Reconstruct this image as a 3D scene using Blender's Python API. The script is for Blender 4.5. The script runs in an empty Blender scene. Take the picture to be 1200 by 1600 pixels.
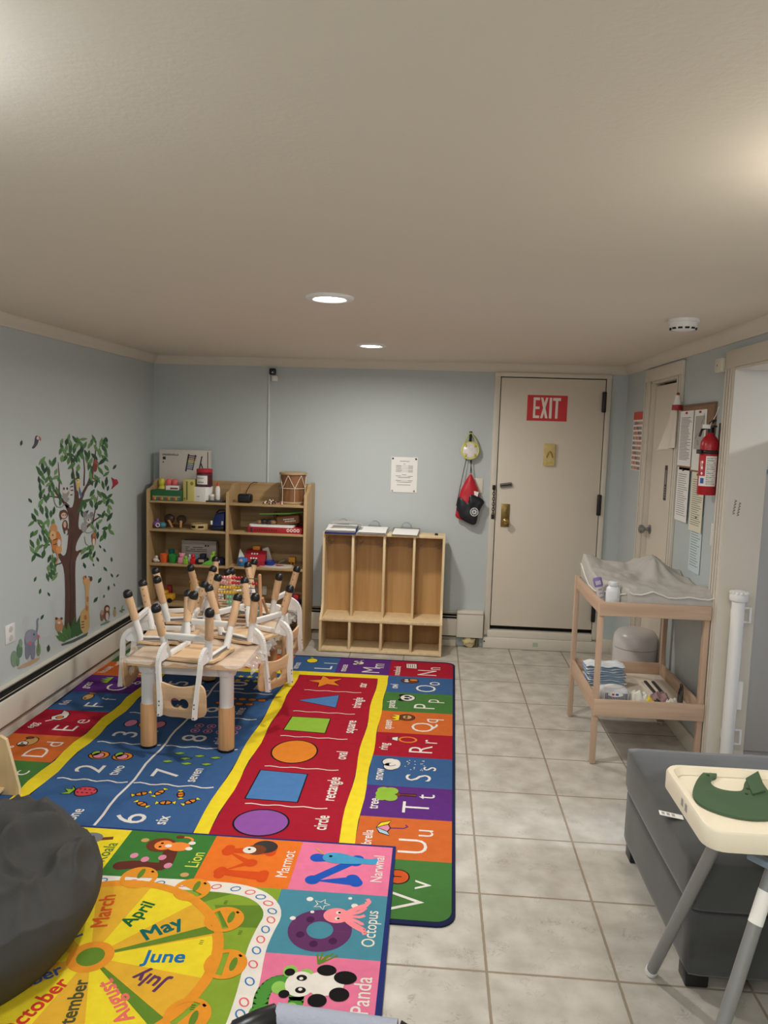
import bpy, bmesh, math, random
from math import sin, cos, pi, radians, sqrt, atan2
from mathutils import Vector, Matrix, noise

random.seed(7)
S = bpy.context.scene
COL = S.collection

# ------------------------------------------------------------------ camera
F_PX = 1183.74
CAM = Vector((-0.21485, -5.8716, 1.6552))
RV = Vector((0.99710076, 0.06986678, 0.03014462))
UV = Vector((-0.0372461, 0.10267893, 0.99401698))
WV = Vector((-0.06635355, 0.99225787, -0.1049835))
cam = bpy.data.cameras.new('camera')
cam_o = bpy.data.objects.new('camera', cam)
COL.objects.link(cam_o)
cam.sensor_fit = 'VERTICAL'
cam.sensor_height = 36.0
cam.lens = F_PX / 1600 * 36.0
cam.clip_start = 0.02
M3 = Matrix((RV, UV, -WV)).transposed()
cam_o.matrix_world = Matrix.Translation(CAM) @ M3.to_4x4()
S.camera = cam_o

# ------------------------------------------------------------------ world, view, lamps' strengths
world = bpy.data.worlds.new('world')
S.world = world
world.use_nodes = True
world.node_tree.nodes['Background'].inputs[0].default_value = (0.6, 0.68, 0.8, 1)
world.node_tree.nodes['Background'].inputs[1].default_value = 0.25
S.view_settings.view_transform = 'Standard'
S.view_settings.look = 'None'
S.view_settings.gamma = 1
S.view_settings.use_curve_mapping = False
S.view_settings.exposure = 0.48
W_DOWN_NEAR = 15.0
W_DOWN_FAR = 13.0
W_DOME_LEFT = 80.0
W_DOME_RIGHT = 75.0
W_SIDE_ROOM = 40.0
W_BEHIND = 22.0
CEIL = 2.195
XL, XR = -2.447, 1.2
YN = -7.4


# ------------------------------------------------------------------ measuring: a photo pixel to a point on a known plane of the room
def ray(x, y):
    return RV * ((x - 600) / F_PX) + UV * ((800 - y) / F_PX) + WV


def PY(x, y, Y):
    d = ray(x, y)
    return CAM + d * ((Y - CAM.y) / d.y)


def PX(x, y, X):
    d = ray(x, y)
    return CAM + d * ((X - CAM.x) / d.x)


def PZ(x, y, Z):
    d = ray(x, y)
    return CAM + d * ((Z - CAM.z) / d.z)


# ------------------------------------------------------------------ materials
def lin(c):
    return tuple(((v / 255) / 12.92 if v / 255 <= 0.04045 else ((v / 255 + 0.055) / 1.055) ** 2.4) for v in c)


MATS = {}


def mat(name, rgb, rough=0.6, metal=0.0, bump=0.0, bscale=200.0, vary=0.0, vscale=8.0, emit=None, estr=0, spec=0.5, sheen=0, alpha=None, trans=0):
    if name in MATS:
        return MATS[name]
    m = bpy.data.materials.new(name)
    MATS[name] = m
    m.use_nodes = True
    nt = m.node_tree
    b = nt.nodes['Principled BSDF']
    c = (*lin(rgb), 1)
    b.inputs['Base Color'].default_value = c
    b.inputs['Roughness'].default_value = rough
    b.inputs['Metallic'].default_value = metal
    b.inputs['Specular IOR Level'].default_value = spec
    if sheen:
        b.inputs['Sheen Weight'].default_value = sheen
    if trans:
        b.inputs['Transmission Weight'].default_value = trans
    if alpha is not None:
        b.inputs['Alpha'].default_value = alpha
    if emit:
        b.inputs['Emission Color'].default_value = (*lin(emit), 1)
        b.inputs['Emission Strength'].default_value = estr
    tc = nt.nodes.new('ShaderNodeTexCoord')
    if vary:
        n = nt.nodes.new('ShaderNodeTexNoise')
        n.inputs['Scale'].default_value = vscale
        n.inputs['Detail'].default_value = 5
        nt.links.new(tc.outputs['Object'], n.inputs['Vector'])
        r = nt.nodes.new('ShaderNodeMapRange')
        r.inputs['From Min'].default_value = 0.3
        r.inputs['From Max'].default_value = 0.7
        r.inputs['To Min'].default_value = 1 - vary
        r.inputs['To Max'].default_value = 1 + vary
        nt.links.new(n.outputs['Fac'], r.inputs['Value'])
        mx = nt.nodes.new('ShaderNodeVectorMath')
        mx.operation = 'SCALE'
        mx.inputs[0].default_value = c[:3]
        nt.links.new(r.outputs['Result'], mx.inputs['Scale'])
        nt.links.new(mx.outputs['Vector'], b.inputs['Base Color'])
    if bump:
        n2 = nt.nodes.new('ShaderNodeTexNoise')
        n2.inputs['Scale'].default_value = bscale
        n2.inputs['Detail'].default_value = 3
        nt.links.new(tc.outputs['Object'], n2.inputs['Vector'])
        bp = nt.nodes.new('ShaderNodeBump')
        bp.inputs['Strength'].default_value = bump
        bp.inputs['Distance'].default_value = 0.004
        nt.links.new(n2.outputs['Fac'], bp.inputs['Height'])
        nt.links.new(bp.outputs['Normal'], b.inputs['Normal'])
    return m


def wood(name, rgb, dark, axis='Z', scale=14.0, rough=0.5):
    if name in MATS:
        return MATS[name]
    m = bpy.data.materials.new(name)
    MATS[name] = m
    m.use_nodes = True
    nt = m.node_tree
    b = nt.nodes['Principled BSDF']
    b.inputs['Roughness'].default_value = rough
    tc = nt.nodes.new('ShaderNodeTexCoord')
    mp = nt.nodes.new('ShaderNodeMapping')
    sc = [scale] * 3
    sc['XYZ'.index(axis)] = scale * 0.06
    mp.inputs['Scale'].default_value = sc
    nt.links.new(tc.outputs['Object'], mp.inputs['Vector'])
    n = nt.nodes.new('ShaderNodeTexNoise')
    n.inputs['Scale'].default_value = 3.0
    n.inputs['Detail'].default_value = 6
    n.inputs['Distortion'].default_value = 0.6
    nt.links.new(mp.outputs['Vector'], n.inputs['Vector'])
    r = nt.nodes.new('ShaderNodeValToRGB')
    r.color_ramp.elements[0].position = 0.3
    r.color_ramp.elements[0].color = (*lin(dark), 1)
    r.color_ramp.elements[1].position = 0.62
    r.color_ramp.elements[1].color = (*lin(rgb), 1)
    nt.links.new(n.outputs['Fac'], r.inputs['Fac'])
    nt.links.new(r.outputs['Color'], b.inputs['Base Color'])
    bp = nt.nodes.new('ShaderNodeBump')
    bp.inputs['Strength'].default_value = 0.08
    bp.inputs['Distance'].default_value = 0.002
    nt.links.new(n.outputs['Fac'], bp.inputs['Height'])
    nt.links.new(bp.outputs['Normal'], b.inputs['Normal'])
    return m


def tile_material():
    m = bpy.data.materials.new('floor_tile')
    m.use_nodes = True
    nt = m.node_tree
    N, L = nt.nodes.new, nt.links.new
    b = nt.nodes['Principled BSDF']
    g = N('ShaderNodeNewGeometry')
    sp = N('ShaderNodeSeparateXYZ')
    # small waver of the grout lines
    wn = N('ShaderNodeTexNoise')
    wn.inputs['Scale'].default_value = 40
    L(g.outputs['Position'], wn.inputs['Vector'])
    ws = N('ShaderNodeVectorMath'); ws.operation = 'MULTIPLY_ADD'
    L(wn.outputs['Color'], ws.inputs[0])
    ws.inputs[1].default_value = (0.003, 0.003, 0)
    L(g.outputs['Position'], ws.inputs[2])
    L(ws.outputs['Vector'], sp.inputs[0])

    def math_(op, a, bv=None, clamp=False):
        n = N('ShaderNodeMath'); n.operation = op; n.use_clamp = clamp
        for i, v in enumerate((a, bv)):
            if v is None:
                continue
            if isinstance(v, (int, float)):
                n.inputs[i].default_value = v
            else:
                L(v, n.inputs[i])
        return n.outputs[0]
    px = math_('PINGPONG', math_('ADD', sp.outputs['X'], 40.2 - 0.0015), 0.201)
    py = math_('PINGPONG', math_('ADD', sp.outputs['Y'], 40.2 + 0.447 - 0.0015), 0.201)
    d = math_('MINIMUM', px, py)
    gm = N('ShaderNodeMapRange')
    gm.inputs['From Min'].default_value = 0.0036
    gm.inputs['From Max'].default_value = 0.0052
    L(d, gm.inputs['Value'])
    # tile body: cloudy beige grey with fine dark pits
    n1 = N('ShaderNodeTexNoise'); n1.inputs['Scale'].default_value = 9; n1.inputs['Detail'].default_value = 7
    L(g.outputs['Position'], n1.inputs['Vector'])
    r1 = N('ShaderNodeValToRGB')
    r1.color_ramp.elements[0].position = 0.35
    r1.color_ramp.elements[0].color = (*lin((176, 171, 162)), 1)
    r1.color_ramp.elements[1].position = 0.65
    r1.color_ramp.elements[1].color = (*lin((201, 197, 189)), 1)
    L(n1.outputs['Fac'], r1.inputs['Fac'])
    n2 = N('ShaderNodeTexNoise'); n2.inputs['Scale'].default_value = 17; n2.inputs['Detail'].default_value = 8
    n2.inputs['Roughness'].default_value = 0.7; n2.inputs['Distortion'].default_value = 1.2
    L(g.outputs['Position'], n2.inputs['Vector'])
    line = math_('ABSOLUTE', math_('SUBTRACT', n2.outputs['Fac'], 0.5))
    lm = N('ShaderNodeMapRange'); lm.inputs['From Min'].default_value = 0.0; lm.inputs['From Max'].default_value = 0.012
    lm.inputs['To Min'].default_value = 1; lm.inputs['To Max'].default_value = 0
    L(line, lm.inputs['Value'])
    n3 = N('ShaderNodeTexNoise'); n3.inputs['Scale'].default_value = 11; n3.inputs['Detail'].default_value = 3
    L(g.outputs['Position'], n3.inputs['Vector'])
    pm = N('ShaderNodeMapRange'); pm.inputs['From Min'].default_value = 0.52; pm.inputs['From Max'].default_value = 0.62
    L(n3.outputs['Fac'], pm.inputs['Value'])
    cm = math_('MULTIPLY', math_('MULTIPLY', lm.outputs[0], pm.outputs[0]), 0.8)
    mx = N('ShaderNodeMix'); mx.data_type = 'RGBA'
    L(cm, mx.inputs['Factor'])
    L(r1.outputs['Color'], mx.inputs['A'])
    mx.inputs['B'].default_value = (*lin((120, 110, 98)), 1)
    mg = N('ShaderNodeMix'); mg.data_type = 'RGBA'
    L(gm.outputs[0], mg.inputs['Factor'])
    mg.inputs['A'].default_value = (*lin((146, 134, 116)), 1)
    L(mx.outputs['Result'], mg.inputs['B'])
    L(mg.outputs['Result'], b.inputs['Base Color'])
    rr = N('ShaderNodeMapRange'); rr.inputs['To Min'].default_value = 0.85; rr.inputs['To Max'].default_value = 0.34
    L(gm.outputs[0], rr.inputs['Value'])
    L(rr.outputs[0], b.inputs['Roughness'])
    bp = N('ShaderNodeBump'); bp.inputs['Strength'].default_value = 0.35; bp.inputs['Distance'].default_value = 0.003
    hh = math_('SUBTRACT', gm.outputs[0], math_('MULTIPLY', cm, 0.5))
    L(hh, bp.inputs['Height'])
    L(bp.outputs['Normal'], b.inputs['Normal'])
    return m


def film_material():
    m = bpy.data.materials.new('clear_plastic_film')
    m.use_nodes = True
    nt = m.node_tree
    b = nt.nodes['Principled BSDF']
    b.inputs['Base Color'].default_value = (0.9, 0.9, 0.88, 1)
    b.inputs['Roughness'].default_value = 0.12
    b.inputs['Alpha'].default_value = 0.3
    b.inputs['Specular IOR Level'].default_value = 0.9
    return m


WHITE = mat('white_paint', (214, 208, 196), 0.5, bump=0.05, bscale=60)
DOORW = mat('door_paint', (218, 210, 196), 0.45, bump=0.05, bscale=40)
CEILM = mat('ceiling_paint', (222, 214, 203), 0.8, bump=0.12, bscale=90)
WALLM = mat('pale_blue_wall_paint', (188, 197, 199), 0.7, bump=0.08, bscale=120)
HEATM = mat('heater_enamel', (212, 208, 196), 0.45)
BLACK = mat('black_plastic', (18, 18, 20), 0.35)
DARKGAP = mat('dark_gap', (14, 13, 12), 0.9)
WHP = mat('white_plastic', (232, 232, 232), 0.4)
PAPER = mat('paper', (236, 236, 234), 0.8)
INK = mat('ink', (70, 70, 74), 0.9)
BEECH = wood('beech', (218, 184, 148), (198, 160, 122), 'Z', 12)
BEECHX = wood('beech_along', (220, 188, 150), (202, 166, 126), 'X', 12)
OAK = wood('oak_veneer', (186, 158, 114), (166, 136, 96), 'X', 9)
OAKZ = wood('oak_veneer_upright', (186, 158, 114), (166, 136, 96), 'Z', 9)
BIRCH = wood('birch_ply', (228, 206, 166), (216, 190, 146), 'Z', 9)
BIRCH_SHADED = wood('birch_back_shaded', (190, 152, 100), (174, 134, 84), 'Z', 7)  # locker back in darker birch, shade of the bays put into its colour
PINE = wood('pale_beech_table', (202, 174, 150), (186, 156, 132), 'Z', 12)
PINEX = wood('pale_beech_table_across', (202, 174, 150), (186, 156, 132), 'X', 12)
BRASS = mat('aged_brass', (140, 118, 72), 0.35, 0.9, bump=0.1, bscale=80)
STEEL = mat('steel', (150, 152, 156), 0.3, 0.9)
RED = mat('red_paint', (196, 38, 48), 0.45)
FILM = film_material()


# ------------------------------------------------------------------ mesh builder
class MB:
    def __init__(self):
        self.bm = bmesh.new()

    def _add(self, vs, fs, m=0, M=None):
        bv = [self.bm.verts.new((M @ Vector(v)) if M else v) for v in vs]
        for f in fs:
            try:
                fc = self.bm.faces.new([bv[i] for i in f])
                fc.material_index = m
            except ValueError:
                pass
        return bv

    def box(self, x0, x1, y0, y1, z0, z1, m=0, bev=0.0, M=None, seg=2):
        b2 = bmesh.new()
        bmesh.ops.create_cube(b2, size=1)
        for v in b2.verts:
            v.co = Vector(((x0 + x1) / 2 + v.co.x * (x1 - x0), (y0 + y1) / 2 + v.co.y * (y1 - y0), (z0 + z1) / 2 + v.co.z * (z1 - z0)))
        if bev:
            bmesh.ops.bevel(b2, geom=b2.edges[:], offset=bev, segments=seg, affect='EDGES', profile=0.5)
        b2.verts.index_update()
        self._add([v.co.copy() for v in b2.verts], [[v.index for v in f.verts] for f in b2.faces], m, M)
        b2.free()
        return self

    def tube(self, pts, r, n=10, m=0, cap=True, M=None, flat=None):
        pts = [Vector(p) for p in pts]
        rs = r if isinstance(r, (list, tuple)) else [r] * len(pts)
        vs, fs = [], []
        t0 = (pts[1] - pts[0]).normalized()
        up = Vector((0, 0, 1)) if abs(t0.z) < 0.9 else Vector((0, 1, 0))
        nrm = (up - t0 * up.dot(t0)).normalized()
        for i, p in enumerate(pts):
            t = (pts[min(i + 1, len(pts) - 1)] - pts[max(i - 1, 0)]).normalized()
            nrm = (nrm - t * nrm.dot(t)).normalized()
            bn = t.cross(nrm)
            for k in range(n):
                a = 2 * pi * k / n
                vs.append(p + (nrm * cos(a) + bn * sin(a) * (flat or 1)) * rs[i])
        for i in range(len(pts) - 1):
            for k in range(n):
                fs.append((i * n + k, i * n + (k + 1) % n, (i + 1) * n + (k + 1) % n, (i + 1) * n + k))
        if cap:
            fs.append(tuple(reversed(range(n))))
            fs.append(tuple(range((len(pts) - 1) * n, len(pts) * n)))
        self._add(vs, fs, m, M)
        return self

    def lathe(self, prof, c=(0, 0, 0), n=28, m=0, M=None, sx=1, sy=1):
        vs, fs = [], []
        for r, z in prof:
            for k in range(n):
                a = 2 * pi * k / n
                vs.append(Vector((c[0] + r * cos(a) * sx, c[1] + r * sin(a) * sy, c[2] + z)))
        for i in range(len(prof) - 1):
            for k in range(n):
                fs.append((i * n + k, i * n + (k + 1) % n, (i + 1) * n + (k + 1) % n, (i + 1) * n + k))
        if prof[0][0] > 1e-6:
            fs.append(tuple(reversed(range(n))))
        if prof[-1][0] > 1e-6:
            fs.append(tuple(range((len(prof) - 1) * n, len(prof) * n)))
        self._add(vs, fs, m, M)
        return self

    def prism(self, pts, plane, a, b, m=0, M=None):
        n = len(pts)

        def mk(p, d):
            if plane == 'xy':
                return Vector((p[0], p[1], d))
            if plane == 'xz':
                return Vector((p[0], d, p[1]))
            return Vector((d, p[0], p[1]))
        vs = [mk(p, a) for p in pts] + [mk(p, b) for p in pts]
        fs = [tuple(range(n))[::-1], tuple(range(n, 2 * n))]
        for i in range(n):
            j = (i + 1) % n
            fs.append((i, j, n + j, n + i))
        self._add(vs, fs, m, M)
        return self

    def ball(self, c, r, m=0, M=None, nu=16, nv=10):
        r = r if isinstance(r, (list, tuple)) else (r, r, r)
        vs, fs = [], []
        for j in range(nv + 1):
            t = pi * j / nv
            for k in range(nu):
                a = 2 * pi * k / nu
                vs.append(Vector((c[0] + r[0] * sin(t) * cos(a), c[1] + r[1] * sin(t) * sin(a), c[2] + r[2] * cos(t))))
        for j in range(nv):
            for k in range(nu):
                fs.append((j * nu + k, (j + 1) * nu + k, (j + 1) * nu + (k + 1) % nu, j * nu + (k + 1) % nu))
        self._add(vs, fs, m, M)
        return self

    def grid(self, fn, nu, nv, m=0, M=None, wrap=False):
        vs = [Vector(fn(i / nu, j / nv)) for j in range(nv + 1) for i in range(nu + 1)]
        fs = [(j * (nu + 1) + i, j * (nu + 1) + i + 1, (j + 1) * (nu + 1) + i + 1, (j + 1) * (nu + 1) + i) for j in range(nv) for i in range(nu)]
        self._add(vs, fs, m, M)
        return self

    def mesh(self, me, M, m=0):
        self._add([v.co.copy() for v in me.vertices], [tuple(p.vertices) for p in me.polygons], m, M)
        return self

    def build(self, name, mats, parent=None, loc=None, sharp=38, weld=True, normals=True):
        if weld:
            bmesh.ops.remove_doubles(self.bm, verts=self.bm.verts[:], dist=1e-5)
        if normals:
            bmesh.ops.recalc_face_normals(self.bm, faces=self.bm.faces[:])
        me = bpy.data.meshes.new(name)
        self.bm.to_mesh(me)
        self.bm.free()
        for mm in (mats if isinstance(mats, (list, tuple)) else [mats]):
            me.materials.append(mm)
        for p in me.polygons:
            p.use_smooth = True
        me.set_sharp_from_angle(angle=radians(sharp))
        o = bpy.data.objects.new(name, me)
        COL.objects.link(o)
        if parent:
            o.parent = parent
        if loc:
            o.location = loc
        return o


def tag(o, label, cat, group=None):
    o['label'] = label
    o['category'] = cat
    if group:
        o['group'] = group
    return o


def thing(name, label, cat, loc=(0, 0, 0), rotz=0, group=None):
    o = bpy.data.objects.new(name, None)
    o.empty_display_size = 0.05
    COL.objects.link(o)
    o.location = loc
    o.rotation_euler = (0, 0, rotz)
    return tag(o, label, cat, group)


def struct(o):
    o['kind'] = 'structure'
    return o


def rel(mb_world_obj, parent):
    """parent an object built in world coordinates to a thing, keeping it where it stands"""
    mb_world_obj.parent = parent
    mb_world_obj.matrix_parent_inverse = Matrix.LocRotScale(parent.location, parent.rotation_euler, None).inverted()
    return mb_world_obj


_tc = {}


def text_mesh(body, bold=0.0, shear=0.0):
    k = (body, bold, shear)
    if k not in _tc:
        c = bpy.data.curves.new('text', 'FONT')
        c.body = body
        c.size = 1
        c.align_x = 'CENTER'
        c.align_y = 'CENTER'
        c.offset = bold
        c.shear = shear
        c.resolution_u = 3
        o = bpy.data.objects.new('text', c)
        COL.objects.link(o)
        dg = bpy.context.evaluated_depsgraph_get()
        dg.update()
        me = bpy.data.meshes.new_from_object(o.evaluated_get(dg))
        bpy.data.objects.remove(o)
        _tc[k] = me
    return _tc[k]


def plate_mesh(outlines, thick, bev=0.0):
    c = bpy.data.curves.new('plate', 'CURVE')
    c.dimensions = '2D'
    c.fill_mode = 'BOTH'
    c.extrude = thick / 2
    c.bevel_depth = bev
    c.bevel_resolution = 1
    for pts in outlines:
        sp = c.splines.new('POLY')
        sp.points.add(len(pts) - 1)
        for i, p in enumerate(pts):
            sp.points[i].co = (p[0], p[1], 0, 1)
        sp.use_cyclic_u = True
    o = bpy.data.objects.new('plate', c)
    COL.objects.link(o)
    dg = bpy.context.evaluated_depsgraph_get()
    dg.update()
    me = bpy.data.meshes.new_from_object(o.evaluated_get(dg))
    bpy.data.objects.remove(o)
    return me


def ell(cx, cy, rx, ry, rot=0.0, n=22):
    cr, sr = cos(rot), sin(rot)
    return [(cx + rx * cos(2 * pi * k / n) * cr - ry * sin(2 * pi * k / n) * sr, cy + rx * cos(2 * pi * k / n) * sr + ry * sin(2 * pi * k / n) * cr) for k in range(n)]


def smooth3d(pts, it=2):
    for _ in range(it):
        out = [pts[0]]
        for a, c in zip(pts[:-1], pts[1:]):
            out.append(tuple(p * .75 + q * .25 for p, q in zip(a, c)))
            out.append(tuple(p * .25 + q * .75 for p, q in zip(a, c)))
        pts = out + [pts[-1]]
    return pts


def smooth_poly(pts, it=2, closed=True):
    for _ in range(it):
        out = []
        n = len(pts)
        rng = range(n) if closed else range(n - 1)
        if not closed:
            out.append(pts[0])
        for i in rng:
            a, b = pts[i], pts[(i + 1) % n]
            out.append((a[0] * .75 + b[0] * .25, a[1] * .75 + b[1] * .25))
            out.append((a[0] * .25 + b[0] * .75, a[1] * .25 + b[1] * .75))
        if not closed:
            out.append(pts[-1])
        pts = out
    return pts


def rrect(x0, x1, y0, y1, r, n=6):
    out = []
    for cx, cy, a0 in ((x1 - r, y1 - r, 0), (x0 + r, y1 - r, pi / 2), (x0 + r, y0 + r, pi), (x1 - r, y0 + r, 1.5 * pi)):
        for k in range(n + 1):
            a = a0 + pi / 2 * k / n
            out.append((cx + r * cos(a), cy + r * sin(a)))
    return out


class Flat:
    """flat printed artwork: coloured shapes lying on one surface, all in one mesh"""

    def __init__(self, mp, step=0.00025):
        self.mp, self.step, self.mb, self.mats, self.k = mp, step, MB(), [], 0

    def mi(self, m):
        if m not in self.mats:
            self.mats.append(m)
        return self.mats.index(m)

    def poly(self, pts, m, h):
        self.k = (self.k + 1) % 23
        self.mb._add([Vector(self.mp(p[0], p[1], (h + self.k * .035) * self.step)) for p in pts], [tuple(range(len(pts)))], self.mi(m))

    def rect(self, x0, x1, y0, y1, m, h):
        self.poly([(x0, y0), (x1, y0), (x1, y1), (x0, y1)], m, h)

    def stroke(self, pts, w, m, h, closed=False):
        n = len(pts)
        ws = w if isinstance(w, (list, tuple)) else [w] * n
        Lp, Rp = [], []
        for i in range(n):
            if closed:
                a, b = pts[i - 1], pts[(i + 1) % n]
            else:
                a, b = pts[max(i - 1, 0)], pts[min(i + 1, n - 1)]
            dx, dy = b[0] - a[0], b[1] - a[1]
            l = sqrt(dx * dx + dy * dy) or 1
            nx, ny = -dy / l * ws[i] / 2, dx / l * ws[i] / 2
            Lp.append((pts[i][0] + nx, pts[i][1] + ny))
            Rp.append((pts[i][0] - nx, pts[i][1] - ny))
        for i in range(n if closed else n - 1):
            j = (i + 1) % n
            self.poly([Rp[i], Rp[j], Lp[j], Lp[i]], m, h)

    def out(self, pts, m, h, w=0.004, line=None):
        self.poly(pts, m, h)
        if line:
            self.stroke(pts, w, line, h + 1, closed=True)

    def text(self, body, u, v, size, m, h, ang=0.0, bold=0.0, sx=1.0, shear=0.0):
        me = text_mesh(body, min(bold, 0), shear)
        ca, sa = cos(ang), sin(ang)
        k = max(bold, 0)
        for i, (ox, oy) in enumerate(((0, 0), (k, k), (-k, -k), (k, -k), (-k, k)) if k else ((0, 0),)):
            vs = []
            for q in me.vertices:
                a, b = (q.co.x + ox) * size * sx, (q.co.y + oy) * size
                vs.append(Vector(self.mp(u + a * ca - b * sa, v + a * sa + b * ca, (h + i * .12) * self.step)))
            self.mb._add(vs, [tuple(p.vertices) for p in me.polygons], self.mi(m))

    def build(self, name, parent=None):
        return self.mb.build(name, self.mats, parent, weld=False, normals=False)


# ================================================================== the room
b = MB()
b.box(XL - 0.1, 3.4, YN - 0.1, 0.15, -0.1, 0, 0)
struct(b.build('floor', tile_material()))
b = MB()
b.box(XL - 0.1, 3.4, YN - 0.1, 0.15, CEIL, CEIL + 0.1)
struct(b.build('ceiling', CEILM))
b = MB()
b.box(XL - 0.1, XL, YN, 0.12, 0, CEIL)
struct(b.build('wall_left', WALLM))
# back wall with the opening of the exit door
DX0, DX1, DZ1 = 0.25, 1.04, 2.10
b = MB()
b.box(XL, DX0, 0, 0.12, 0, CEIL)
b.box(DX1, 3.4, 0, 0.12, 0, CEIL)
b.box(DX0, DX1, 0, 0.12, DZ1, CEIL)
struct(b.build('wall_back', WALLM))
# right wall with closet door recess and doorway
CY0, CY1, CZ = -1.25, -0.64, 2.04      # closet door
OY0, OY1, OZ = -3.05, -2.12, 2.01      # doorway
b = MB()
TH = 0.14
b.box(XR, XR + TH, CY1, 0, 0, CEIL)
b.box(XR, XR + TH, CY0, CY1, CZ, CEIL)
b.box(XR, XR + TH, OY1, CY0, 0, CEIL)
b.box(XR, XR + TH, OY0, OY1, OZ, CEIL)
b.box(XR, XR + TH, YN, OY0, 0, CEIL)
struct(b.build('wall_right', WALLM))
b = MB()
b.box(XL - 0.1, 3.4, YN - 0.1, YN, 0, CEIL)
struct(b.build('wall_front', WALLM))
SIDEW = mat('side_room_paint', (196, 202, 214), 0.7)
b = MB()
b.box(3.3, 3.4, YN, 0, 0, CEIL)
b.box(XR + TH, 3.3, -1.55, -1.45, 0, CEIL)
b.box(XR + TH, 3.3, -4.7, -4.6, 0, CEIL)
struct(b.build('wall_side_room', SIDEW))


def crown(name, pts_fn, a, c):
    prof = [(0, 0), (0.012, 0), (0.016, 0.012), (0.03, 0.024), (0.042, 0.044), (0.046, 0.058), (0.046, 0.062), (0, 0.062)]
    bb = MB()
    vs = [Vector(pts_fn(p[0], CEIL - 0.062 + p[1], a)) for p in prof] + [Vector(pts_fn(p[0], CEIL - 0.062 + p[1], c)) for p in prof]
    n = len(prof)
    fs = [tuple(range(n)), tuple(range(2 * n - 1, n - 1, -1))] + [(i, (i + 1) % n, n + (i + 1) % n, n + i) for i in range(n)]
    bb._add(vs, fs)
    return struct(bb.build(name, WHITE))


crown('trim_1', lambda d, z, s: (XL + d, s, z), YN, 0)
crown('trim_2', lambda d, z, s: (s, -d, z), XL, XR)
crown('trim_3', lambda d, z, s: (XR - d, s, z), YN, 0)
b = MB()
b.box(1.075, XR, -0.014, 0, 0, 0.105, 0, 0.003)
struct(b.build('baseboard_back', WHITE))
b = MB()
b.box(XR - 0.014, XR, CY1 + 0.09, 0, 0, 0.1, 0, 0.003)
b.box(XR - 0.014, XR, OY1 + 0.11, CY0 - 0.09, 0, 0.1, 0, 0.003)
b.box(XR - 0.014, XR, YN, OY0 - 0.11, 0, 0.1, 0, 0.003)
struct(b.build('baseboard_right', WHITE))
b = MB()
b.box(XL, XL + 0.02, YN, -0.02, 0, 0.05, 0, 0.003)
struct(b.build('baseboard_left', WHITE))

# ---- exit door (door_1): frame, leaf, threshold
b = MB()
b.box(DX0 - 0.044, DX0, -0.022, 0.12, 0.1, 2.12, 0, 0.004)
b.box(DX1, DX1 + 0.036, -0.022, 0.12, 0.1, 2.12, 0, 0.004)
b.box(DX0 - 0.045, DX1 + 0.037, -0.0235, 0.119, DZ1 + 0.001, 2.132, 0, 0.004)
struct(b.build('trim_4', WHITE))
dr = bpy.data.objects.new('door_1', None)
COL.objects.link(dr)
dr.location = (DX0, 0, 0.17)
struct(dr)
b = MB()
b.box(DX0 + 0.006, DX1 - 0.006, -0.012, 0.03, 0.175, DZ1 - 0.007, 0, 0.002)
rel(b.build('door_leaf', DOORW), dr)
b = MB()
b.box(DX0, DX1, 0.03, 0.11, 0.1, DZ1, 0)
rel(b.build('door_shadow_gap', DARKGAP), dr)
b = MB()
b.box(DX0 - 0.05, DX1 + 0.03, -0.05, 0.12, 0, 0.085, 0, 0.006)
b.box(DX0 - 0.02, DX1 + 0.0, -0.03, 0.1, 0.085, 0.14, 0, 0.006)
b.box(0.585, 0.625, -0.0515, -0.05, 0.03, 0.062, 1)
b.box(DX0 - 0.045, DX0 - 0.035, -0.052, -0.05, 0.05, 0.06, 2)
struct(b.build('trim_5', [WHITE, mat('mint_smear', (168, 186, 170), 0.6), INK]))
for z0, z1, x in ((1.85, 2.005, 1.026), (1.07, 1.23, 1.034), (0.29, 0.375, 1.04)):
    b = MB()
    if z1 < 0.5:
        z0, z1 = 0.24, 0.39
    b.box(x - 0.016, x + 0.016, -0.034, -0.012, z0, z1, 0, 0.007)
    b.tube([(x, -0.036, z0 + 0.01), (x, -0.036, z1 - 0.01)], 0.008, 10)
    rel(b.build('hinge', BLACK), dr)
b = MB()
b.box(0.298, 0.362, -0.02, -0.011, 0.955, 1.133, 0, 0.003)
b.box(0.312, 0.348, -0.024, -0.018, 0.975, 1.115, 0, 0.003)
lk = rel(b.build('lock_plate', BRASS), dr)
b = MB()
Mk = Matrix.Translation((0.33, -0.02, 1.005)) @ Matrix.Rotation(pi / 2, 4, 'X')
b.lathe([(0.011, 0), (0.011, 0.02), (0.02, 0.028), (0.026, 0.04), (0.024, 0.052), (0.012, 0.058), (0, 0.059)], m=0, M=Mk)
kn = rel(b.build('door_knob', mat('bright_brass', (178, 150, 92), 0.25, 0.95)), dr)
kn.parent = lk
kn.matrix_parent_inverse = Matrix.Identity(4)
b = MB()
b.box(0.322, 0.338, -0.034, -0.02, 1.06, 1.09, 0, 0.003)
tt = b.build('thumb_turn', BRASS)
tt.parent = lk
b = MB()
Mb = Matrix.Translation((0.324, -0.016, 1.278)) @ Matrix.Rotation(radians(-8), 4, 'Y')
b.box(-0.043, 0.043, -0.006, 0.006, -0.016, 0.016, 1, 0.002, M=Mb)
b.tube([(-0.046, -0.01, 0.008), (0.046, -0.01, 0.008)], 0.006, 8, 0, M=Mb)
b.tube([(-0.046, -0.01, -0.009), (0.046, -0.01, -0.009)], 0.006, 8, 0, M=Mb)
rel(b.build('chain_slide', [STEEL, mat('dark_iron', (52, 48, 42), 0.5, 0.6)]), dr)
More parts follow.
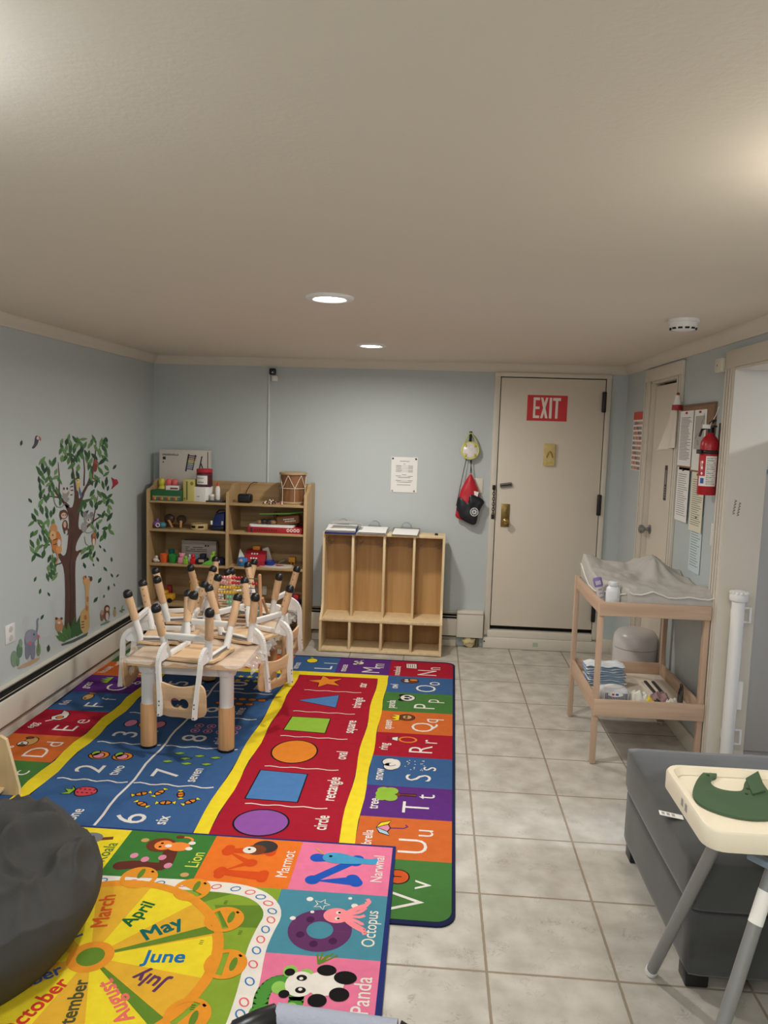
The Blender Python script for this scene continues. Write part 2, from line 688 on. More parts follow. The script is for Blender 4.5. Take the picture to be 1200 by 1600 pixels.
# door chain hanging on the casing
t = thing('door_chain', 'dark metal door chain dangling on the left casing of the exit door', 'chain', (0.234, -0.03, 1.14))
b = MB()
z = 1.25
k = 0
while z > 1.035:
    pts = []
    for i in range(13):
        a = 2 * pi * i / 12
        u, w = 0.0085 * cos(a), 0.014 * sin(a)
        pts.append((0.234 + (u if k % 2 == 0 else 0), -0.034 + (0 if k % 2 == 0 else u), z + w))
    b.tube(pts, 0.0026, 6, cap=False)
    z -= 0.02
    k += 1
rel(b.build('chain_links', mat('dark_iron', (52, 48, 42), 0.5, 0.6)), t)
for zz in (1.258, 1.032):
    b = MB()
    b.box(0.222, 0.246, -0.03, -0.021, zz - 0.018, zz + 0.018, 0, 0.003)
    rel(b.build('chain_bracket', mat('dark_iron', (52, 48, 42), 0.5, 0.6)), t)
# EXIT sign
t = thing('exit_sign', 'red EXIT sign with white letters stuck high on the door', 'sign', (0.606, -0.013, 1.87))
f = Flat(lambda u, v, h: (u, -0.0135 - h, v))
b = MB()
b.box(0.457, 0.757, -0.0135, -0.0118, 1.775, 1.968)
rel(b.build('sign_sheet', mat('exit_red', (204, 46, 54), 0.5)), t)
EW = mat('sign_white', (236, 230, 222), 0.6)


def bar(*pts):
    f.poly(pts, EW, 1)


ex, eh, ey = 0.503, 0.155, 1.795
w_ = 0.016
# E
bar((ex, ey), (ex + w_, ey), (ex + w_, ey + eh), (ex, ey + eh))
for zz in (0, 0.0675, eh - 0.02):
    bar((ex, ey + zz), (ex + 0.047, ey + zz), (ex + 0.047, ey + zz + 0.02), (ex, ey + zz + 0.02))
x = ex + 0.054
bar((x, ey), (x + 0.018, ey), (x + 0.056, ey + eh), (x + 0.038, ey + eh))
bar((x + 0.038, ey), (x + 0.056, ey), (x + 0.018, ey + eh), (x, ey + eh))
x += 0.066
bar((x, ey), (x + 0.019, ey), (x + 0.019, ey + eh), (x, ey + eh))
x += 0.026
bar((x, ey + eh - 0.022), (x + 0.058, ey + eh - 0.022), (x + 0.058, ey + eh), (x, ey + eh))
bar((x + 0.0195, ey), (x + 0.0385, ey), (x + 0.0385, ey + eh - 0.022), (x + 0.0195, ey + eh - 0.022))
rel(f.build('sign_lettering'), t)
# knocker / viewer plate
t = thing('door_viewer', 'yellowed rectangular plate in the middle of the exit door', 'door viewer', (0.64, -0.013, 1.52))
b = MB()
IVO = mat('yellowed_ivory', (208, 188, 122), 0.5, vary=0.12, vscale=30)
b.box(0.598, 0.682, -0.034, -0.012, 1.437, 1.602, 0, 0.004)
rel(b.build('plate', IVO), t)
b = MB()
b.tube([(0.617, -0.036, 1.50), (0.628, -0.041, 1.535), (0.64, -0.043, 1.548), (0.652, -0.041, 1.535), (0.663, -0.036, 1.50)], 0.0045, 8)
rel(b.build('knocker_arch', mat('dull_brass', (170, 140, 84), 0.45, 0.5)), t)

# ---- closet door (door_2) in the right wall
b = MB()
CW = 0.08
for y0, y1 in ((CY1, CY1 + CW), (CY0 - CW, CY0)):
    b.box(XR - 0.02, XR, y0, y1, 0, CZ + CW - 0.01, 0, 0.004)
    b.box(XR - 0.027, XR - 0.02, y0 + 0.012, y0 + 0.026, 0, CZ - .002, 0, 0.003)
    b.box(XR - 0.027, XR - 0.02, y1 - 0.026, y1 - 0.012, 0, CZ - .002, 0, 0.003)
b.box(XR - 0.0215, XR - 0.0005, CY0 - CW - 0.001, CY1 + CW + 0.001, CZ + 0.001, CZ + CW + 0.001, 0, 0.004)
b.box(XR, XR + 0.10, CY1 - 0.012, CY1, 0, CZ)
b.box(XR, XR + 0.10, CY0, CY0 + 0.012, 0, CZ)
b.box(XR, XR + 0.10, CY0, CY1, CZ - 0.012, CZ)
struct(b.build('trim_6', WHITE))
d2 = bpy.data.objects.new('door_2', None)
COL.objects.link(d2)
d2.location = (XR + 0.04, CY0, 0)
struct(d2)
b = MB()
b.box(XR + 0.03, XR + 0.068, CY0 + 0.016, CY1 - 0.016, 0.012, CZ - 0.03)
rel(b.build('door_leaf', DOORW), d2)
b = MB()
b.box(XR + 0.085, XR + 0.13, CY0 + 0.001, CY1 - 0.001, 0, CZ - 0.002)
rel(b.build('door_shadow_gap', DARKGAP), d2)
b = MB()
Mk = Matrix.Translation((XR + 0.03, -0.72, 1.06)) @ Matrix.Rotation(-pi / 2, 4, 'Y')
b.lathe([(0.032, 0), (0.032, 0.005), (0.026, 0.009), (0.011, 0.012), (0.011, 0.034), (0.024, 0.042), (0.03, 0.056), (0.027, 0.068), (0.014, 0.074), (0, 0.075)], M=Mk)
rel(b.build('door_knob', STEEL), d2)
f = Flat(lambda u, v, h: (XR + 0.0295 - h, u, v))
f.rect(-1.02, -0.965, 1.28, 1.50, BLACK, 1)
f.rect(-1.005, -0.98, 1.38, 1.47, mat('label_grey', (150, 150, 150), 0.7), 2)
for k in range(5):
    f.rect(-1.006, -0.98, 1.295 + k * 0.016, 1.303 + k * 0.016, mat('label_grey', (150, 150, 150), 0.7), 2)
rel(f.build('strip_label'), d2)

# ---- doorway on the right (casing and jamb, no leaf)
b = MB()
b.box(XR - 0.022, XR, OY1, OY1 + 0.115, 0, OZ + 0.07, 0, 0.004)
for d in (0.02, 0.05, 0.085):
    b.box(XR - 0.029, XR - 0.022, OY1 + d, OY1 + d + 0.013, 0, OZ - .002, 0, 0.003)
b.box(XR - 0.022, XR, OY0 - 0.115, OY0, 0, OZ + 0.07, 0, 0.004)
b.box(XR - 0.0235, XR - 0.0005, OY0 - 0.116, OY1 + 0.116, OZ + 0.001, OZ + 0.086, 0, 0.004)
b.box(XR - 0.0205, XR + TH + 0.02, OY1 - 0.012, OY1 - 0.0005, 0, OZ - .001)
b.box(XR - 0.0205, XR + TH + 0.02, OY0 + 0.0005, OY0 + 0.012, 0, OZ - .001)
b.box(XR - 0.0195, XR + TH + 0.019, OY0 + 0.001, OY1 - 0.001, OZ - 0.0125, OZ - .0005)
struct(b.build('trim_7', WHITE))
# hand-written note on the jamb
f = Flat(lambda u, v, h: (u, OY1 - 0.0122 - h, v))
RI = mat('dark_red_marker', (96, 44, 48), 0.8)
for j, (x0, z0, L_) in enumerate(((1.222, 1.312, 0.07), (1.243, 1.305, 0.065))):
    pts = [(x0 + 0.006 * sin(i * 2.1) + i * 0.0005, z0 + L_ * i / 14) for i in range(15)]
    f.stroke(pts, 0.0025, RI, 1)
    for i in range(0, 14, 3):
        f.stroke([(pts[i][0] - 0.006, pts[i][1]), (pts[i][0] + 0.004, pts[i][1] + 0.006)], 0.002, RI, 1)
o = f.build('handwriting')
tag(o, 'dark red handwriting on the white doorway jamb', 'writing')

# side room: cabinet, shelf, lamp
t = thing('storage_cabinet', 'tall white cabinet with a round lock beyond the doorway', 'cabinet', (1.75, -1.77, 0))
b = MB()
b.box(1.385, 2.15, -1.93, -1.56, 0.02, 1.63, 0, 0.006)
rel(b.build('cabinet_body', mat('cabinet_white', (206, 204, 200), 0.4)), t)
b = MB()
b.box(1.39, 1.765, -1.95, -1.932, 0.06, 1.62, 0, 0.004)
dd = rel(b.build('cabinet_door', mat('cabinet_white', (206, 204, 200), 0.4)), t)
b = MB()
b.box(1.77, 2.145, -1.95, -1.932, 0.06, 1.62, 0, 0.004)
rel(b.build('cabinet_door', mat('cabinet_white', (206, 204, 200), 0.4)), t)
b = MB()
Mk = Matrix.Translation((1.445, -1.951, 1.515)) @ Matrix.Rotation(pi / 2, 4, 'X')
b.lathe([(0.013, 0), (0.013, 0.006), (0.009, 0.007), (0.008, 0.003), (0, 0.003)], M=Mk)
o = b.build('round_lock', STEEL)
o.parent = dd
t = thing('occluder', 'tall white refrigerator added unseen in the side room to shade the jamb', 'occluder', (1.9, -2.4, 0))
b = MB()
b.box(1.6, 2.2, -2.6, -2.2, .02, 1.76, 0, .012)  # unseen block added to shade the lower part of the doorway jamb
rel(b.build('occluder_body', mat('cabinet_white', (206, 204, 200), 0.4)), t)
b = MB()
b.box(1.605, 2.195, -2.65, -2.603, .04, 1.75, 0, .01)
dd = rel(b.build('occluder_door', mat('cabinet_white', (206, 204, 200), 0.4)), t)
b = MB()
b.box(1.63, 1.65, -2.68, -2.65, .8, 1.3, 0, .006)
o = b.build('handle', STEEL)
o.parent = dd
t = thing('wall_shelf', 'dark shelf on the wall of the side room', 'shelf', (1.8, -1.6, 1.87))
b = MB()
b.box(1.40, 2.2, -1.9, -1.56, 1.865, 1.89, 0, 0.002)
rel(b.build('shelf_board', mat('dark_shelf', (74, 78, 88), 0.6)), t)
for x in (1.46, 2.1):
    b = MB()
    b.tube([(x, -1.57, 2.05), (x, -1.88, 1.9)], 0.006, 8)
    rel(b.build('shelf_bracket', STEEL), t)


# ================================================================== lamps
def area(name, loc, power, size, col, parent=None, spread=170):
    l = bpy.data.lights.new(name, 'AREA')
    l.shape = 'DISK'
    l.size = size
    l.energy = power
    l.color = col
    l.spread = radians(spread)
    o = bpy.data.objects.new(name, l)
    COL.objects.link(o)
    o.location = loc
    if parent:
        rel(o, parent)
    return o


LENS = mat('lit_lens', (255, 255, 255), 0.4, emit=(244, 250, 255), estr=9)
for x, y, lab, pw in ((-0.673, -2.736, 'larger lit round downlight in the ceiling, nearer the camera', W_DOWN_NEAR), (-0.648, -1.067, 'smaller lit round downlight in the ceiling, nearer the back wall', W_DOWN_FAR)):
    t = thing('recessed_downlight', lab, 'ceiling light', (x, y, CEIL), 0, 'ceiling downlights')
    b = MB()
    b.lathe([(0.1, 0), (0.1, -0.004), (0.094, -0.010), (0.07, -0.012), (0.064, -0.006), (0.064, 0)], (x, y, CEIL))
    rel(b.build('trim_ring', WHP), t)
    b = MB()
    b.lathe([(0.064, -0.004), (0.052, -0.010), (0.03, -0.013), (0, -0.014)], (x, y, CEIL))
    rel(b.build('lens', LENS), t)
    area('downlight_lamp', (x, y, CEIL - 0.02), pw, 0.15, (1.0, 0.945, 0.87), t)
for x, y, lab, pw, col in ((-1.16, -4.9, 'left flush dome ceiling lamp near the front of the room', W_DOME_LEFT, (0.93, 0.97, 1.0)), (0.68, -4.42, 'right flush dome ceiling lamp near the front of the room', W_DOME_RIGHT, (1.0, 0.9, 0.76))):
    t = thing('dome_lamp', lab, 'ceiling light', (x, y, CEIL))
    b = MB()
    b.lathe([(0.15, 0), (0.15, -0.02), (0.145, -0.024), (0.13, -0.024)], (x, y, CEIL))
    rel(b.build('lamp_base', WHP), t)
    b = MB()
    b.lathe([(0.142, -0.022), (0.135, -0.05), (0.10, -0.08), (0.05, -0.094), (0, -0.097)], (x, y, CEIL))
    DG = mat('lit_dome_' + ('cool' if x < 0 else 'warm'), (250, 250, 250), 0.4, emit=tuple(255 * c ** (1 / 2.2) for c in col), estr=pw * 0.55)
    rel(b.build('dome', DG), t)
# added, unseen lamp behind the camera and lamp of the side room
for x, y, lab, pw, col in ((-0.6, -6.5, 'added round ceiling light, unseen behind the camera position', W_BEHIND, (1.0, 0.93, 0.84)), (2.75, -2.75, 'round ceiling light of the side room', W_SIDE_ROOM, (0.86, 0.92, 1.0))):
    t = thing('disc_light', lab, 'ceiling light', (x, y, CEIL))
    b = MB()
    b.lathe([(0.13, 0), (0.13, -0.015), (0.11, -0.02), (0, -0.021)], (x, y, CEIL))
    rel(b.build('disc', LENS), t)
    area('disc_lamp', (x, y, CEIL - 0.03), pw, 0.22, col, t)

# smoke detector
t = thing('smoke_detector', 'round white smoke detector on the ceiling at the right', 'smoke detector', (0.865, -2.33, CEIL))
b = MB()
b.lathe([(0.068, 0), (0.068, -0.012), (0.062, -0.014)], (0.865, -2.33, CEIL))
b.lathe([(0.06, -0.012), (0.06, -0.036), (0.05, -0.046), (0.03, -0.05), (0, -0.05)], (0.865, -2.33, CEIL))
rel(b.build('housing', WHP), t)
b = MB()
for k in range(12):
    a = 2 * pi * k / 12
    M_ = Matrix.Translation((0.865, -2.33, CEIL - 0.041)) @ Matrix.Rotation(a, 4, 'Z')
    b.box(0.05, 0.058, -0.009, 0.009, -0.004, 0.004, 0, M=M_)
rel(b.build('vent_slots', DARKGAP), t)


# ================================================================== baseboard heaters
def heater_left():
    t = thing('baseboard_heater', 'long cream baseboard heater along the left wall under the tree stickers', 'heater', (XL, -2.5, 0))
    y0, y1 = -6.6, -0.12
    b = MB()
    b.prism([(XL + 0.001, 0.05), (XL + 0.012, 0.05), (XL + 0.012, 0.255), (XL + 0.03, 0.262), (XL + 0.03, 0.268), (XL + 0.001, 0.27)], 'xz', y0, y1)
    rel(b.build('back_plate', HEATM), t)
    b = MB()
    b.prism([(XL + 0.055, 0.09), (XL + 0.06, 0.088), (XL + 0.062, 0.20), (XL + 0.058, 0.214), (XL + 0.05, 0.218), (XL + 0.05, 0.21), (XL + 0.055, 0.2)], 'xz', y0, y1)
    rel(b.build('front_panel', HEATM), t)
    b = MB()
    b.prism([(XL + 0.036, 0.236), (XL + 0.05, 0.232), (XL + 0.051, 0.236), (XL + 0.037, 0.241)], 'xz', y0, y1)
    rel(b.build('damper_blade', HEATM), t)
    b = MB()
    b.box(XL + 0.012, XL + 0.05, y0, y1, 0.1, 0.245)
    rel(b.build('fin_core', DARKGAP), t)
    b = MB()
    b.box(XL + 0.001, XL + 0.064, y1, y1 + 0.06, 0.05, 0.27, 0, 0.003)
    rel(b.build('end_cap', HEATM), t)


def heater_back():
    t = thing('baseboard_heater', 'short cream baseboard heater on the back wall behind the cubby lockers', 'heater', (-0.6, 0, 0))
    x0, x1 = -1.2, -0.01
    b = MB()
    b.prism([(-0.001, 0.05), (-0.012, 0.05), (-0.012, 0.262), (-0.03, 0.268), (-0.03, 0.274), (-0.001, 0.276)], 'yz', x0, x1)
    rel(b.build('back_plate', HEATM), t)
    b = MB()
    b.prism([(-0.055, 0.092), (-0.06, 0.09), (-0.062, 0.205), (-0.058, 0.22), (-0.05, 0.224), (-0.05, 0.214), (-0.055, 0.205)], 'yz', x0, x1)
    rel(b.build('front_panel', HEATM), t)
    b = MB()
    b.prism([(-0.036, 0.243), (-0.05, 0.239), (-0.051, 0.243), (-0.037, 0.248)], 'yz', x0, x1)
    rel(b.build('damper_blade', HEATM), t)
    b = MB()
    b.box(x0, x1, -0.05, -0.012, 0.08, 0.252)
    rel(b.build('fin_core', DARKGAP), t)
    b = MB()
    b.box(x0, x1, -0.03, -0.001, 0.0, 0.05)
    rel(b.build('lower_board', WHITE), t)
    b = MB()
    b.box(-0.01, 0.195, -0.075, -0.001, 0.083, 0.29, 0, 0.004)
    b.box(-0.008, 0.193, -0.077, -0.07, 0.268, 0.272, 1)
    rel(b.build('end_box', [HEATM, mat('seam_grey', (150, 146, 134), 0.6)]), t)
    b = MB()
    b.tube([(0.155, -0.03, 0.0), (0.155, -0.03, 0.09)], 0.012, 10)
    rel(b.build('pipe', mat('old_copper', (120, 110, 84), 0.5, 0.6)), t)


heater_left()
heater_back()
b = MB()
b.ball((0.085, -0.045, 0.045), (0.05, 0.03, 0.042), nu=20, nv=14)
for v in b.bm.verts:
    v.co += noise.noise_vector(v.co * 40) * 0.016
    v.co.z = max(v.co.z, 0.002)
tag(b.build('foam_lump', mat('yellowed_foam', (206, 192, 146), 0.9, bump=0.5, bscale=150)), 'crumbly yellowed foam lump under the heater end box', 'foam')

# ================================================================== back wall things
# sheet of paper
t = thing('wall_notice', 'printed white schedule sheet pinned above the cubby lockers', 'paper', (-0.459, -0.002, 1.33))
b = MB()
b.box(-0.561, -0.358, -0.004, -0.002, 1.193, 1.467)
rel(b.build('sheet', PAPER), t)
f = Flat(lambda u, v, h: (u, -0.0042 - h, v))
x0, z1 = -0.561, 1.467


def ln(u0, u1, v, w=0.0032):
    f.rect(x0 + u0, x0 + u1, z1 - v - w, z1 - v, INK, 1)


ln(.066, .14, .031); ln(.094, .108, .052)
for v in (.066, .077, .088, .101, .112, .146, .180):
    ln(.037, .078 if v != .101 else .085, v); ln(.131, .168, v); ln(.08, .13, v + .001, .001)
ln(.085, .118, .135); ln(.054, .15, .157); ln(.047, .158, .192); ln(.047, .152, .214)
rel(f.build('print'), t)
for (u, v, c) in ((.011, .013, (40, 50, 60)), (.19, .013, (40, 50, 60)), (.013, .262, (196, 176, 130)), (.182, .262, (130, 130, 110))):
    b = MB()
    b.lathe([(.007, 0), (.0075, .003), (.005, .006), (0, .007)], M=Matrix.Translation((x0 + u, -.004, z1 - v)) @ Matrix.Rotation(pi / 2, 4, 'X'), n=14)
    rel(b.build('push_pin', mat('pin_%d' % c[0], c, .4)), t)
# camera + cable cover
t = thing('security_camera', 'small black camera on a white mount high on the back wall', 'camera', (-1.49, -0.02, 2.09))
b = MB()
b.box(-1.522, -1.472, -0.05, -0.012, 2.066, 2.116, 0, 0.009)
b.ball((-1.495, -0.05, 2.085), 0.006, 1)
rel(b.build('camera_body', [mat('navy_black', (16, 20, 32), .3), mat('lens_glint', (200, 206, 214), .2)]), t)
b = MB()
b.box(-1.505, -1.458, -0.03, -0.0005, 2.018, 2.066, 0, 0.01)
b.box(-1.51, -1.48, -0.015, -0.0005, 2.05, 2.12, 0, 0.004)
rel(b.build('mount', WHP), t)
b = MB()
b.box(-1.535, -1.521, -0.012, -0.0005, 1.06, 2.075, 0, 0.003)
tag(b.build('cable_cover', mat('cable_cover_white', (214, 220, 222), .5)), 'thin white vertical cable cover running down from the camera', 'cable cover')
# blank wall plate
b = MB()
b.box(0.083, 0.15, -0.006, -0.0005, 1.208, 1.323, 0, 0.003)
tag(b.build('blank_wall_plate', mat('ivory_plate', (222, 216, 204), .5)), 'blank ivory wall plate half hidden by the red drawstring bag', 'wall plate')
# hook
t = thing('coat_hook', 'dark wall hook from which helmet and drawstring bag hang', 'hook', (0.04, 0, 1.65))
b = MB()
b.tube([(0.04, -0.003, 1.665), (0.04, -0.02, 1.655), (0.04, -0.035, 1.64), (0.04, -0.045, 1.655)], 0.005, 8)
b.box(0.03, 0.05, -0.006, -0.0005, 1.6, 1.68, 0, 0.002)
rel(b.build('hook_body', BLACK), t)
# round yellow-rimmed mirror-like toy (tambourine / whistle drum)
t = thing('toy_tambourine', 'small round white and lime toy tambourine hanging above the red bag', 'tambourine', (0.04, -0.04, 1.53))
b = MB()
Mh = Matrix.Translation((0.04, -0.045, 1.535)) @ Matrix.Rotation(pi / 2 - 0.15, 4, 'X')
b.lathe([(0.0, 0.008), (0.05, 0.006), (0.058, 0.0), (0.058, -0.02), (0.0, -0.02)], M=Mh, n=32)
rel(b.build('drum_skin', mat('pearl', (220, 216, 216), .3, vary=.12, vscale=26)), t)
b = MB()
ring = [(0.064 * cos(2 * pi * k / 32), 0.064 * sin(2 * pi * k / 32), -0.006) for k in range(33)]
b.tube(ring, 0.008, 10, M=Mh, cap=False)
rel(b.build('rim', mat('lime_plastic', (200, 204, 110), .4)), t)
b = MB()
b.tube([(-0.012, -0.03, 1.57), (0.008, -0.035, 1.62), (0.03, -0.036, 1.66), (0.04, -0.036, 1.667), (0.05, -0.036, 1.66), (0.078, -0.035, 1.62), (0.1, -0.03, 1.57)], 0.009, 8, flat=0.5)
rel(b.build('strap', mat('lime_plastic', (200, 204, 110), .4)), t)
for k in range(4):
    a = pi / 4 + k * pi / 2
    b = MB()
    b.lathe([(0, .004), (.009, .003), (.01, 0), (0, 0)], M=Mh @ Matrix.Translation((0.05 * cos(a), 0.05 * sin(a), 0.009)), n=14)
    rel(b.build('jingle', mat('gold_jingle', (206, 186, 90), .3, .6)), t)
# drawstring bag
t = thing('drawstring_bag', 'red drawstring bag with a black flap hanging beside the exit door', 'bag', (0.05, -0.06, 1.15))


def bag_pt(px, py, Y):
    q = PY(px, py, Y)
    return (q.x, q.z)


def pillow(mbx, outline, y0, thick, m, seed=0):
    """closed cloth shape: outline in (x, z), puffed in y"""
    cx = sum(p[0] for p in outline) / len(outline)
    cz = sum(p[1] for p in outline) / len(outline)
    rings = 7
    n = len(outline)
    for side in (1, -1):
        vs, fs = [], []
        for r in range(rings + 1):
            s = 1 - r / rings
            for (x, z) in outline:
                px_, pz_ = cx + (x - cx) * s, cz + (z - cz) * s
                d = thick * sqrt(max(0, 1 - s ** 2.4))
                d += noise.noise(Vector((px_ * 22 + seed, pz_ * 14, side))) * 0.012 * (1 - s)
                vs.append(Vector((px_, y0 - side * d, pz_)))
        for r in range(rings):
            for k in range(n):
                fs.append((r * n + k, r * n + (k + 1) % n, (r + 1) * n + (k + 1) % n, (r + 1) * n + k))
        mbx._add(vs, fs, m)


red_o = smooth_poly([bag_pt(*p, -.05) for p in ((736, 738), (728, 750), (720, 765), (715, 782), (712, 800), (711, 808), (722, 813), (738, 816), (746, 800), (750, 775), (745, 760), (740, 748))], 2)
b = MB()
pillow(b, red_o, -0.05, 0.035, 0)
rel(b.build('bag_body', mat('red_nylon', (186, 30, 46), .45, bump=.2, bscale=60)), t)
blk_o = smooth_poly([bag_pt(*p, -.06) for p in ((717, 772), (724, 784), (731, 782), (733, 768), (741, 771), (750, 777), (758, 784), (752, 792), (747, 803), (745, 816), (741, 821), (730, 817), (718, 809), (712, 794))], 2)
b = MB()
pillow(b, blk_o, -0.067, 0.028, 0, 4)
rel(b.build('bag_flap', mat('black_nylon', (24, 28, 36), .4, bump=.2, bscale=60)), t)
f = Flat(lambda u, v, h: (u, -0.098 - h, v))
c0 = bag_pt(741, 800, -.098)
WK = mat('badge_white', (206, 208, 210), .6)
f.stroke(ell(c0[0], c0[1], .029, .03), .006, WK, 1, closed=True)
for k in range(7):
    a = k * 0.9
    f.stroke([(c0[0] + .022 * cos(a), c0[1] + .022 * sin(a)), (c0[0] + .008 * cos(a + 1.3), c0[1] + .01 * sin(a + 1.3)), (c0[0] + .02 * cos(a + 2.4), c0[1] + .018 * sin(a + 2.4))], .0055, WK, 1)
rel(f.build('round_emblem'), t)
b = MB()
tg = [bag_pt(*p, -.075) for p in ((740, 767), (748, 769), (746, 776), (739, 772))]
b.prism(tg, 'xz', -.078, -.074)
rel(b.build('care_tag', PAPER), t)
b = MB()
for px0, px1, py1 in ((729, 713, 790), (735, 737, 740), (737, 735, 740)):
    q0, q1 = bag_pt(px0, 715, -.03), bag_pt(px1, py1, -.045)
    b.tube([(0.04, -0.036, 1.648), (q0[0], -.03, q0[1]), (q1[0], -.045, q1[1])], 0.0028, 6)
rel(b.build('drawcord', BLACK), t)


# ================================================================== cubby lockers
LX0, LX1 = -1.045, -0.126
t = thing('cubby_lockers', 'four-bay birch cubby locker unit standing against the back wall', 'locker', ((LX0 + LX1) / 2, -0.2, 0))
TK = 0.018
b = MB()
for x in (LX0, LX1 - TK):
    o = MB()
    o.prism([(-0.068, 0.005), (-0.363, 0.005), (-0.363, 0.245), (-0.345, 0.262), (-0.29, 0.30), (-0.262, 0.36), (-0.262, 0.893), (-0.068, 0.893)], 'yz', x, x + TK)
    rel(o.build('side_panel', BIRCH), t)
b.free() if hasattr(b, 'free') else None
xs = [LX0 + TK / 2, -0.817, -0.58, -0.355, LX1 - TK / 2]
for x in xs[1:4]:
    o = MB()
    o.box(x - TK / 2, x + TK / 2, -0.258, -0.078, 0.255, 0.876, 0, 0.0015)
    rel(o.build('divider', BIRCH), t)
    o = MB()
    o.box(x - TK / 2 - 0.001, x + TK / 2 - 0.001, -0.358, -0.078, 0.025, 0.236, 0, 0.0015)
    rel(o.build('lower_divider', BIRCH), t)
for nm, z0, z1, yf in (('top_panel', 0.876, 0.894, -0.264), ('bench_shelf', 0.236, 0.256, -0.36), ('bottom_panel', 0.006, 0.026, -0.36)):
    o = MB()
    o.box(LX0 + TK, LX1 - TK, yf, -0.068, z0, z1, 0, 0.0015)
    rel(o.build(nm, BIRCH), t)
o = MB()
o.box(LX0 + 0.004, LX1 - 0.004, -0.078, -0.069, 0.01, 0.885)
rel(o.build('back_panel', BIRCH_SHADED), t)
for i in range(4):
    a, c = xs[i] + TK / 2, xs[i + 1] - TK / 2
    for side, x in ((1, a), (-1, c)):
        for yy in (-0.12, -0.2):
            o = MB()
            pts = [(x, yy, 0.84), (x + side * 0.012, yy - 0.004, 0.815), (x + side * 0.035, yy - 0.012, 0.802), (x + side * 0.055, yy - 0.018, 0.81), (x + side * 0.064, yy - 0.02, 0.835)]
            o.tube(pts, 0.0022, 6)
            o.tube([(x, yy, 0.805), (x + side * 0.02, yy - 0.008, 0.783), (x + side * 0.034, yy - 0.012, 0.79)], 0.0022, 6)
            rel(o.build('coat_hook', STEEL), t)


# clipboards on top
def clipboard(lab, px0, px1, col, sheets, rz, dy=0):
    a, c = PY(px0, 836, -0.26), PY(px1, 836, -0.26)
    w, cx = c.x - a.x, (a.x + c.x) / 2
    t = thing('clipboard', lab, 'clipboard', (cx, -0.155 + dy, 0.905), rz, 'clipboards on the cubby lockers')
    t.rotation_euler.x = radians(6)
    b = MB()
    b.box(-w / 2, w / 2, -0.125, 0.12, -.008 if sheets > 4 else 0, 0.004, 0, 0.0015)
    b.build('board', col, t)
    for k in range(sheets):
        b = MB()
        r = Matrix.Rotation(random.uniform(-.06, .06), 4, 'Z')
        zz = 0.0045 + k * 0.0036
        b.grid(lambda u, v: (r @ Vector((-w * .46 + u * w * .92, -.12 + v * .2, 0))) + Vector((0, 0, zz + .0012 + .004 * (1 - v) * (k % 2) * u)), 8, 6)
        b.build('sheet', PAPER, t)
    b = MB()
    b.box(-.05, .05, .075, .1, 0.006 + sheets * .0028, 0.012 + sheets * .0028, 0, .002)
    zc = 0.012 + sheets * .0028
    b.tube([(-.036, .095, zc), (-.03, .11, zc + .02), (-.012, .112, zc + .03), (0, .112, zc + .032), (.012, .112, zc + .03), (.03, .11, zc + .02), (.036, .095, zc)], .0025, 6)
    b.build('metal_clip', STEEL, t)


clipboard('blue clipboard with a thick stack of papers at the left end of the locker top', 507, 556, mat('navy_board', (32, 44, 118), .5), 5, 0.03)
t = thing('curled_sheet', 'white sheet curling up on the blue clipboard', 'paper', (-.93, -.2, .93))
b = MB()
b.grid(lambda u, v: (-.985 + .23 * u, -.25 + .13 * v, .941 + .036 * (1 - v) ** 2 + .008 * sin(u * 3)), 12, 8)
rel(b.build('sheet', PAPER, sharp=180), t)
clipboard('clipboard with white sheets in the middle of the locker top', 558, 605, mat('grey_board', (150, 144, 134), .6), 3, -0.02)
clipboard('clipboard with one grid sheet, nearest the right end of the locker top', 612, 655, mat('brown_board', (128, 112, 92), .6), 1, 0.0)
b = MB()
q = PY(682, 834, -0.2)
b.box(q.x - .012, q.x + .012, -.212, -.188, .8942, .909, 0, .003)
tag(b.build('black_cap', BLACK), 'tiny black cap alone on the right end of the locker top', 'cap')

# ================================================================== bookcase
BX0, BX1, BY = -2.36, -1.152, -0.38
SH_L = (1.086, 0.872, 0.612)
SH_R = (1.104, 0.888, 0.634)
SZ = [(1.095, 0.015), (0.880, 0.015), (0.622, 0.018), (0.315, 0.018)]
t = thing('bookcase', 'oak bookcase with toys filling its shelves, in the back left corner', 'bookcase', ((BX0 + BX1) / 2, -0.2, 0))
side = [(-0.02, 0.0), (BY, 0.0), (BY, 1.165), (BY + .01, 1.18), (BY + .06, 1.185), (BY + .12, 1.2), (BY + .16, 1.235), (BY + .2, 1.245), (-0.02, 1.245)]
side2 = [(-0.03, 0.0), (BY, 0.0), (BY, 1.165), (BY + .01, 1.178), (BY + .06, 1.18), (BY + .13, 1.2), (BY + .17, 1.23), (-0.03, 1.23)]
for x, pf in ((BX0, side), (-1.757, side2), (BX1 - .022, side)):
    o = MB()
    o.prism(pf, 'yz', x, x + .022)
    rel(o.build('upright_panel', OAKZ), t)
BAYS = ((BX0 + .022, -1.757), (-1.735, BX1 - .022))
for (a, c) in BAYS:
    for z, tk in SZ:
        o = MB()
        o.box(a, c, BY + .004, -.035, z - tk, z, 0, .001)
        rel(o.build('shelf_board', OAK), t)
    o = MB()
    o.box(a, c, BY + .004, -.035, .075, .093, 0, .001)
    rel(o.build('shelf_board', OAK), t)
    o = MB()
    o.box(a, c, BY + .02, BY + .036, 0, .075)
    rel(o.build('plinth', OAK), t)
o = MB()
o.box(BX0 + .01, BX1 - .01, -.033, -.022, .02, 1.235)
rel(o.build('back_panel', OAK), t)

ROWS = [SZ[0][0], SZ[1][0], SZ[2][0], SZ[3][0]]


def sx(px, Y=-.25, py=800):
    return PY(px, py, Y).x


PXM = 5.62 / F_PX     # metres per photo pixel near the shelves


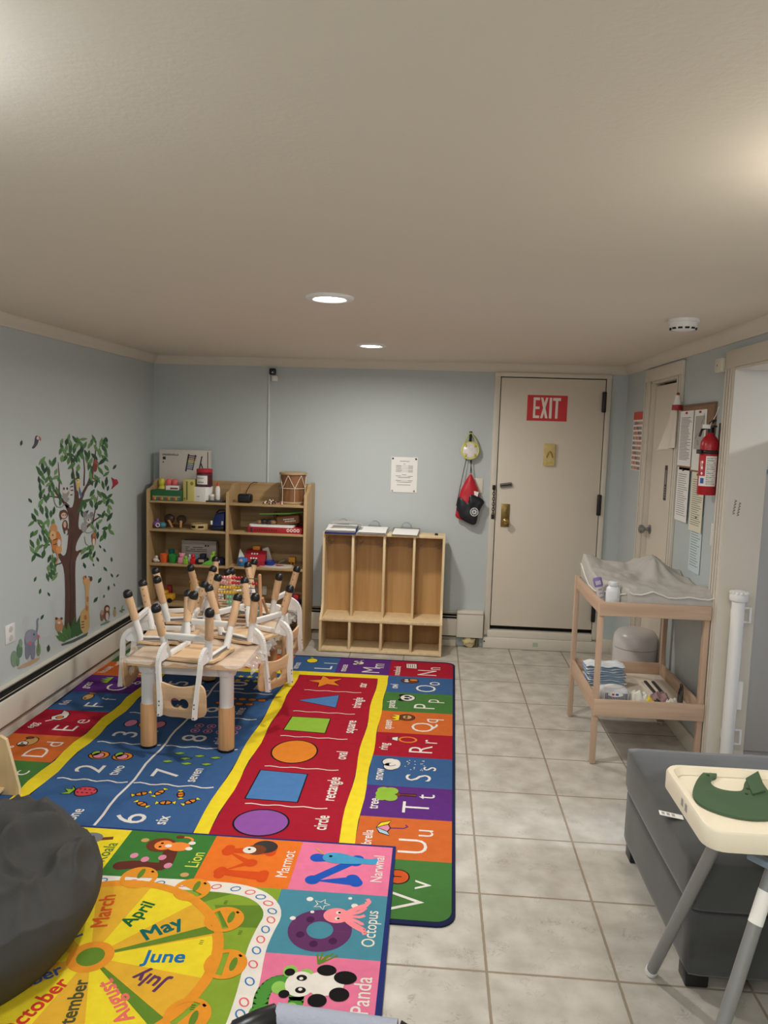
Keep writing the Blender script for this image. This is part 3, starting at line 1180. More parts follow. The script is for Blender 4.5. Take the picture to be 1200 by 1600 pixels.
def C(name, rgb, rough=.5):
    return mat(name, rgb, rough)


# --- top row, left bay
R0 = ROWS[0]
t = thing('toy_box', 'large white toy box with a xylophone picture standing at the back of the top shelf', 'box', (sx(287, -.1), -.1, R0))
b = MB()
bx0, bx1, by = sx(249, -.12), sx(326, -.12), -.12
bz1 = PY(287, 703, -.12).z
b.box(bx0, bx1, by, by + .07, R0, bz1, 0, .002)
rel(b.build('carton', C('box_white', (206, 200, 194), .6)), t)
f = Flat(lambda u, v, h: (u, by - .0004 - h, v))
DK = mat('print_dark', (44, 44, 48), .8)
w, hgt = bx1 - bx0, bz1 - R0
f.text('UNDERHÅLLA', bx0 + w * .225, bz1 - .04, .0205, DK, 1, bold=.014)
f.rect(bx0 + w * .07, bx0 + w * .13, bz1 - .078, bz1 - .056, DK, 1)
f.poly(ell(bx0 + w * .08, bz1 - .098, .006, .007), mat('print_grey', (120, 120, 120), .8), 1)
f.rect(bx1 - .012, bx1 - .006, R0 + .02, bz1 - .01, DK, 1)
cols = [(60, 50, 44), (120, 60, 50), (150, 120, 70), (190, 170, 90), (120, 140, 90), (90, 130, 130), (90, 110, 150), (70, 80, 120)]
for k, c in enumerate(cols):
    z = bz1 - .038 - k * .0145
    u0 = bx0 + w * (.60 - k * .0075)
    f.poly([(u0, z), (u0 + .062 - k * .0015, z - .004), (u0 + .062 - k * .0015, z - .012), (u0, z - .008)], mat('xylo_%d' % k, c, .7), 2)
f.stroke([(bx0 + w * .595, bz1 - .03), (bx0 + w * .535, bz1 - .165)], .012, DK, 1)
f.stroke([(bx0 + w * .73, bz1 - .035), (bx0 + w * .67, bz1 - .155)], .009, DK, 1)
f.stroke([(bx0 + w * .86, bz1 - .045), (bx0 + w * .80, bz1 - .16)], .009, DK, 1)
f.stroke([(bx0 + w * .84, bz1 - .10), (bx0 + w * .89, bz1 - .155)], .009, DK, 1)
rel(f.build('box_print'), t)
# colouring pencil box
t = thing('pencil_box', 'green box of colouring pencils lying at the left end of the top shelf', 'box', (sx(260, -.33), -.3, R0))
b = MB()
px0, px1 = sx(236, -.36), sx(284, -.36)
pz = PY(260, 766, -.36).z
b.box(px0, px1, -.36, -.25, R0, pz, 0, .002)
rel(b.build('carton', C('pencil_green', (30, 96, 56), .5)), t)
f = Flat(lambda u, v, h: (u, -.3604 - h, v))
for k in range(24):
    u = px0 + .012 + k * (px1 - px0 - .02) / 24
    cc = [(200, 60, 50), (220, 130, 60), (220, 200, 90), (90, 150, 80), (80, 110, 170), (130, 90, 60)][k % 6]
    cm_ = mat('pencil_%d' % (k % 6), cc, .6)
    f.rect(u, u + .006, R0 + .006, R0 + .028, cm_, 1)
    f.poly([(u, R0 + .028), (u + .006, R0 + .028), (u + .003, R0 + .04)], mat('pencil_tip', (226, 196, 150), .7), 1)
rel(f.build('box_print'), t)
# yellow and pink bowling-pin bottles
for px, c, nm, lab in ((255, (214, 206, 70), 'yellow_toy', 'yellow rounded plastic toy pin in front of the xylophone box'), (266, (236, 104, 104), 'pink_toy', 'pink rounded plastic toy pin next to the yellow one'), (275, (226, 110, 110), 'pink_toy2', 'pink rounded plastic toy pin beside the yellow-green book')):
    b = MB()
    x = sx(px, -.19)
    b.lathe([(.02, 0), (.03, .012), (.034, .05), (.028, .085), (.019, .102), (.025, .122), (.023, .142), (.012, .156), (0, .158)], (x, -.215, R0))
    tag(b.build('toy_pin', mat(nm, c, .45)), lab, 'toy', 'toy pins on the top shelf')
# marker box on pencils
b = MB()
b.box(sx(262, -.3), sx(281, -.3), -.345, -.28, pz + .0005, pz + .032, 0, .002)
b.box(sx(269, -.3), sx(281, -.3), -.3455, -.345, pz + .008, pz + .02, 1)
tag(b.build('crayon_box', [PAPER, C('crayon_print', (120, 60, 60))]), 'small white crayon box lying on the green pencil box', 'box')
# yellow-green book box
t = thing('card_game_box', 'upright yellow-green card box left of the white box', 'box', (sx(294, -.33), -.33, R0))
b = MB()
x0, x1 = sx(286, -.34), sx(303, -.34)
zt = PY(294, 749, -.34).z
b.box(x0, x1, -.34, -.27, R0, zt, 0, .002)
rel(b.build('carton', C('lime_card', (196, 186, 112), .6)), t)
f = Flat(lambda u, v, h: (u, -.3404 - h, v))
f.rect(x0 + .024, x0 + .034, R0 + .01, zt - .015, C('olive', (96, 100, 50)), 1)
f.poly(ell(x1 - .017, zt - .03, .012, .014), C('olive2', (150, 130, 50)), 1)
f.poly(ell(x0 + .012, R0 + .02, .008, .01), C('olive2', (150, 130, 50)), 1)
rel(f.build('box_print'), t)
# white cube box with jar on top
b = MB()
x0, x1 = sx(300, -.34), sx(318, -.34)
wz = PY(309, 761, -.34).z
M_ = Matrix.Translation((x1 - .02, -.28, 0)) @ Matrix.Rotation(radians(-12), 4, 'Z')
b.box(-.075, .05, -.06, .06, R0, wz, 0, .002, M=M_)
b.box(-.02, 0, -.0605, -.06, R0 + .035, R0 + .042, 1, M=M_)
tag(b.build('white_carton', [PAPER, C('soft_grey', (160, 160, 160))]), 'plain white cube box under the red-lidded jar', 'box')
t = thing('sweet_jar', 'red-lidded jar of dark beads with a white handwritten label', 'jar', (x1 - .005, -.275, wz))
b = MB()
jx = (sx(305, -.28) + sx(333, -.28)) / 2
jt = PY(319, 732, -.28).z
b.lathe([(.052, 0), (.058, .006), (.06, .02), (.06, jt - wz - .035), (.05, jt - wz - .028)], (jx, -.275, wz), n=32)
rel(b.build('jar_body', mat('bead_mix', (86, 40, 48), .35, vary=.9, vscale=130)), t)
b = MB()
b.lathe([(.058, 0), (.06, .003), (.06, .024), (.055, .028), (0, .029)], (jx, -.275, jt - .03), n=32)
rel(b.build('lid', C('lid_red', (188, 40, 60))), t)
b = MB()
for k in range(13):
    pass
b.grid(lambda u, v: (jx + .0608 * sin(-.85 + u * 1.5), -.275 - .0608 * cos(-.85 + u * 1.5), wz + .02 + v * .066), 12, 2)
rel(b.build('label', PAPER), t)
f = Flat(lambda u, v, h: (jx + (.0612 + h) * sin(u), -.275 - (.0612 + h) * cos(u), v))
f.stroke([(-.7 + i * .06, wz + .066 + .006 * sin(i * 2.3)) for i in range(16)], .004, DK, 1)
f.stroke([(-.6 + i * .06, wz + .036 + .006 * sin(i * 2.9)) for i in range(14)], .005, DK, 1)
rel(f.build('handwriting'), t)
# glue bottle, small jar, dark tablet
t = thing('glue_bottle', 'white glue bottle with a red nozzle on the top shelf', 'bottle', (sx(340, -.26), -.26, R0))
b = MB()
gx = sx(340, -.26)
b.lathe([(.016, 0), (.018, .004), (.018, .085), (.012, .098), (.012, .104)], (gx, -.26, R0 + .012))
rel(b.build('bottle_body', PAPER), t)
b = MB()
b.lathe([(.011, .1), (.011, .112), (.004, .135), (0, .136)], (gx, -.26, R0 + .012))
rel(b.build('nozzle', C('nozzle_red', (206, 70, 60))), t)
t = thing('paste_jar', 'tiny white paste jar in front of the glue bottle', 'jar', (sx(331, -.3), -.3, R0 + .012))
b = MB()
b.lathe([(.016, 0), (.017, .004), (.017, .03), (.015, .032)], (sx(331, -.3), -.3, R0 + .012))
rel(b.build('jar_body', C('paste', (196, 190, 176))), t)
b = MB()
b.lathe([(.0175, .03), (.0175, .042), (.015, .044), (0, .044)], (sx(331, -.3), -.3, R0 + .012))
rel(b.build('lid', PAPER), t)
b = MB()
b.box(sx(322, -.3), sx(351, -.3), -.345, -.2, R0, R0 + .0115, 0, .003)
tag(b.build('dark_slate', C('slate', (52, 56, 62), .4)), 'dark grey slate lying flat under the glue bottle', 'slate')
# --- top row right bay
t = thing('smart_puck', 'black rounded speaker puck with a thin cable on the top shelf', 'speaker', (sx(382, -.28), -.28, R0))
b = MB()
x0, x1 = sx(372, -.28), sx(393, -.28)
b.box(x0, x1, -.31, -.23, R0, PY(382, 772, -.3).z, 0, .015, seg=4)
rel(b.build('speaker_body', BLACK), t)
b = MB()
cpts = [PY(px, py, Y) for px, py, Y in ((384, 771, -.23), (387, 764, -.2), (391, 757, -.15), (397, 753.5, -.08), (402, 754, -.045))]
b.tube(cpts, .0028, 6)
rel(b.build('cable', BLACK), t)
b = MB()
for k in range(46):
    u = random.random()
    x = sx(411, -.33) + u * (sx(443, -.33) - sx(411, -.33))
    hh = .028 * (1 - abs(2 * u - 1) ** 2)
    b.ball((x, -.34 + random.uniform(-.035, .03), R0 + .007 + random.random() * hh), random.uniform(.005, .0075), random.choice((0, 0, 1, 2)), nu=8, nv=6)
o = b.build('bead_bracelets', [C('bead_white', (220, 216, 206)), C('bead_dark', (70, 50, 44)), C('bead_red', (150, 50, 50))])
tag(o, 'small heap of white and dark bead strings beside the drum', 'beads')
o['kind'] = 'stuff'
t = thing('hand_drum', 'brown wooden hand drum laced with white cord on the top shelf', 'drum', (sx(460, -.2), -.2, R0))
dx = (sx(438, -.2) + sx(482, -.2)) / 2 - .014
dt = PY(460, 736, -.2).z
H = dt - R0
b = MB()
DRUM = wood('drum_wood', (140, 96, 62), (112, 74, 46), 'Z', 14)
b.lathe([(.088, .012), (.092, .03), (.089, H * .5), (.094, H - .03), (.095, H - .02)], (dx, -.2, R0), n=36)
rel(b.build('shell', DRUM), t)
SKIN = C('drum_skin', (172, 148, 112), .7)
for nm, z0, z1, r in (('lower_hoop', 0, .018, .098), ('upper_hoop', H - .028, H - .008, .105)):
    b = MB()
    b.lathe([(r - .01, z0), (r, z0 + .004), (r, z1 - .004), (r - .006, z1), (0, z1 + .001)], (dx, -.2, R0), n=36)
    rel(b.build(nm, SKIN), t)
b = MB()
CORD = C('cord_white', (214, 200, 176), .8)
n = 6
for k in range(n):
    a = 2 * pi * (k + .5) / n + .32
    for s in (-1, 1):
        a1 = a + s * pi / n
        pts = [(dx + (.099 - .004 * sin(pi * q)) * cos(a1 + (a - a1) * q), -.2 + (.099 - .004 * sin(pi * q)) * sin(a1 + (a - a1) * q), R0 + H - .03 + (H * .48 - H + .03) * q) for q in (0, .25, .5, .75, 1)]
        b.tube(pts, .0028, 6)
    b.tube([(dx + .097 * cos(a), -.2 + .097 * sin(a), R0 + H * .48), (dx + .098 * cos(a), -.2 + .098 * sin(a), R0 + .015)], .0028, 6)
b.tube([(dx + .0945 * cos(2 * pi * k / 36), -.2 + .0945 * sin(2 * pi * k / 36), R0 + H * .48) for k in range(37)], .0028, 6, cap=False)
rel(b.build('lacing', CORD), t)

# --- second row left
R1 = ROWS[1]
t = thing('bead_toy', 'small purple and teal soft toy at the left end of the second shelf', 'toy', (sx(249, -.3), -.3, R1))
x = sx(249, -.3)
b = MB()
b.ball((x - .018, -.3, R1 + .028), (.03, .03, .028))
b.ball((x - .014, -.3, R1 + .06), (.012, .012, .014))
rel(b.build('purple_half', C('toy_purple', (120, 84, 150))), t)
b = MB()
b.ball((x + .026, -.305, R1 + .024), (.028, .026, .024))
rel(b.build('teal_half', C('toy_teal', (70, 130, 150))), t)
b = MB()
b.tube([(x + .014 * cos(a), -.333, R1 + .026 + .014 * sin(a)) for a in [k * pi / 6 for k in range(13)]], .003, 6, cap=False)
rel(b.build('ring', PAPER), t)
for px, py, r, hx, lab in ((264, 811, .038, 8, 'round dark wooden rattle with its handle pointing right'), (283, 812, .036, 2, 'round dark wooden rattle standing upright, nearer the tambourine')):
    x = sx(px, -.28)
    t = thing('hand_rattle', lab, 'rattle', (x, -.28, R1), 0, 'wooden rattles on the second shelf')
    b = MB()
    Mr = Matrix.Translation((x, -.27, R1 + r + .03)) @ Matrix.Rotation(pi / 2, 4, 'X')
    b.lathe([(0, .02), (r * .7, .018), (r, .008), (r, -.008), (r * .7, -.018), (0, -.02)], M=Mr)
    rel(b.build('rattle_head', C('dark_wood', (58, 38, 26), .35)), t)
    b = MB()
    b.tube([(x, -.285, R1 + r + .02), (x + hx * .005, -.32, R1 + .011)], [.011, .008], 10)
    rel(b.build('handle', C('handle_wood', (186, 136, 90))), t)
t = thing('tambourine', 'pale wooden ring tambourine lying on the second shelf', 'tambourine', (sx(312, -.27), -.27, R1))
b = MB()
x = sx(312, -.27)
b.lathe([(.062, 0), (.064, .002), (.064, .042), (.062, .044), (.058, .044), (.058, 0)], (x, -.27, R1), n=36)
rel(b.build('hoop', C('pale_wood', (204, 178, 126), .6)), t)
b = MB()
for a in (-.5, .45):
    Mr = Matrix.Translation((x, -.27, R1 + .022)) @ Matrix.Rotation(a, 4, 'Z')
    b.box(-.02, .02, -.0648, -.0635, -.008, .008, 0, M=Mr)
rel(b.build('jingle_slots', DARKGAP), t)
t = thing('lunch_bag', 'blue bag with white side tabs at the right end of the left second shelf', 'bag', (sx(341, -.28), -.28, R1))
x0, x1 = sx(331, -.3), sx(351.5, -.3)
b = MB()
b.box(x0, x1, -.33, -.2, R1, R1 + .118, 0, .016, seg=3)
for v in b.bm.verts:
    if v.co.z > R1 + .09:
        v.co.x = (v.co.x - x1) * .8 + x1 - .002
        v.co.y = (v.co.y + .26) * .6 - .25
        v.co.z += .02 * (v.co.x - x0) / (x1 - x0)
rel(b.build('bag_body', C('bag_blue', (26, 50, 120))), t)
b = MB()
b.box(x0 - .001, x1 + .001, -.335, -.2, R1, R1 + .035, 0, .01)
rel(b.build('bag_base', C('navy', (18, 22, 44))), t)
for xa, xb in ((x0, x0 + .016), (x1 - .018, x1 - .002)):
    b = MB()
    b.box(xa, xb, -.336, -.33, R1 + .045, R1 + .075, 0, .003)
    rel(b.build('side_tab', PAPER), t)
b = MB()
b.tube([(x0 + .02, -.25, R1 + .125), (x0 + .045, -.25, R1 + .148), (x1 - .012, -.25, R1 + .15), (x1 - .006, -.25, R1 + .12)], .005, 8)
rel(b.build('carry_loop', BLACK), t)
# --- second row right
t = thing('board_game', 'red board game box lying at the bottom of the second right shelf', 'box', (sx(430, -.25), -.25, R1))
x0, x1 = sx(388, -.33), sx(473, -.33)
b = MB()
b.box(x0, x1, -.345, -.08, R1, R1 + .044, 0, .003)
rel(b.build('carton', C('game_red', (168, 30, 44))), t)
f = Flat(lambda u, v, h: (u, -.3454 - h, v))
for k in range(10):
    u = x0 + .05 + k * .018
    f.rect(u, u + .011, R1 + .014, R1 + .03, C('game_dark_red', (104, 20, 30)), 1)
for k in range(4):
    u = x1 - .105 + k * .025
    f.stroke(ell(u, R1 + .026, .008, .01), .005, PAPER, 1, closed=True)
f.rect(x0 + .02, x0 + .035, R1 + .005, R1 + .035, DK, 1)
rel(f.build('box_print'), t)
b = MB()
b.prism(rrect(sx(389, -.33), sx(459, -.33), -.345, -.12, .03), 'xy', R1 + .0445, R1 + .058)
tag(b.build('white_board', PAPER), 'white drawing board resting on the red board game', 'board')
b = MB()
zz = R1 + .0585
x0, x1 = sx(430, -.3), sx(468, -.3)
Mp = Matrix.Translation(((x0 + x1) / 2, -.24, zz + .036)) @ Matrix.Rotation(radians(-7), 4, 'Y')
b.box(-.088, .088, -.05, .05, -.032, .032, 0, .014, M=Mp, seg=3)
for k in range(7):
    b.box(-.03 + k * .012, -.022 + k * .012, -.0508, -.05, .004, .012, 1, M=Mp)
    b.box(-.02 + k * .012, -.012 + k * .012, -.0508, -.05, -.012, -.004, 1, M=Mp)
tag(b.build('brown_pouch', [C('pouch_brown', (126, 84, 52), .6), PAPER]), 'brown pouch printed with two white lines on the second right shelf', 'pouch')
b = MB()
for k in range(5):
    z0 = zz + .075 + k * .002
    q0, q1 = PY(406 + k * 5, 806 - k * .6, -.27), PY(455 + k * 5, 802.5 - k * .4, -.25)
    b.tube([(q0.x, -.28 + k * .012, max(q0.z, zz + .074)), (q1.x, -.26 + k * .012, max(q1.z, zz + .08))], .004, 6)
tag(b.build('green_straws', C('neon_green', (140, 206, 90), .4)), 'bundle of thin neon green sticks lying over the brown pouch', 'sticks')
b = MB()
for px, r, c in ((405, .018, 0), (412, .02, 1), (421, .021, 1), (426, .019, 0)):
    q = PY(px, 815, -.3)
    b.ball((q.x, -.29, zz + r), (r * 1.4, r, r), c)
tag(b.build('percussion_cluster', [C('brown_bell', (140, 110, 74)), C('dark_bell', (46, 38, 32))]), 'dark cluster of small bells left of the brown pouch', 'bells')
b = MB()
q = PY(430, 797, -.14)
b.ball((q.x, -.12, zz + .06), (.022, .02, .022))
b.tube([(q.x, -.12, zz + .001), (q.x, -.12, zz + .05)], .014, 10)
tag(b.build('wood_shaker', C('shaker_wood', (132, 104, 62))), 'round wooden shaker at the back of the second right shelf', 'shaker')

# --- third row left
R2 = ROWS[2]
t = thing('printed_carton', 'white printed carton standing at the back of the third left shelf', 'box', (sx(311, -.14), -.14, R2))
x0, x1 = sx(284, -.15), sx(338, -.15)
zt = PY(311, 845, -.15).z
b = MB()
b.box(x0, x1, -.15, -.09, R2, zt, 0, .002)
rel(b.build('carton', C('carton_grey', (190, 180, 172), .6)), t)
f = Flat(lambda u, v, h: (u, -.1504 - h, v))
for k, (u0, u1, v) in enumerate(((.03, .06, .05), (.09, .17, .05), (.03, .05, .065), (.07, .11, .066), (.12, .2, .066), (.03, .2, .08))):
    f.rect(x0 + u0, x0 + u1, zt - v - .005, zt - v, INK, 1)
f.rect(x1 - .09, x1 - .075, zt - .045, zt - .03, INK, 1)
f.rect(x1 - .068, x1 - .056, zt - .045, zt - .03, INK, 1)
rel(f.build('box_print'), t)
b = MB()
x = sx(243.5, -.33)
b.ball((x, -.33, R2 + .018), (.022, .02, .018))
b.ball((x + .006, -.335, R2 + .04), (.012, .012, .013))
b.ball((x + .02, -.335, R2 + .012), (.012, .01, .008))
tag(b.build('white_shell_toy', C('shell_white', (216, 206, 196))), 'small white animal figure at the left end of the third shelf', 'toy')


def cup(px0, px1, py0, c, lab, Y=-.32, handle=0):
    x0, x1 = sx(px0, Y), sx(px1, Y)
    z1 = PY(px0, py0, Y).z
    r, h = (x1 - x0) / 2, z1 - R2
    t = thing('toy_cup', lab, 'toy cup', ((x0 + x1) / 2, Y, R2), 0, 'plastic cups on the third shelf')
    b = MB()
    b.lathe([(r * .75, 0), (r * .8, .003), (r, h), (r * .9, h), (r * .72, .006), (0, .006)], ((x0 + x1) / 2, Y, R2))
    rel(b.build('cup_body', C('cup_%d_%d' % c[:2], c, .4)), t)
    if handle:
        b = MB()
        xx = (x0 + x1) / 2 + r * .9
        b.tube([(xx, Y, R2 + h * .75), (xx + .02, Y, R2 + h * .7), (xx + .022, Y, R2 + h * .4), (xx - .003, Y, R2 + h * .25)], .004, 8)
        rel(b.build('handle', C('cup_%d_%d' % c[:2], c, .4)), t)


cup(250, 263, 865, (226, 96, 40), 'orange plastic cup on the third left shelf')
cup(263, 277, 866, (40, 140, 60), 'green plastic cup with a handle on the third left shelf', handle=1)
cup(263, 273, 858, (24, 112, 104), 'teal plastic cup behind the green one', -.22)


def figure(nm, px, py0, w, c, lab, head=True, Y=-.34, c2=None):
    x = sx(px, Y)
    z1 = PY(px, py0, Y).z
    h = z1 - R2
    t = thing(nm, lab, 'toy', (x, Y, R2))
    b = MB()
    b.box(x - w / 2, x + w / 2, Y - w * .35, Y + w * .35, R2, R2 + h * .6, 0, min(w * .2, .009), seg=3)
    rel(b.build('toy_body', C('fig_%d_%d_%d' % c, c, .4)), t)
    b = MB()
    b.ball((x, Y, R2 + h * .76), (w * .36, w * .34, h * .25))
    if c2:
        b.ball((x - w * .3, Y, R2 + h * .92), (w * .14, w * .1, h * .1))
        b.ball((x + w * .3, Y, R2 + h * .92), (w * .14, w * .1, h * .1))
    rel(b.build('toy_head', C('fig_%d_%d_%d' % c, c, .4)), t)


figure('pink_pig', 284.5, 864, .055, (226, 150, 170), 'pink toy pig with two ears in front of the white carton', c2=1)
figure('lime_figure', 290.5, 868, .034, (132, 196, 50), 'lime green toy figure between the pink pig and the red one', Y=-.36)
figure('red_figure', 302, 866, .042, (206, 30, 44), 'red toy figure in front of the white carton')
figure('white_figure', 296.5, 866, .028, (206, 206, 206), 'small white toy figure just left of the red one', Y=-.29)
figure('blue_figure', 308, 866, .03, (110, 160, 196), 'pale blue toy figure right of the red one', Y=-.27)
t = thing('toy_train', 'dark navy toy engine with a tan panel on the third shelf', 'toy vehicle', (sx(317, -.33), -.33, R2))
b = MB()
x0, x1 = sx(309, -.33), sx(325, -.33)
b.box(x0, x1, -.36, -.3, R2 + .008, R2 + .045, 0, .004)
b.box(x0 + .022, x1 - .015, -.355, -.305, R2 + .045, R2 + .08, 0, .004)
rel(b.build('engine_body', C('engine_navy', (18, 24, 40))), t)
b = MB()
b.box(x0 + .018, x1 - .02, -.362, -.36, R2 + .02, R2 + .04, 0)
rel(b.build('tan_panel', C('tan', (196, 160, 136))), t)
for x in (x0 + .015, x1 - .015):
    b = MB()
    b.lathe([(0, .004), (.011, .003), (.011, -.003), (0, -.004)], M=Matrix.Translation((x, -.361, R2 + .011)) @ Matrix.Rotation(pi / 2, 4, 'X'))
    rel(b.build('wheel', BLACK), t)
t = thing('toy_truck', 'lime green toy digger with a raised arm on the third shelf', 'toy vehicle', (sx(326, -.345), -.345, R2))
b = MB()
x0, x1 = sx(316, -.35), sx(332, -.35)
b.prism([(x0, R2 + .003), (x1, R2 + .003), (x1, R2 + .045), (x0 + .03, R2 + .025)], 'xz', -.37, -.33)
rel(b.build('scoop', C('lime', (110, 200, 60))), t)
b = MB()
x = sx(333, -.33)
b.box(x - .014, x + .014, -.345, -.315, R2 + .03, R2 + .075, 0, .003)
b.box(x - .002, x + .016, -.345, -.315, R2 + .075, R2 + .1, 0, .003)
b.box(x - .012, x + .012, -.345, -.315, R2, R2 + .03, 0, .003)
rel(b.build('arm', C('lime2', (150, 206, 56))), t)
t = thing('toddler_cap', 'navy cap with a white badge at the right end of the third left shelf', 'cap', (sx(343, -.33), -.33, R2))
b = MB()
x = sx(343.5, -.32)
b.lathe([(.046, .002), (.046, .02), (.04, .042), (.024, .055), (0, .059)], (x, -.31, R2))
rel(b.build('crown', C('cap_navy', (28, 26, 58), .8)), t)
b = MB()
b.grid(lambda u, v: (x + (.034 + .01 * v) * sin(-1.3 + 2.6 * u), -.31 - (.044 + v * .03) * cos(-1.3 + 2.6 * u) , R2 + .012 - v * .006), 14, 3)
rel(b.build('brim', C('cap_navy', (28, 26, 58), .8)), t)
b = MB()
b.box(x - .012, x + .012, -.358, -.355, R2 + .018, R2 + .036, 0, .002)
rel(b.build('badge', PAPER), t)

# --- third row right
t = thing('blue_bucket', 'bright blue rounded toy bucket at the left of the third right shelf', 'toy', (sx(379.5, -.34), -.34, R2))
b = MB()
x = sx(379.5, -.34)
b.lathe([(.03, 0), (.036, .006), (.042, .04), (.036, .062), (.03, .064), (.03, .058), (0, .056)], (x, -.335, R2), sx=1, sy=.8)
rel(b.build('bucket', C('bright_blue', (50, 124, 190))), t)
b = MB()
b.ball((x - .004, -.372, R2 + .046), (.014, .006, .012))
rel(b.build('face_patch', C('face_pink', (206, 160, 160))), t)
t = thing('toy_register', 'red toy cash register with a slanted front on the third right shelf', 'toy', (sx(400, -.25), -.25, R2))
b = MB()
x0, x1 = sx(384, -.3), sx(416, -.3)
b.prism([(-.34, R2), (-.34, R2 + .04), (-.27, R2 + .11), (-.17, R2 + .11), (-.17, R2)], 'yz', x0, x1)
rel(b.build('case', C('reg_red', (160, 28, 42))), t)
for i in range(3):
    for j in range(2):
        b = MB()
        Mr = Matrix.Translation((x0 + .05 + i * .02, -.322 + j * .03, R2 + .058 + j * .03)) @ Matrix.Rotation(radians(45), 4, 'X')
        b.box(-.006, .006, -.006, .006, 0, .005, 0, .001, M=Mr)
        rel(b.build('key', PAPER), t)
b = MB()
b.box(sx(398, -.2), sx(409, -.2), -.25, -.2, R2 + .1105, R2 + .14, 0, .003)
tag(b.build('orange_block', C('orange_block', (206, 136, 50))), 'orange block sitting on top of the red toy register', 'block')
t = thing('toy_phone', 'white toy handset leaning against the red register', 'toy', (sx(420, -.24), -.24, R2))
b = MB()
x = sx(419, -.24)
Mr = Matrix.Translation((x + .02, -.24, R2 + .001)) @ Matrix.Rotation(radians(-16), 4, 'Y')
b.box(-.026, .026, -.014, .014, .012, .135, 0, .008, M=Mr)
rel(b.build('handset', C('handset_white', (196, 190, 182))), t)
b = MB()
for i in range(3):
    for j in range(5):
        b.box(-.016 + i * .013, -.009 + i * .013, -.0155, -.014, .03 + j * .015, .038 + j * .015, 0, M=Mr)
rel(b.build('keypad', C('soft_grey', (160, 160, 160))), t)
t = thing('toy_bowl', 'cobalt blue toy bowl on the third right shelf', 'toy', (sx(423.5, -.3), -.3, R2))
b = MB()
b.lathe([(.02, 0), (.03, .012), (.038, .04), (.034, .04), (.026, .016), (0, .008)], (sx(423.5, -.3), -.3, R2 + .002))
rel(b.build('bowl', C('cobalt', (24, 56, 150))), t)
t = thing('paper_plate', 'white oval board with a red shape, front of the third right shelf', 'plate', (sx(430, -.34), -.34, R2))
b = MB()
x0, x1 = sx(401, -.36), sx(457, -.36)
b.prism(ell((x0 + x1) / 2, -.3, (x1 - x0) / 2, .075, 0, 32), 'xy', R2 + .0005, R2 + .009)
rel(b.build('plate_disc', C('plate_white', (206, 198, 192))), t)
f = Flat(lambda u, v, h: (u, v, R2 + .0094 + h))
f.poly([((x0 + x1) / 2 - .02, -.27), ((x0 + x1) / 2 + .07, -.29), ((x0 + x1) / 2 + .05, -.32), ((x0 + x1) / 2 + .02, -.33)], C('plate_red', (176, 36, 46)), 1)
rel(f.build('red_shape'), t)
b = MB()
for k in range(5):
    b.tube([(sx(436 + k * 2, -.16), -.19 + .01 * k, R2 + .006 + k * .006), (sx(446 + k, -.16), -.14 - .01 * k, R2 + .012 + k * .007)], .007, 8, k % 2)
tag(b.build('craft_tools', [C('grey_tool', (140, 134, 124)), C('tan_tool', (166, 140, 110))]), 'jumble of grey craft tools behind the white oval board', 'tools')
b = MB()
b.box(sx(453, -.2), sx(463, -.2), -.22, -.17, R2 + .022, R2 + .06, 0, .003)
b.tube([(sx(456, -.2), -.195, R2 + .022), (sx(456, -.2), -.195, R2)], .006, 8)
b.tube([(sx(461, -.2), -.195, R2 + .022), (sx(461, -.2), -.195, R2)], .006, 8)
tag(b.build('orange_stool_toy', C('mustard', (206, 146, 40))), 'mustard toy stool at the right end of the third shelf', 'toy')
t = thing('pennant_bag', 'white triangular paper flag behind the blue bucket', 'flag', (sx(378, -.29), -.29, R2))
b = MB()
b.prism([(sx(371, -.29), R2), (sx(390, -.29), R2), (sx(376, -.29), PY(376, 857, -.29).z)], 'xz', -.295, -.29)
rel(b.build('flag_sheet', PAPER), t)
f = Flat(lambda u, v, h: (u, -.2954 - h, v))
f.stroke([(sx(373, -.29), R2 + .03), (sx(381, -.29), R2 + .04)], .006, DK, 1)
f.stroke([(sx(374, -.29), R2 + .055), (sx(379, -.29), R2 + .06)], .005, DK, 1)
rel(f.build('flag_print'), t)
# --- fourth row
R3 = ROWS[3]
t = thing('toy_truck', 'purple toy car with yellow wheels on the fourth right shelf', 'toy vehicle', (sx(460, -.3), -.3, R3))
x0, x1 = sx(448, -.3), sx(472, -.3)
b = MB()
b.box(x0, x1, -.34, -.26, R3 + .02, R3 + .06, 0, .01)
b.box(x0 + .02, x1 - .05, -.335, -.265, R3 + .06, R3 + .1, 0, .01)
rel(b.build('car_body', C('car_purple', (52, 44, 110))), t)
b = MB()
b.box(x0 + .06, x1 - .008, -.33, -.27, R3 + .06, R3 + .1, 0, .012)
rel(b.build('red_hopper', C('hopper_red', (170, 40, 44))), t)
for x in (x0 + .03, x1 - .028):
    b = MB()
    b.lathe([(0, .008), (.02, .007), (.024, 0), (.02, -.007), (0, -.008)], M=Matrix.Translation((x, -.345, R3 + .025)) @ Matrix.Rotation(pi / 2, 4, 'X'))
    rel(b.build('wheel', C('wheel_yellow', (216, 180, 50))), t)
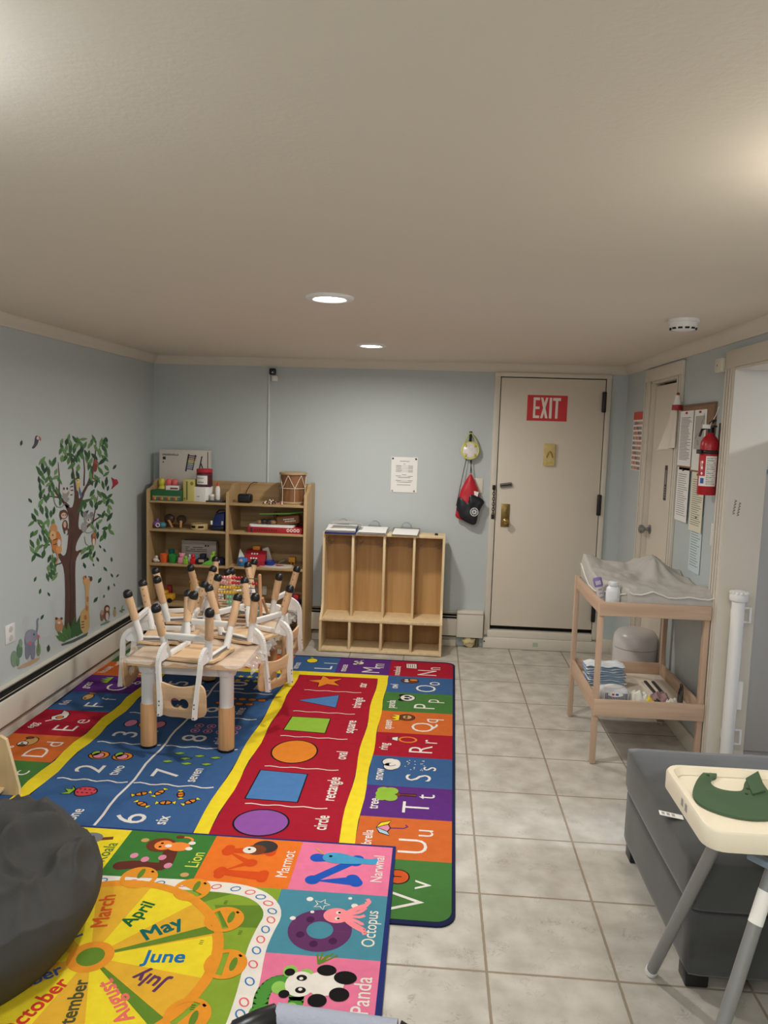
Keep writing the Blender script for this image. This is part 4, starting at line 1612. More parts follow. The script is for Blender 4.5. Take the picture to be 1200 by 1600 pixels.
for px, c, lab, z0 in ((262, (214, 160, 40), 'yellow toy dumper on the fourth left shelf', 0), (256, (170, 40, 44), 'red toy block beside the yellow dumper', 0), (302, (222, 160, 50), 'yellow and red toy crane on the fourth left shelf', 0)):
    x = sx(px, -.3)
    b = MB()
    if c[0] == 170:
        b.box(x - .02, x + .02, -.2, -.16, R3, R3 + .1, 0, .004)
    elif px == 262:
        b.box(x - .05, x + .05, -.34, -.26, R3 + .015, R3 + .06, 0, .01)
        b.box(x - .05, x, -.33, -.27, R3 + .06, R3 + .085, 0, .008)
        for xx in (x - .03, x + .03):
            b.lathe([(0, .006), (.018, .005), (.018, -.005), (0, -.006)], M=Matrix.Translation((xx, -.342, R3 + .018)) @ Matrix.Rotation(pi / 2, 4, 'X'), m=1)
    else:
        b.box(x - .035, x + .035, -.32, -.26, R3, R3 + .05, 1, .006)
        b.box(x - .02, x + .02, -.31, -.27, R3 + .05, R3 + .15, 0, .006)
        b.box(x - .03, x + .05, -.305, -.275, R3 + .15, R3 + .175, 0, .006)
    tag(b.build('toy_vehicle' if px != 256 else 'toy_block', [C('r3_%d' % px, c), BLACK if px == 262 else C('hopper_red', (170, 40, 44))]), lab, 'toy')
b = MB()
b.box(sx(411, -.06), sx(418, -.06), -.06, -.034, R3 + .03, R3 + .1, 0, .003)
tag(b.build('white_socket_box', PAPER), 'small white box against the bookcase back on the fourth shelf', 'box')


# ================================================================== kids' table, chairs, abacus
TX0, TX1, TY0, TY1, TZ = -1.735, -1.135, -2.28, -1.08, 0.48
t = thing('kids_table', 'low beech kids table with white apron, chairs upturned on it', 'table', (-1.435, -1.68, 0))
b = MB()
b.prism(rrect(TX0, TX1, TY0, TY1, .03), 'xy', TZ - .024, TZ)
rel(b.build('tabletop', BEECHX), t)
b = MB()
for x0, x1, y0, y1 in ((TX0 + .075, TX1 - .075, TY0 + .06, TY0 + .085), (TX0 + .075, TX1 - .075, TY1 - .085, TY1 - .06), (TX0 + .07, TX0 + .095, TY0 + .07, TY1 - .07), (TX1 - .095, TX1 - .07, TY0 + .07, TY1 - .07)):
    b.box(x0, x1, y0, y1, TZ - .08, TZ - .0245, 0, .003)
rel(b.build('apron', WHP), t)
for x, y in ((-1.64, -2.2), (-1.235, -2.195), (-1.64, -1.158), (-1.235, -1.158)):
    b = MB()
    b.lathe([(.036, .238), (.036, .405), (.046, .408), (.05, .425), (.052, TZ - .0245)], (x, y, 0))
    lg = rel(b.build('leg', WHP), t)
    b = MB()
    b.lathe([(.038, .020), (.041, .021), (.041, .238), (.039, .241), (.036, .241)], (x, y, 0))
    rel(b.build('leg_sleeve', wood('beech_sleeve', (206, 160, 112), (182, 136, 92), 'Z', 12)), lg)
    b = MB()
    b.lathe([(.038, .0082), (.0425, .0095), (.0425, .02), (.04, .022)], (x, y, 0))
    rel(b.build('foot_pad', BLACK), lg)
for o in [o for o in bpy.data.objects if o.parent and o.parent.name.startswith('leg')]:
    o.matrix_parent_inverse = Matrix.Identity(4)

# plastic film over the table top
t = thing('plastic_cover', 'crinkled clear plastic film spread over the kids table', 'plastic cover', (-1.435, -1.68, TZ))


def film(u, v):
    x = TX0 - .035 + u * (TX1 - TX0 + .10)
    y = TY0 - .02 + v * (TY1 - TY0 + .04)
    n1 = noise.noise(Vector((x * 14, y * 14, 1)))
    n2 = noise.noise(Vector((x * 45, y * 45, 5)))
    ox = max(0, TX0 - x, x - TX1)
    oy = max(0, TY0 - y, y - TY1)
    z = TZ + .0025 + abs(n1) * .0012 + abs(n2) * .0008
    cr = math.exp(-((x - TX0) ** 2 + (y - TY0) ** 2) / .02) + math.exp(-((x - TX1) ** 2 + (y - TY0 - .08) ** 2) / .03)
    z += cr * (abs(n1) * .012 + abs(n2) * .008)
    z += (ox + oy) * (-.35) + (ox + oy) * n1 * 1.0
    return (x + n2 * ox * .4, y + n2 * oy * .4, z)


b = MB()
b.grid(film, 70, 120)
rel(b.build('film', FILM, sharp=180), t)


def bone(cx, cy, w, h):
    r = h / 2
    c = w / 2 - r
    top = []
    for k in range(25):
        x = -w / 2 + w * k / 24
        lobe = sqrt(max(0, r * r - (abs(x) - c) ** 2))
        hh = max(lobe, h * .24) if abs(x) < c + r * .8 else lobe
        top.append((cx + x, hh))
    return smooth_poly([(x, cy + y) for x, y in top] + [(x, cy - y) for x, y in reversed(top[1:-1])], 1)


def chair_proto():
    t = thing('kids_chair', '', 'chair')
    # seat, lying upside down: wavy board
    b = MB()

    def seat(u, v, top):
        a, c = 2 * u - 1, 2 * v - 1
        k = 1 - .06 * (abs(a) ** 6 + abs(c) ** 6)
        x = .148 * a * (1 - .05 * abs(c) ** 5)
        y = .01 + .142 * c * (1 - .05 * abs(a) ** 5)
        z = .006 + .0035 * sin(c * 5.5) + (.006 if top else -.005) + .004 * abs(a) ** 4
        return (x, y, max(z, .0005))
    n = 16
    b.grid(lambda u, v: seat(u, v, True), n, n)
    b.grid(lambda u, v: seat(u, v, False), n, n)
    for e in range(4):
        def edge(u, v):
            p = {0: (u, 0), 1: (1, u), 2: (1 - u, 1), 3: (0, 1 - u)}[e]
            A, B = Vector(seat(*p, False)), Vector(seat(*p, True))
            return A.lerp(B, v)
        b.grid(edge, n, 1)
    b.build('seat', BEECHX, t)
    for s in (-1, 1):
        X = s * .110
        b = MB()
        sl = .105
        # seat rail
        b.box(X - .010, X + .010, -.135, .125, .014, .040, 0, .003)
        b.box(X - .004 + s * .008, X + .004 + s * .008, -.10, .09, .020, .034, 1)

        def legpt(y0, y1, q):
            return Vector((X + s * .032 * q, y0 + (y1 - y0) * q, .02 + .262 * q))
        for y0, y1 in ((-.112, -.176), (.100, .176)):
            A, B = legpt(y0, y1, 0), legpt(y0, y1, .5)
            b.tube([A, A.lerp(B, .5), B], [.0185, .018, .0165], 10)
        # back upright with its gusset
        up = smooth_poly([(-.128, .088), (-.150, .082), (-.182, .066), (-.204, .036), (-.211, .0), (-.214, -.06), (-.222, -.16), (-.231, -.245)], 2, False)
        pts = [(X - s * .018 * max(0, min(1, -z / .2)), y, z) for y, z in up]
        hw = [.014] * len(pts)
        for i in range(len(pts) - 1):
            y0, z0 = up[i]
            y1, z1 = up[i + 1]
            dy, dz = y1 - y0, z1 - z0
            l = sqrt(dy * dy + dz * dz)
            ny, nz = -dz / l * .013, dy / l * .013
            xa, xb = pts[i][0], pts[i + 1][0]
            vs = []
            for xx, yy, zz in ((xa, y0, z0), (xb, y1, z1)):
                for sx_ in (-.009, .009):
                    for sn in (-1, 1):
                        vs.append((xx + sx_, yy + sn * ny, zz + sn * nz))
            b._add([Vector(v) for v in vs], [(0, 1, 5, 4), (2, 6, 7, 3), (0, 4, 6, 2), (1, 3, 7, 5), (0, 2, 3, 1), (4, 5, 7, 6)])
        b.prism([(-.115, .03), (-.128, .088), (-.182, .062), (-.200, .03), (-.185, .012), (-.135, .012)], 'yz', X - .005, X + .005)
        for zz in (-.235, -.19, -.17):
            b.tube([(X - s * .018 - .0, -.238 - (.0 if zz < -.2 else -.008), zz), (X - s * .018, -.247 - (.0 if zz < -.2 else -.008), zz)], .0042, 8, 1)
        for zz, q in ((.10, .36), (.117, .42)):
            for y0, y1 in ((-.112, -.176), (.1, .176)):
                P_ = legpt(y0, y1, q)
                b.tube([P_ + Vector((-s * .01, 0, 0)), P_ + Vector((-s * .0185, 0, 0))], .004, 8, 1)
        b.build('side_frame', [WHP, mat('screw_grey', (120, 118, 116), .5)], t)
        for y0, y1 in ((-.112, -.176), (.100, .176)):
            A, B = legpt(y0, y1, .44), legpt(y0, y1, .96)
            b = MB()
            b.tube([A, B], .0212, 18)
            d = (B - A).normalized()
            for q in (.3, .55, .8):
                P_ = A.lerp(B, q) + Vector((-s * .018, 0, 0))
                b.ball(P_, .0052, 1, nu=8, nv=6)  # brown dots stand for holes in the sleeve, their shade put into the colour
            lg = b.build('leg', [BEECH, mat('hole_brown', (150, 106, 66), .5)], t)
            b = MB()
            M_ = Matrix.Translation(B) @ d.to_track_quat('Z', 'Y').to_matrix().to_4x4()
            b.lathe([(.0225, -.012), (.0243, -.008), (.0246, .004), (.0215, .017), (.013, .0255), (0, .028)], M=M_, n=20)
            o = b.build('foot_cap', BLACK, lg)
    for y, z in ((-.139, .132), (.145, .135)):
        b = MB()
        b.box(-.122, .122, y - .009, y + .009, z - .016, z + .016, 0, .004)
        b.box(-.1, .1, y - .0098, y + .0098, z - .009, z + .009, 1, 0)
        b.build('crossbar', [WHP, mat('rib_white', (214, 214, 214), .5)], t)
    # backrest panel with bone-shaped grip hole
    out = []
    N_ = 16
    for k in range(N_ + 1):
        u = k / N_
        out.append((-.134 + .268 * u, .074 + .013 * cos(2 * pi * u) + .004 * sin(pi * u)))
    out2 = []
    for k in range(N_ + 1):
        u = 1 - k / N_
        out2.append((-.134 + .268 * u, -.078 - .014 * sin(pi * u) ** 2 + .004 * cos(4 * pi * u)))
    ol = smooth_poly([p for p in out[1:-1]] + [(.137, .06), (.138, 0), (.137, -.06)] + [p for p in out2[1:-1]] + [(-.137, -.06), (-.138, 0), (-.137, .06)], 2)
    me = plate_mesh([ol, bone(0, -.018, .102, .056)], .008, .002)
    b = MB()
    b.mesh(me, Matrix.Translation((0, -.203, -.165)) @ Matrix.Rotation(radians(5), 4, 'X') @ Matrix.Rotation(pi / 2, 4, 'X'))
    b.build('backrest', BEECHX, t)
    return t


def copy_tree(o, parent=None):
    c = o.copy()
    COL.objects.link(c)
    if parent:
        c.parent = parent
        c.matrix_parent_inverse = o.matrix_parent_inverse.copy()
    for ch in [q for q in bpy.data.objects if q.parent is o]:
        copy_tree(ch, c)
    return c


CH = [(-1.3985, -2.150, -7.7, 'upturned kids chair at the near end of the table, back hanging towards the rug labels'),
      (-1.231, -1.758, 60.7, 'upturned kids chair on the right side, its back hanging above the yellow rug stripe'),
      (-1.2825, -1.214, 78, 'upturned kids chair at the far right corner of the table'),
      (-1.662, -1.866, -84, 'upturned kids chair at the near left side, backrest hanging towards the left wall'),
      (-1.703, -1.43, -67.7, 'upturned kids chair at the far left side of the table'),
      (-1.576, -1.075, 170.3, 'upturned kids chair at the far end of the table, closest to the bookcase')]
proto = chair_proto()
for i, (x, y, a, lab) in enumerate(CH):
    o = proto if i == 0 else copy_tree(proto)
    o.location = (x, y, TZ + .005)
    o.rotation_euler = (0, 0, radians(a))
    tag(o, lab, 'chair', 'kids chairs upturned on the table')

# abacus
AY = -1.5
q0, q1 = PY(340, 965, AY), PY(411, 965, AY)
t = thing('abacus', 'wooden abacus with rows of coloured beads standing among the upturned chairs', 'abacus', ((q0.x + q1.x) / 2, AY, TZ))
at_ = PY(337, 897, AY + .04).z
axl, axr = PY(337, 897, AY + .04).x, PY(405, 901, AY + .04).x
ax0, ax1 = axl + .02, axr + .025
AW = wood('abacus_wood', (196, 150, 108), (174, 126, 86), 'Z', 12)


def apt(u, v):        # u across, v up along the leaning frame
    base = Vector((ax0 + (ax1 - ax0) * u, AY, TZ + .006))
    topp = Vector((axl + (axr - axl) * u, AY + .05, at_))
    return base.lerp(topp, v)


for u in (0, 1):
    b = MB()
    b.tube([apt(u, 0), apt(u, .5), apt(u, 1)], .0105, 10)
    b.ball(apt(u, 1), .0108)
    rel(b.build('post', AW), t)
    b = MB()
    b.tube([apt(u, .55) + Vector((.012 if u else -.012, 0, 0)), Vector((apt(u, 0).x + (.012 if u else -.012), AY + .16, TZ + .012))], .009, 10)
    rel(b.build('rear_strut', AW), t)
for v in (.03, .96):
    pass
b = MB()
b.tube([apt(0, .06), apt(1, .06)], .009, 10)
rel(b.build('bottom_rail', AW), t)
bead = MB()
bead.lathe([(.003, -.0085), (.009, -.006), (.0115, 0), (.009, .006), (.003, .0085)], n=12, M=Matrix.Rotation(pi / 2, 4, 'Y'))
BC = [((236, 150, 150), (190, 40, 50)), ((236, 150, 150), (190, 40, 50)), ((226, 190, 80), (216, 180, 40)), ((226, 190, 80), (216, 180, 40)),
      ((130, 196, 160), (40, 120, 80)), ((130, 196, 160), (40, 120, 80)), ((130, 186, 176), (90, 150, 150)), ((130, 186, 176), (90, 150, 150))]
protos = {}
bead_me = None
for r in range(8):
    v = .93 - r * .098
    b = MB()
    b.tube([apt(0, v), apt(1, v)], .0028, 6)
    rel(b.build('rod', STEEL), t)
    A, B = apt(0, v), apt(1, v)
    d = (B - A).normalized()
    L_ = (B - A).length
    for k in range(10):
        c = BC[r][0 if k < 5 else 1]
        key = c
        if key not in protos:
            bb = MB()
            bb.lathe([(.003, -.0085), (.009, -.006), (.0115, 0), (.009, .006), (.003, .0085)], n=12, M=Matrix.Rotation(pi / 2, 4, 'Y'))
            protos[key] = bb.build('bead', C('bead_%d_%d_%d' % c, c, .3))
            o = protos[key]
        else:
            o = protos[key].copy()
            COL.objects.link(o)
        off = .014 + k * .0178
        if r == 1 and k >= 8:
            off = L_ - .02 - (9 - k) * .02
        if r >= 4 and k >= 5:
            off = L_ - .016 - (9 - k) * .0178
        if r >= 4 and k < 5:
            off = L_ * .26 + k * .0178
        o.location = A + d * off
        rel(o, t)
bead.bm.free()


# ================================================================== alphabet rug (far) and months rug (near)
RT = 0.007
rugc = {}


def rc(name, rgb):
    return mat('rug_' + name, rgb, .95, bump=.25, bscale=420, vary=.05, vscale=25, spec=.1)


rRED, rBLU, rYEL, rGRN = rc('red', (160, 29, 48)), rc('blue', (58, 92, 139)), rc('yellow', (229, 207, 47)), rc('green', (69, 115, 58))
rORA, rPUR, rNAV, rWHI = rc('orange', (198, 101, 47)), rc('purple', (90, 45, 119)), rc('navy', (33, 38, 71)), rc('white', (221, 216, 209))
rBLK, rLIM, rVIO, rSKY = rc('black', (28, 26, 28)), rc('lime', (140, 180, 62)), rc('violet', (140, 83, 159)), rc('sky', (76, 121, 174))
rORB, rPNK, rBRN, rTAN = rc('bright_orange', (216, 128, 45)), rc('pink', (212, 135, 161)), rc('brown', (113, 63, 40)), rc('tan', (197, 157, 99))
UP = pi / 2


def rugmap(x, y, h):
    if x > -.485:
        tt = (x + .485) / .41
        x = x - tt * .022 * (-y - 2.2)
    if x < -2.03:
        tt = (-2.03 - x) / .38
        x = x + tt * (.03 * (-1.6 - y) + .012 * sin(y * 7))
    return (x, y, RT + h)


f = Flat(rugmap, .00025)
RX0, RX1, RY0, RY1 = -2.41, -.078, -3.46, -.512
# underlying slab (rounded corners)
slab = rrect(RX0 - .014, RX1 + .014, RY0 - .012, RY1 + .012, .07)
top = [rugmap(x, y, 0) for x, y in slab]
b = f.mb
n = len(slab)
vs = [Vector((p[0], p[1], .0005)) for p in top] + [Vector((p[0], p[1], RT)) for p in top]
b._add(vs, [tuple(range(n))[::-1]] + [(i, (i + 1) % n, n + (i + 1) % n, n + i) for i in range(n)] + [tuple(range(n, 2 * n))], f.mi(rNAV))


def rough_rect(x0, x1, y0, y1, m, h, nseg=10):
    pts = [(x0 + (x1 - x0) * i / nseg, y0) for i in range(nseg)] + [(x1, y0 + (y1 - y0) * i / nseg) for i in range(nseg)] + [(x1 - (x1 - x0) * i / nseg, y1) for i in range(nseg)] + [(x0, y1 - (y1 - y0) * i / nseg) for i in range(nseg)]
    f.poly(pts, m, h)


def shape(pts, m, h, line=rBLK, w=.006):
    f.poly(pts, m, h)
    if line:
        f.stroke(pts, w, line, h + 1, closed=True)


# icons: small drawings, u = across (x), v = away (y); drawn reading with up = -x
def I(cx, cy, a, c):      # icon space -> rug: a to the reader's right (+y), c up (-x)
    return (cx - c, cy + a)


def ie(cx, cy, a, c, ra, rc_, m, h, line=rBLK, rot=0):
    pts = [I(cx, cy, *p) for p in ell(a, c, ra, rc_, rot)]
    shape(pts, m, h, line, .005)


def ip(cx, cy, pts, m, h, line=rBLK):
    shape([I(cx, cy, *p) for p in pts], m, h, line, .005)


def istk(cx, cy, pts, w, m, h):
    f.stroke([I(cx, cy, *p) for p in pts], w, m, h)


def icon(k, x, y):
    e = lambda *a, **kw: ie(x, y, *a, **kw)
    p = lambda *a, **kw: ip(x, y, *a, **kw)
    s = lambda *a: istk(x, y, *a)
    if k == 'notebook':
        p([(-.05, -.035), (-.045, .035), (.05, .04), (.055, -.03)], rWHI, 3)
        for i in range(4):
            s([(-.035, -.02 + i * .014), (.04, -.016 + i * .014)], .004, rBLK, 5)
    elif k == 'owl':
        e(0, 0, .045, .055, rBRN, 3); e(-.015, .02, .015, .018, rWHI, 5); e(.018, .02, .015, .018, rWHI, 5); e(.02, -.02, .02, .03, rORB, 5)
    elif k == 'panda':
        e(-.04, .035, .02, .018, rBLK, 3); e(.04, .035, .02, .018, rBLK, 3); e(0, 0, .055, .045, rWHI, 4); e(-.02, .005, .012, .015, rBLK, 6); e(.022, .005, .012, .015, rBLK, 6); e(0, -.018, .01, .006, rBLK, 6)
    elif k == 'queen':
        e(0, -.01, .05, .045, rBRN, 3); e(.004, -.012, .03, .028, rTAN, 5); p([(-.05, .03), (-.06, .075), (-.03, .05), (-.01, .08), (.01, .05), (.035, .075), (.03, .03)], rYEL, 5); e(-.008, -.008, .006, .006, rBLK, 7); e(.016, -.008, .006, .006, rBLK, 7)
    elif k == 'ring':
        f.stroke([I(x, y, *q) for q in ell(.0, -.03, .035, .045)], .012, rORB, 3, closed=True)
        p([(-.025, .022), (-.01, .055), (.018, .055), (.03, .022)], rWHI, 4)
        for i in range(3):
            s([(-.02 + i * .02, .065), (-.024 + i * .024, .085)], .004, rBLK, 3)
    elif k == 'snow':
        e(-.03, .04, .04, .035, rWHI, 3); e(.02, .045, .045, .04, rWHI, 3); e(0, .02, .055, .028, rWHI, 4, line=None)
        for i in range(22):
            a, c = random.uniform(-.06, .07), random.uniform(-.13, -.03)
            f.poly([I(x, y, *q) for q in ell(a, c, .0035, .0035, 0, 6)], rWHI, 3)
    elif k == 'tree':
        p([(-.01, -.1), (-.006, -.03), (-.03, -.005), (.03, -.005), (.008, -.03), (.012, -.1)], rBRN, 3)
        for a, c, r in ((-.03, .02, .035), (.03, .02, .035), (0, .05, .04), (-.035, .06, .028), (.035, .055, .03)):
            e(a, c, r, r, rLIM, 4, line=None)
    elif k == 'umbrella':
        p([(-.06, 0), (-.04, .045), (0, .06), (.04, .045), (.06, 0), (.03, .01), (0, 0), (-.03, .01)], rPNK, 3)
        p([(-.06, 0), (-.04, .045), (0, .06), (-.03, .01)], rc('pale_blue', (170, 196, 214)), 4); p([(.06, 0), (.04, .045), (0, .06), (.03, .01)], rYEL, 4)
        s([(0, 0), (.005, -.06), (.02, -.075), (.032, -.065)], .008, rPUR, 3)
    elif k == 'violin':
        e(0, .0, .04, .038, rc('rust', (196, 84, 40)), 3); e(0, -.055, .045, .045, rc('rust', (196, 84, 40)), 3); s([(0, .03), (0, .1)], .014, rBRN, 5); s([(0, -.07), (0, .02)], .005, rBLK, 6)
    elif k == 'lemon':
        e(0, 0, .05, .04, rYEL, 3); p([(.045, .01), (.075, .03), (.085, .005), (.06, -.005)], rLIM, 3)
    elif k == 'mouse':
        e(0, -.01, .035, .03, rWHI, 3); e(-.03, .02, .018, .02, rWHI, 3); e(.03, .02, .018, .02, rWHI, 3); e(-.008, -.005, .004, .005, rBLK, 5); e(.012, -.005, .004, .005, rBLK, 5)
        s([(.03, -.02), (.06, -.01), (.075, -.03)], .005, rWHI, 3)
    elif k == 'kite':
        p([(0, .06), (.04, 0), (0, -.06), (-.04, 0)], rYEL, 3); s([(0, -.06), (.02, -.09), (0, -.11)], .005, rWHI, 3)
    elif k == 'house':
        p([(-.04, -.04), (.04, -.04), (.04, .01), (0, .05), (-.04, .01)], rYEL, 3)
    elif k == 'grass':
        p([(-.06, -.02), (-.05, .03), (-.035, .0), (-.02, .045), (-.005, .0), (.015, .05), (.03, .0), (.045, .035), (.06, -.02)], rLIM, 3)
    elif k == 'fish':
        e(0, 0, .05, .032, rTAN, 3); p([(.04, 0), (.075, .03), (.075, -.03)], rORB, 3); e(-.025, .008, .006, .006, rBLK, 5)
    elif k == 'egg':
        p([(.07, -.01), (.09, .03), (.04, .02), (-.01, .05), (-.05, .03), (-.05, -.02), (-.01, -.04), (.04, -.03)], rWHI, 3); e(-.012, 0, .02, .02, rORB, 5)
        s([(-.05, .02), (-.075, .05)], .012, rWHI, 3)
    elif k == 'dog':
        e(0, -.005, .05, .035, rTAN, 3); e(-.035, .025, .03, .028, rWHI, 4); e(-.055, .02, .012, .02, rBRN, 6); e(-.03, .03, .005, .005, rBLK, 6); e(.04, .02, .014, .02, rBRN, 5)
    elif k == 'cookie':
        e(0, 0, .06, .055, rORB, 3)
        for a, c in ((-.02, .02), (.02, .02), (0, -.02), (.03, -.015), (-.03, -.01)):
            e(a, c, .007, .007, rBRN, 5, line=None)
    else:
        e(0, 0, .04, .04, rORB, 3)


def cell(x0, x1, y0, y1, colour, word, up, lo, ic):
    rough_rect(x0, x1, y0, y1, colour, 1)
    w = .41
    f.text(word, x0 + .05, y0 + .115, .062 if len(word) > 5 else .07, rWHI, 3, UP, bold=.012, sx=.82)
    f.text(up, x0 + .25, y0 + .10, .18, rWHI, 3, UP, bold=-.008)
    f.text(lo, x0 + .285, y0 + .205, .14, rWHI, 3, UP, bold=-.006)
    icon(ic, x0 + .14, y0 + (y1 - y0) * .72)


YB = [-.522, -.865, -1.19, -1.52, -1.845, -2.15, -2.478, -2.77, -3.087, -3.45]
names = [('notebook', 'N', 'n', rRED), ('owl', 'O', 'o', rBLU), ('panda', 'P', 'p', rGRN), ('queen', 'Q', 'q', rORA), ('ring', 'R', 'r', rRED), ('snow', 'S', 's', rBLU), ('tree', 'T', 't', rPUR), ('umbrella', 'U', 'u', rORA), ('violin', 'V', 'v', rGRN)]
# right column; first and last cells have a rounded outer corner
for i, (wd, u_, l_, c) in enumerate(names):
    y1, y0 = YB[i], YB[i + 1]
    if i in (0, 8):
        r = .06
        pts = rrect(-.485, RX1, y0, y1, r)
        nn = len(pts) // 4
        if i == 0:
            pts = pts[:nn] + [(-.485, y1), (-.485, y0), (RX1, y0)]
        else:
            pts = [(RX1, y1), (-.485, y1), (-.485, y0)] + pts[3 * nn:]
        f.poly(pts, c, 1)
        f.text(wd, -.435, y0 + .115, .062, rWHI, 3, UP, bold=.012, sx=.82)
        f.text(u_, -.235, y0 + .10, .18, rWHI, 3, UP, bold=-.008)
        f.text(l_, -.20, y0 + .205, .14, rWHI, 3, UP, bold=-.006)
        icon(wd, -.345, y0 + (y1 - y0) * .68)
    else:
        cell(-.485, RX1, y0, y1, c, wd, u_, l_, wd)
cell(-.855, -.485, -.865, -.522, rPUR, 'mouse', 'M', 'm', 'mouse')
cell(-1.19, -.855, -.865, -.522, rBLU, 'lemon', 'L', 'l', 'lemon')
cell(-1.56, -1.19, -.865, -.522, rORA, 'kite', 'K', 'k', 'kite')
cell(-1.98, -1.56, -.865, -.522, rGRN, 'jam', 'J', 'j', 'cookie')
cell(RX0, -1.98, -.865, -.522, rGRN, 'ice', 'I', 'i', 'lemon')
LB = [-.865, -1.16, -1.476, -1.785, -2.14, -2.45, -2.78, -3.1, -3.45]
for i, (wd, u_, l_, c) in enumerate([('house', 'H', 'h', rORA), ('grass', 'G', 'g', rPUR), ('fish', 'F', 'f', rBLU), ('egg', 'E', 'e', rRED), ('dog', 'D', 'd', rORA), ('cookie', 'C', 'c', rGRN), ('ball', 'B', 'b', rBLU), ('apple', 'A', 'a', rRED)]):
    cell(RX0, -2.03, LB[i + 1], LB[i], c, wd, u_, l_, wd)
rough_rect(-2.03, -.485, -3.45, -3.10, rORA, 1)
# yellow bands
yl = [(-2.03 + .008 * sin(k * 1.9), -.865 - k * (2.235 / 20)) for k in range(21)]
f.poly(yl[::-1] + [(-1.955 + .008 * sin(k * 1.7 + 1), -.865 - k * (2.235 / 20)) for k in range(21)], rYEL, 2)
rough_rect(-2.03, -.485, -.94, -.865, rYEL, 2)
rough_rect(-2.03, -.485, -3.10, -3.03, rYEL, 2)
# fields
rough_rect(-1.955, -1.15, -3.03, -.94, rBLU, 1)
rough_rect(-1.085, -.55, -3.03, -.94, rRED, 1)
f.poly([(-1.15 + .006 * sin(k), -.94 - k * .1045) for k in range(21)][::-1] + [(-1.085 + .006 * sin(k * 1.3), -.94 - k * .1045) for k in range(21)], rYEL, 2)
f.poly([(-.552 + .006 * sin(k), -.94 - k * .1045) for k in range(21)][::-1] + [(-.485 + .004 * sin(k * 1.3), -.94 - k * .1045) for k in range(21)], rYEL, 2)


def wavy(p0, p1, w, m, h, amp=.008, n=14):
    pts = []
    for i in range(n + 1):
        q = i / n
        x, y = p0[0] + (p1[0] - p0[0]) * q, p0[1] + (p1[1] - p0[1]) * q
        pts.append((x + (amp * sin(i * 1.4) if p0[0] == p1[0] else 0), y + (amp * sin(i * 1.4) if p0[1] == p1[1] else 0)))
    f.stroke(pts, w, m, h)


wavy((-1.57, -.98), (-1.57, -2.99), .012, rWHI, 3, .006, 24)
for y in (-1.35, -1.77, -2.185, -2.605):
    wavy((-1.92, y), (-1.585, y), .010, rWHI, 3)
    wavy((-1.555, y), (-1.18, y), .010, rWHI, 3)
rows = [-3.03, -2.605, -2.185, -1.77, -1.35]
wl = ['one', 'two', 'three', 'four', 'five']
wr = ['six', 'seven', 'eight', 'nine', 'ten']
for i, y0 in enumerate(rows):
    f.text(str(i + 1), -1.81, y0 + .115, .19, rWHI, 3, UP, bold=-.002)
    f.text(wl[i], -1.685, y0 + .115, .075, rWHI, 3, UP, bold=.012, sx=.85)
    f.text(str(i + 6), -1.435, y0 + .115, .19, rWHI, 3, UP, bold=-.002)
    f.text(wr[i], -1.305, y0 + .115, .075, rWHI, 3, UP, bold=.012, sx=.85)
# strawberry
sb = smooth_poly([(-1.79, -2.70), (-1.76, -2.665), (-1.70, -2.675), (-1.675, -2.715), (-1.70, -2.75), (-1.76, -2.765)], 2)
shape(sb, rc('berry', (196, 70, 80)), 3)
shape([(-1.785, -2.70), (-1.81, -2.67), (-1.80, -2.70), (-1.835, -2.70), (-1.81, -2.725), (-1.835, -2.75), (-1.79, -2.745)], rLIM, 4)
for k in range(8):
    f.poly(ell(-1.765 + (k % 4) * .022, -2.695 - (k // 4) * .03, .006, .004), rBLK, 5)
for cx in (-1.84, -1.72):
    shape(ell(cx, -2.34, .05, .045), rORB, 3); shape(ell(cx, -2.345, .028, .03), rPNK, 5); shape(ell(cx - .025, -2.32, .02, .028), rLIM, 5)
for k, (cx, cy) in enumerate(((-1.479, -2.702), (-1.404, -2.681), (-1.305, -2.686), (-1.442, -2.791), (-1.345, -2.768), (-1.241, -2.744))):
    a = .5 + k * .7
    shape(ell(cx, cy, .026, .016, a), rORB, 3)
    for s_ in (-1, 1):
        dx_, dy_ = cos(a) * .026 * s_, sin(a) * .026 * s_
        nx, ny = -sin(a) * .016, cos(a) * .016
        shape([(cx + dx_, cy + dy_), (cx + dx_ * 1.7 + nx, cy + dy_ * 1.7 + ny), (cx + dx_ * 1.7 - nx, cy + dy_ * 1.7 - ny)], rYEL, 3, w=.004)
    f.stroke([(cx - sin(a) * .014, cy + cos(a) * .014), (cx + sin(a) * .014, cy - cos(a) * .014)], .007, rBLK, 5)
for cx, cy in ((-1.455, -2.266), (-1.346, -2.285), (-1.481, -2.364), (-1.406, -2.321), (-1.382, -2.377), (-1.284, -2.372), (-1.262, -2.293)):
    a = random.uniform(-.6, .6)
    shape([(cx - .03, cy), (cx, cy + .018), (cx + .03, cy + .006), (cx, cy - .014)], rLIM, 3, w=.004)
for k in range(8):
    cx, cy = -1.47 + (k % 4) * .07, -1.90 - (k // 4) * .07
    f.stroke(ell(cx, cy, .022, .026), .006, rPNK, 3, closed=True); f.poly(ell(cx, cy, .009, .011), rPNK, 3)
for k in range(3):
    shape(ell(-1.85 + k * .08, -1.92, .034, .05), rORB if k % 2 else rPNK, 3)
for k in range(9):
    shape(ell(-1.46 + (k % 5) * .06, -1.46 - (k // 5) * .08, .026, .022), rORB, 3, w=.004)
for k in range(4):
    shape(ell(-1.84 + (k % 2) * .1, -1.45 - (k // 2) * .07, .04, .026), rPNK, 3, w=.004)
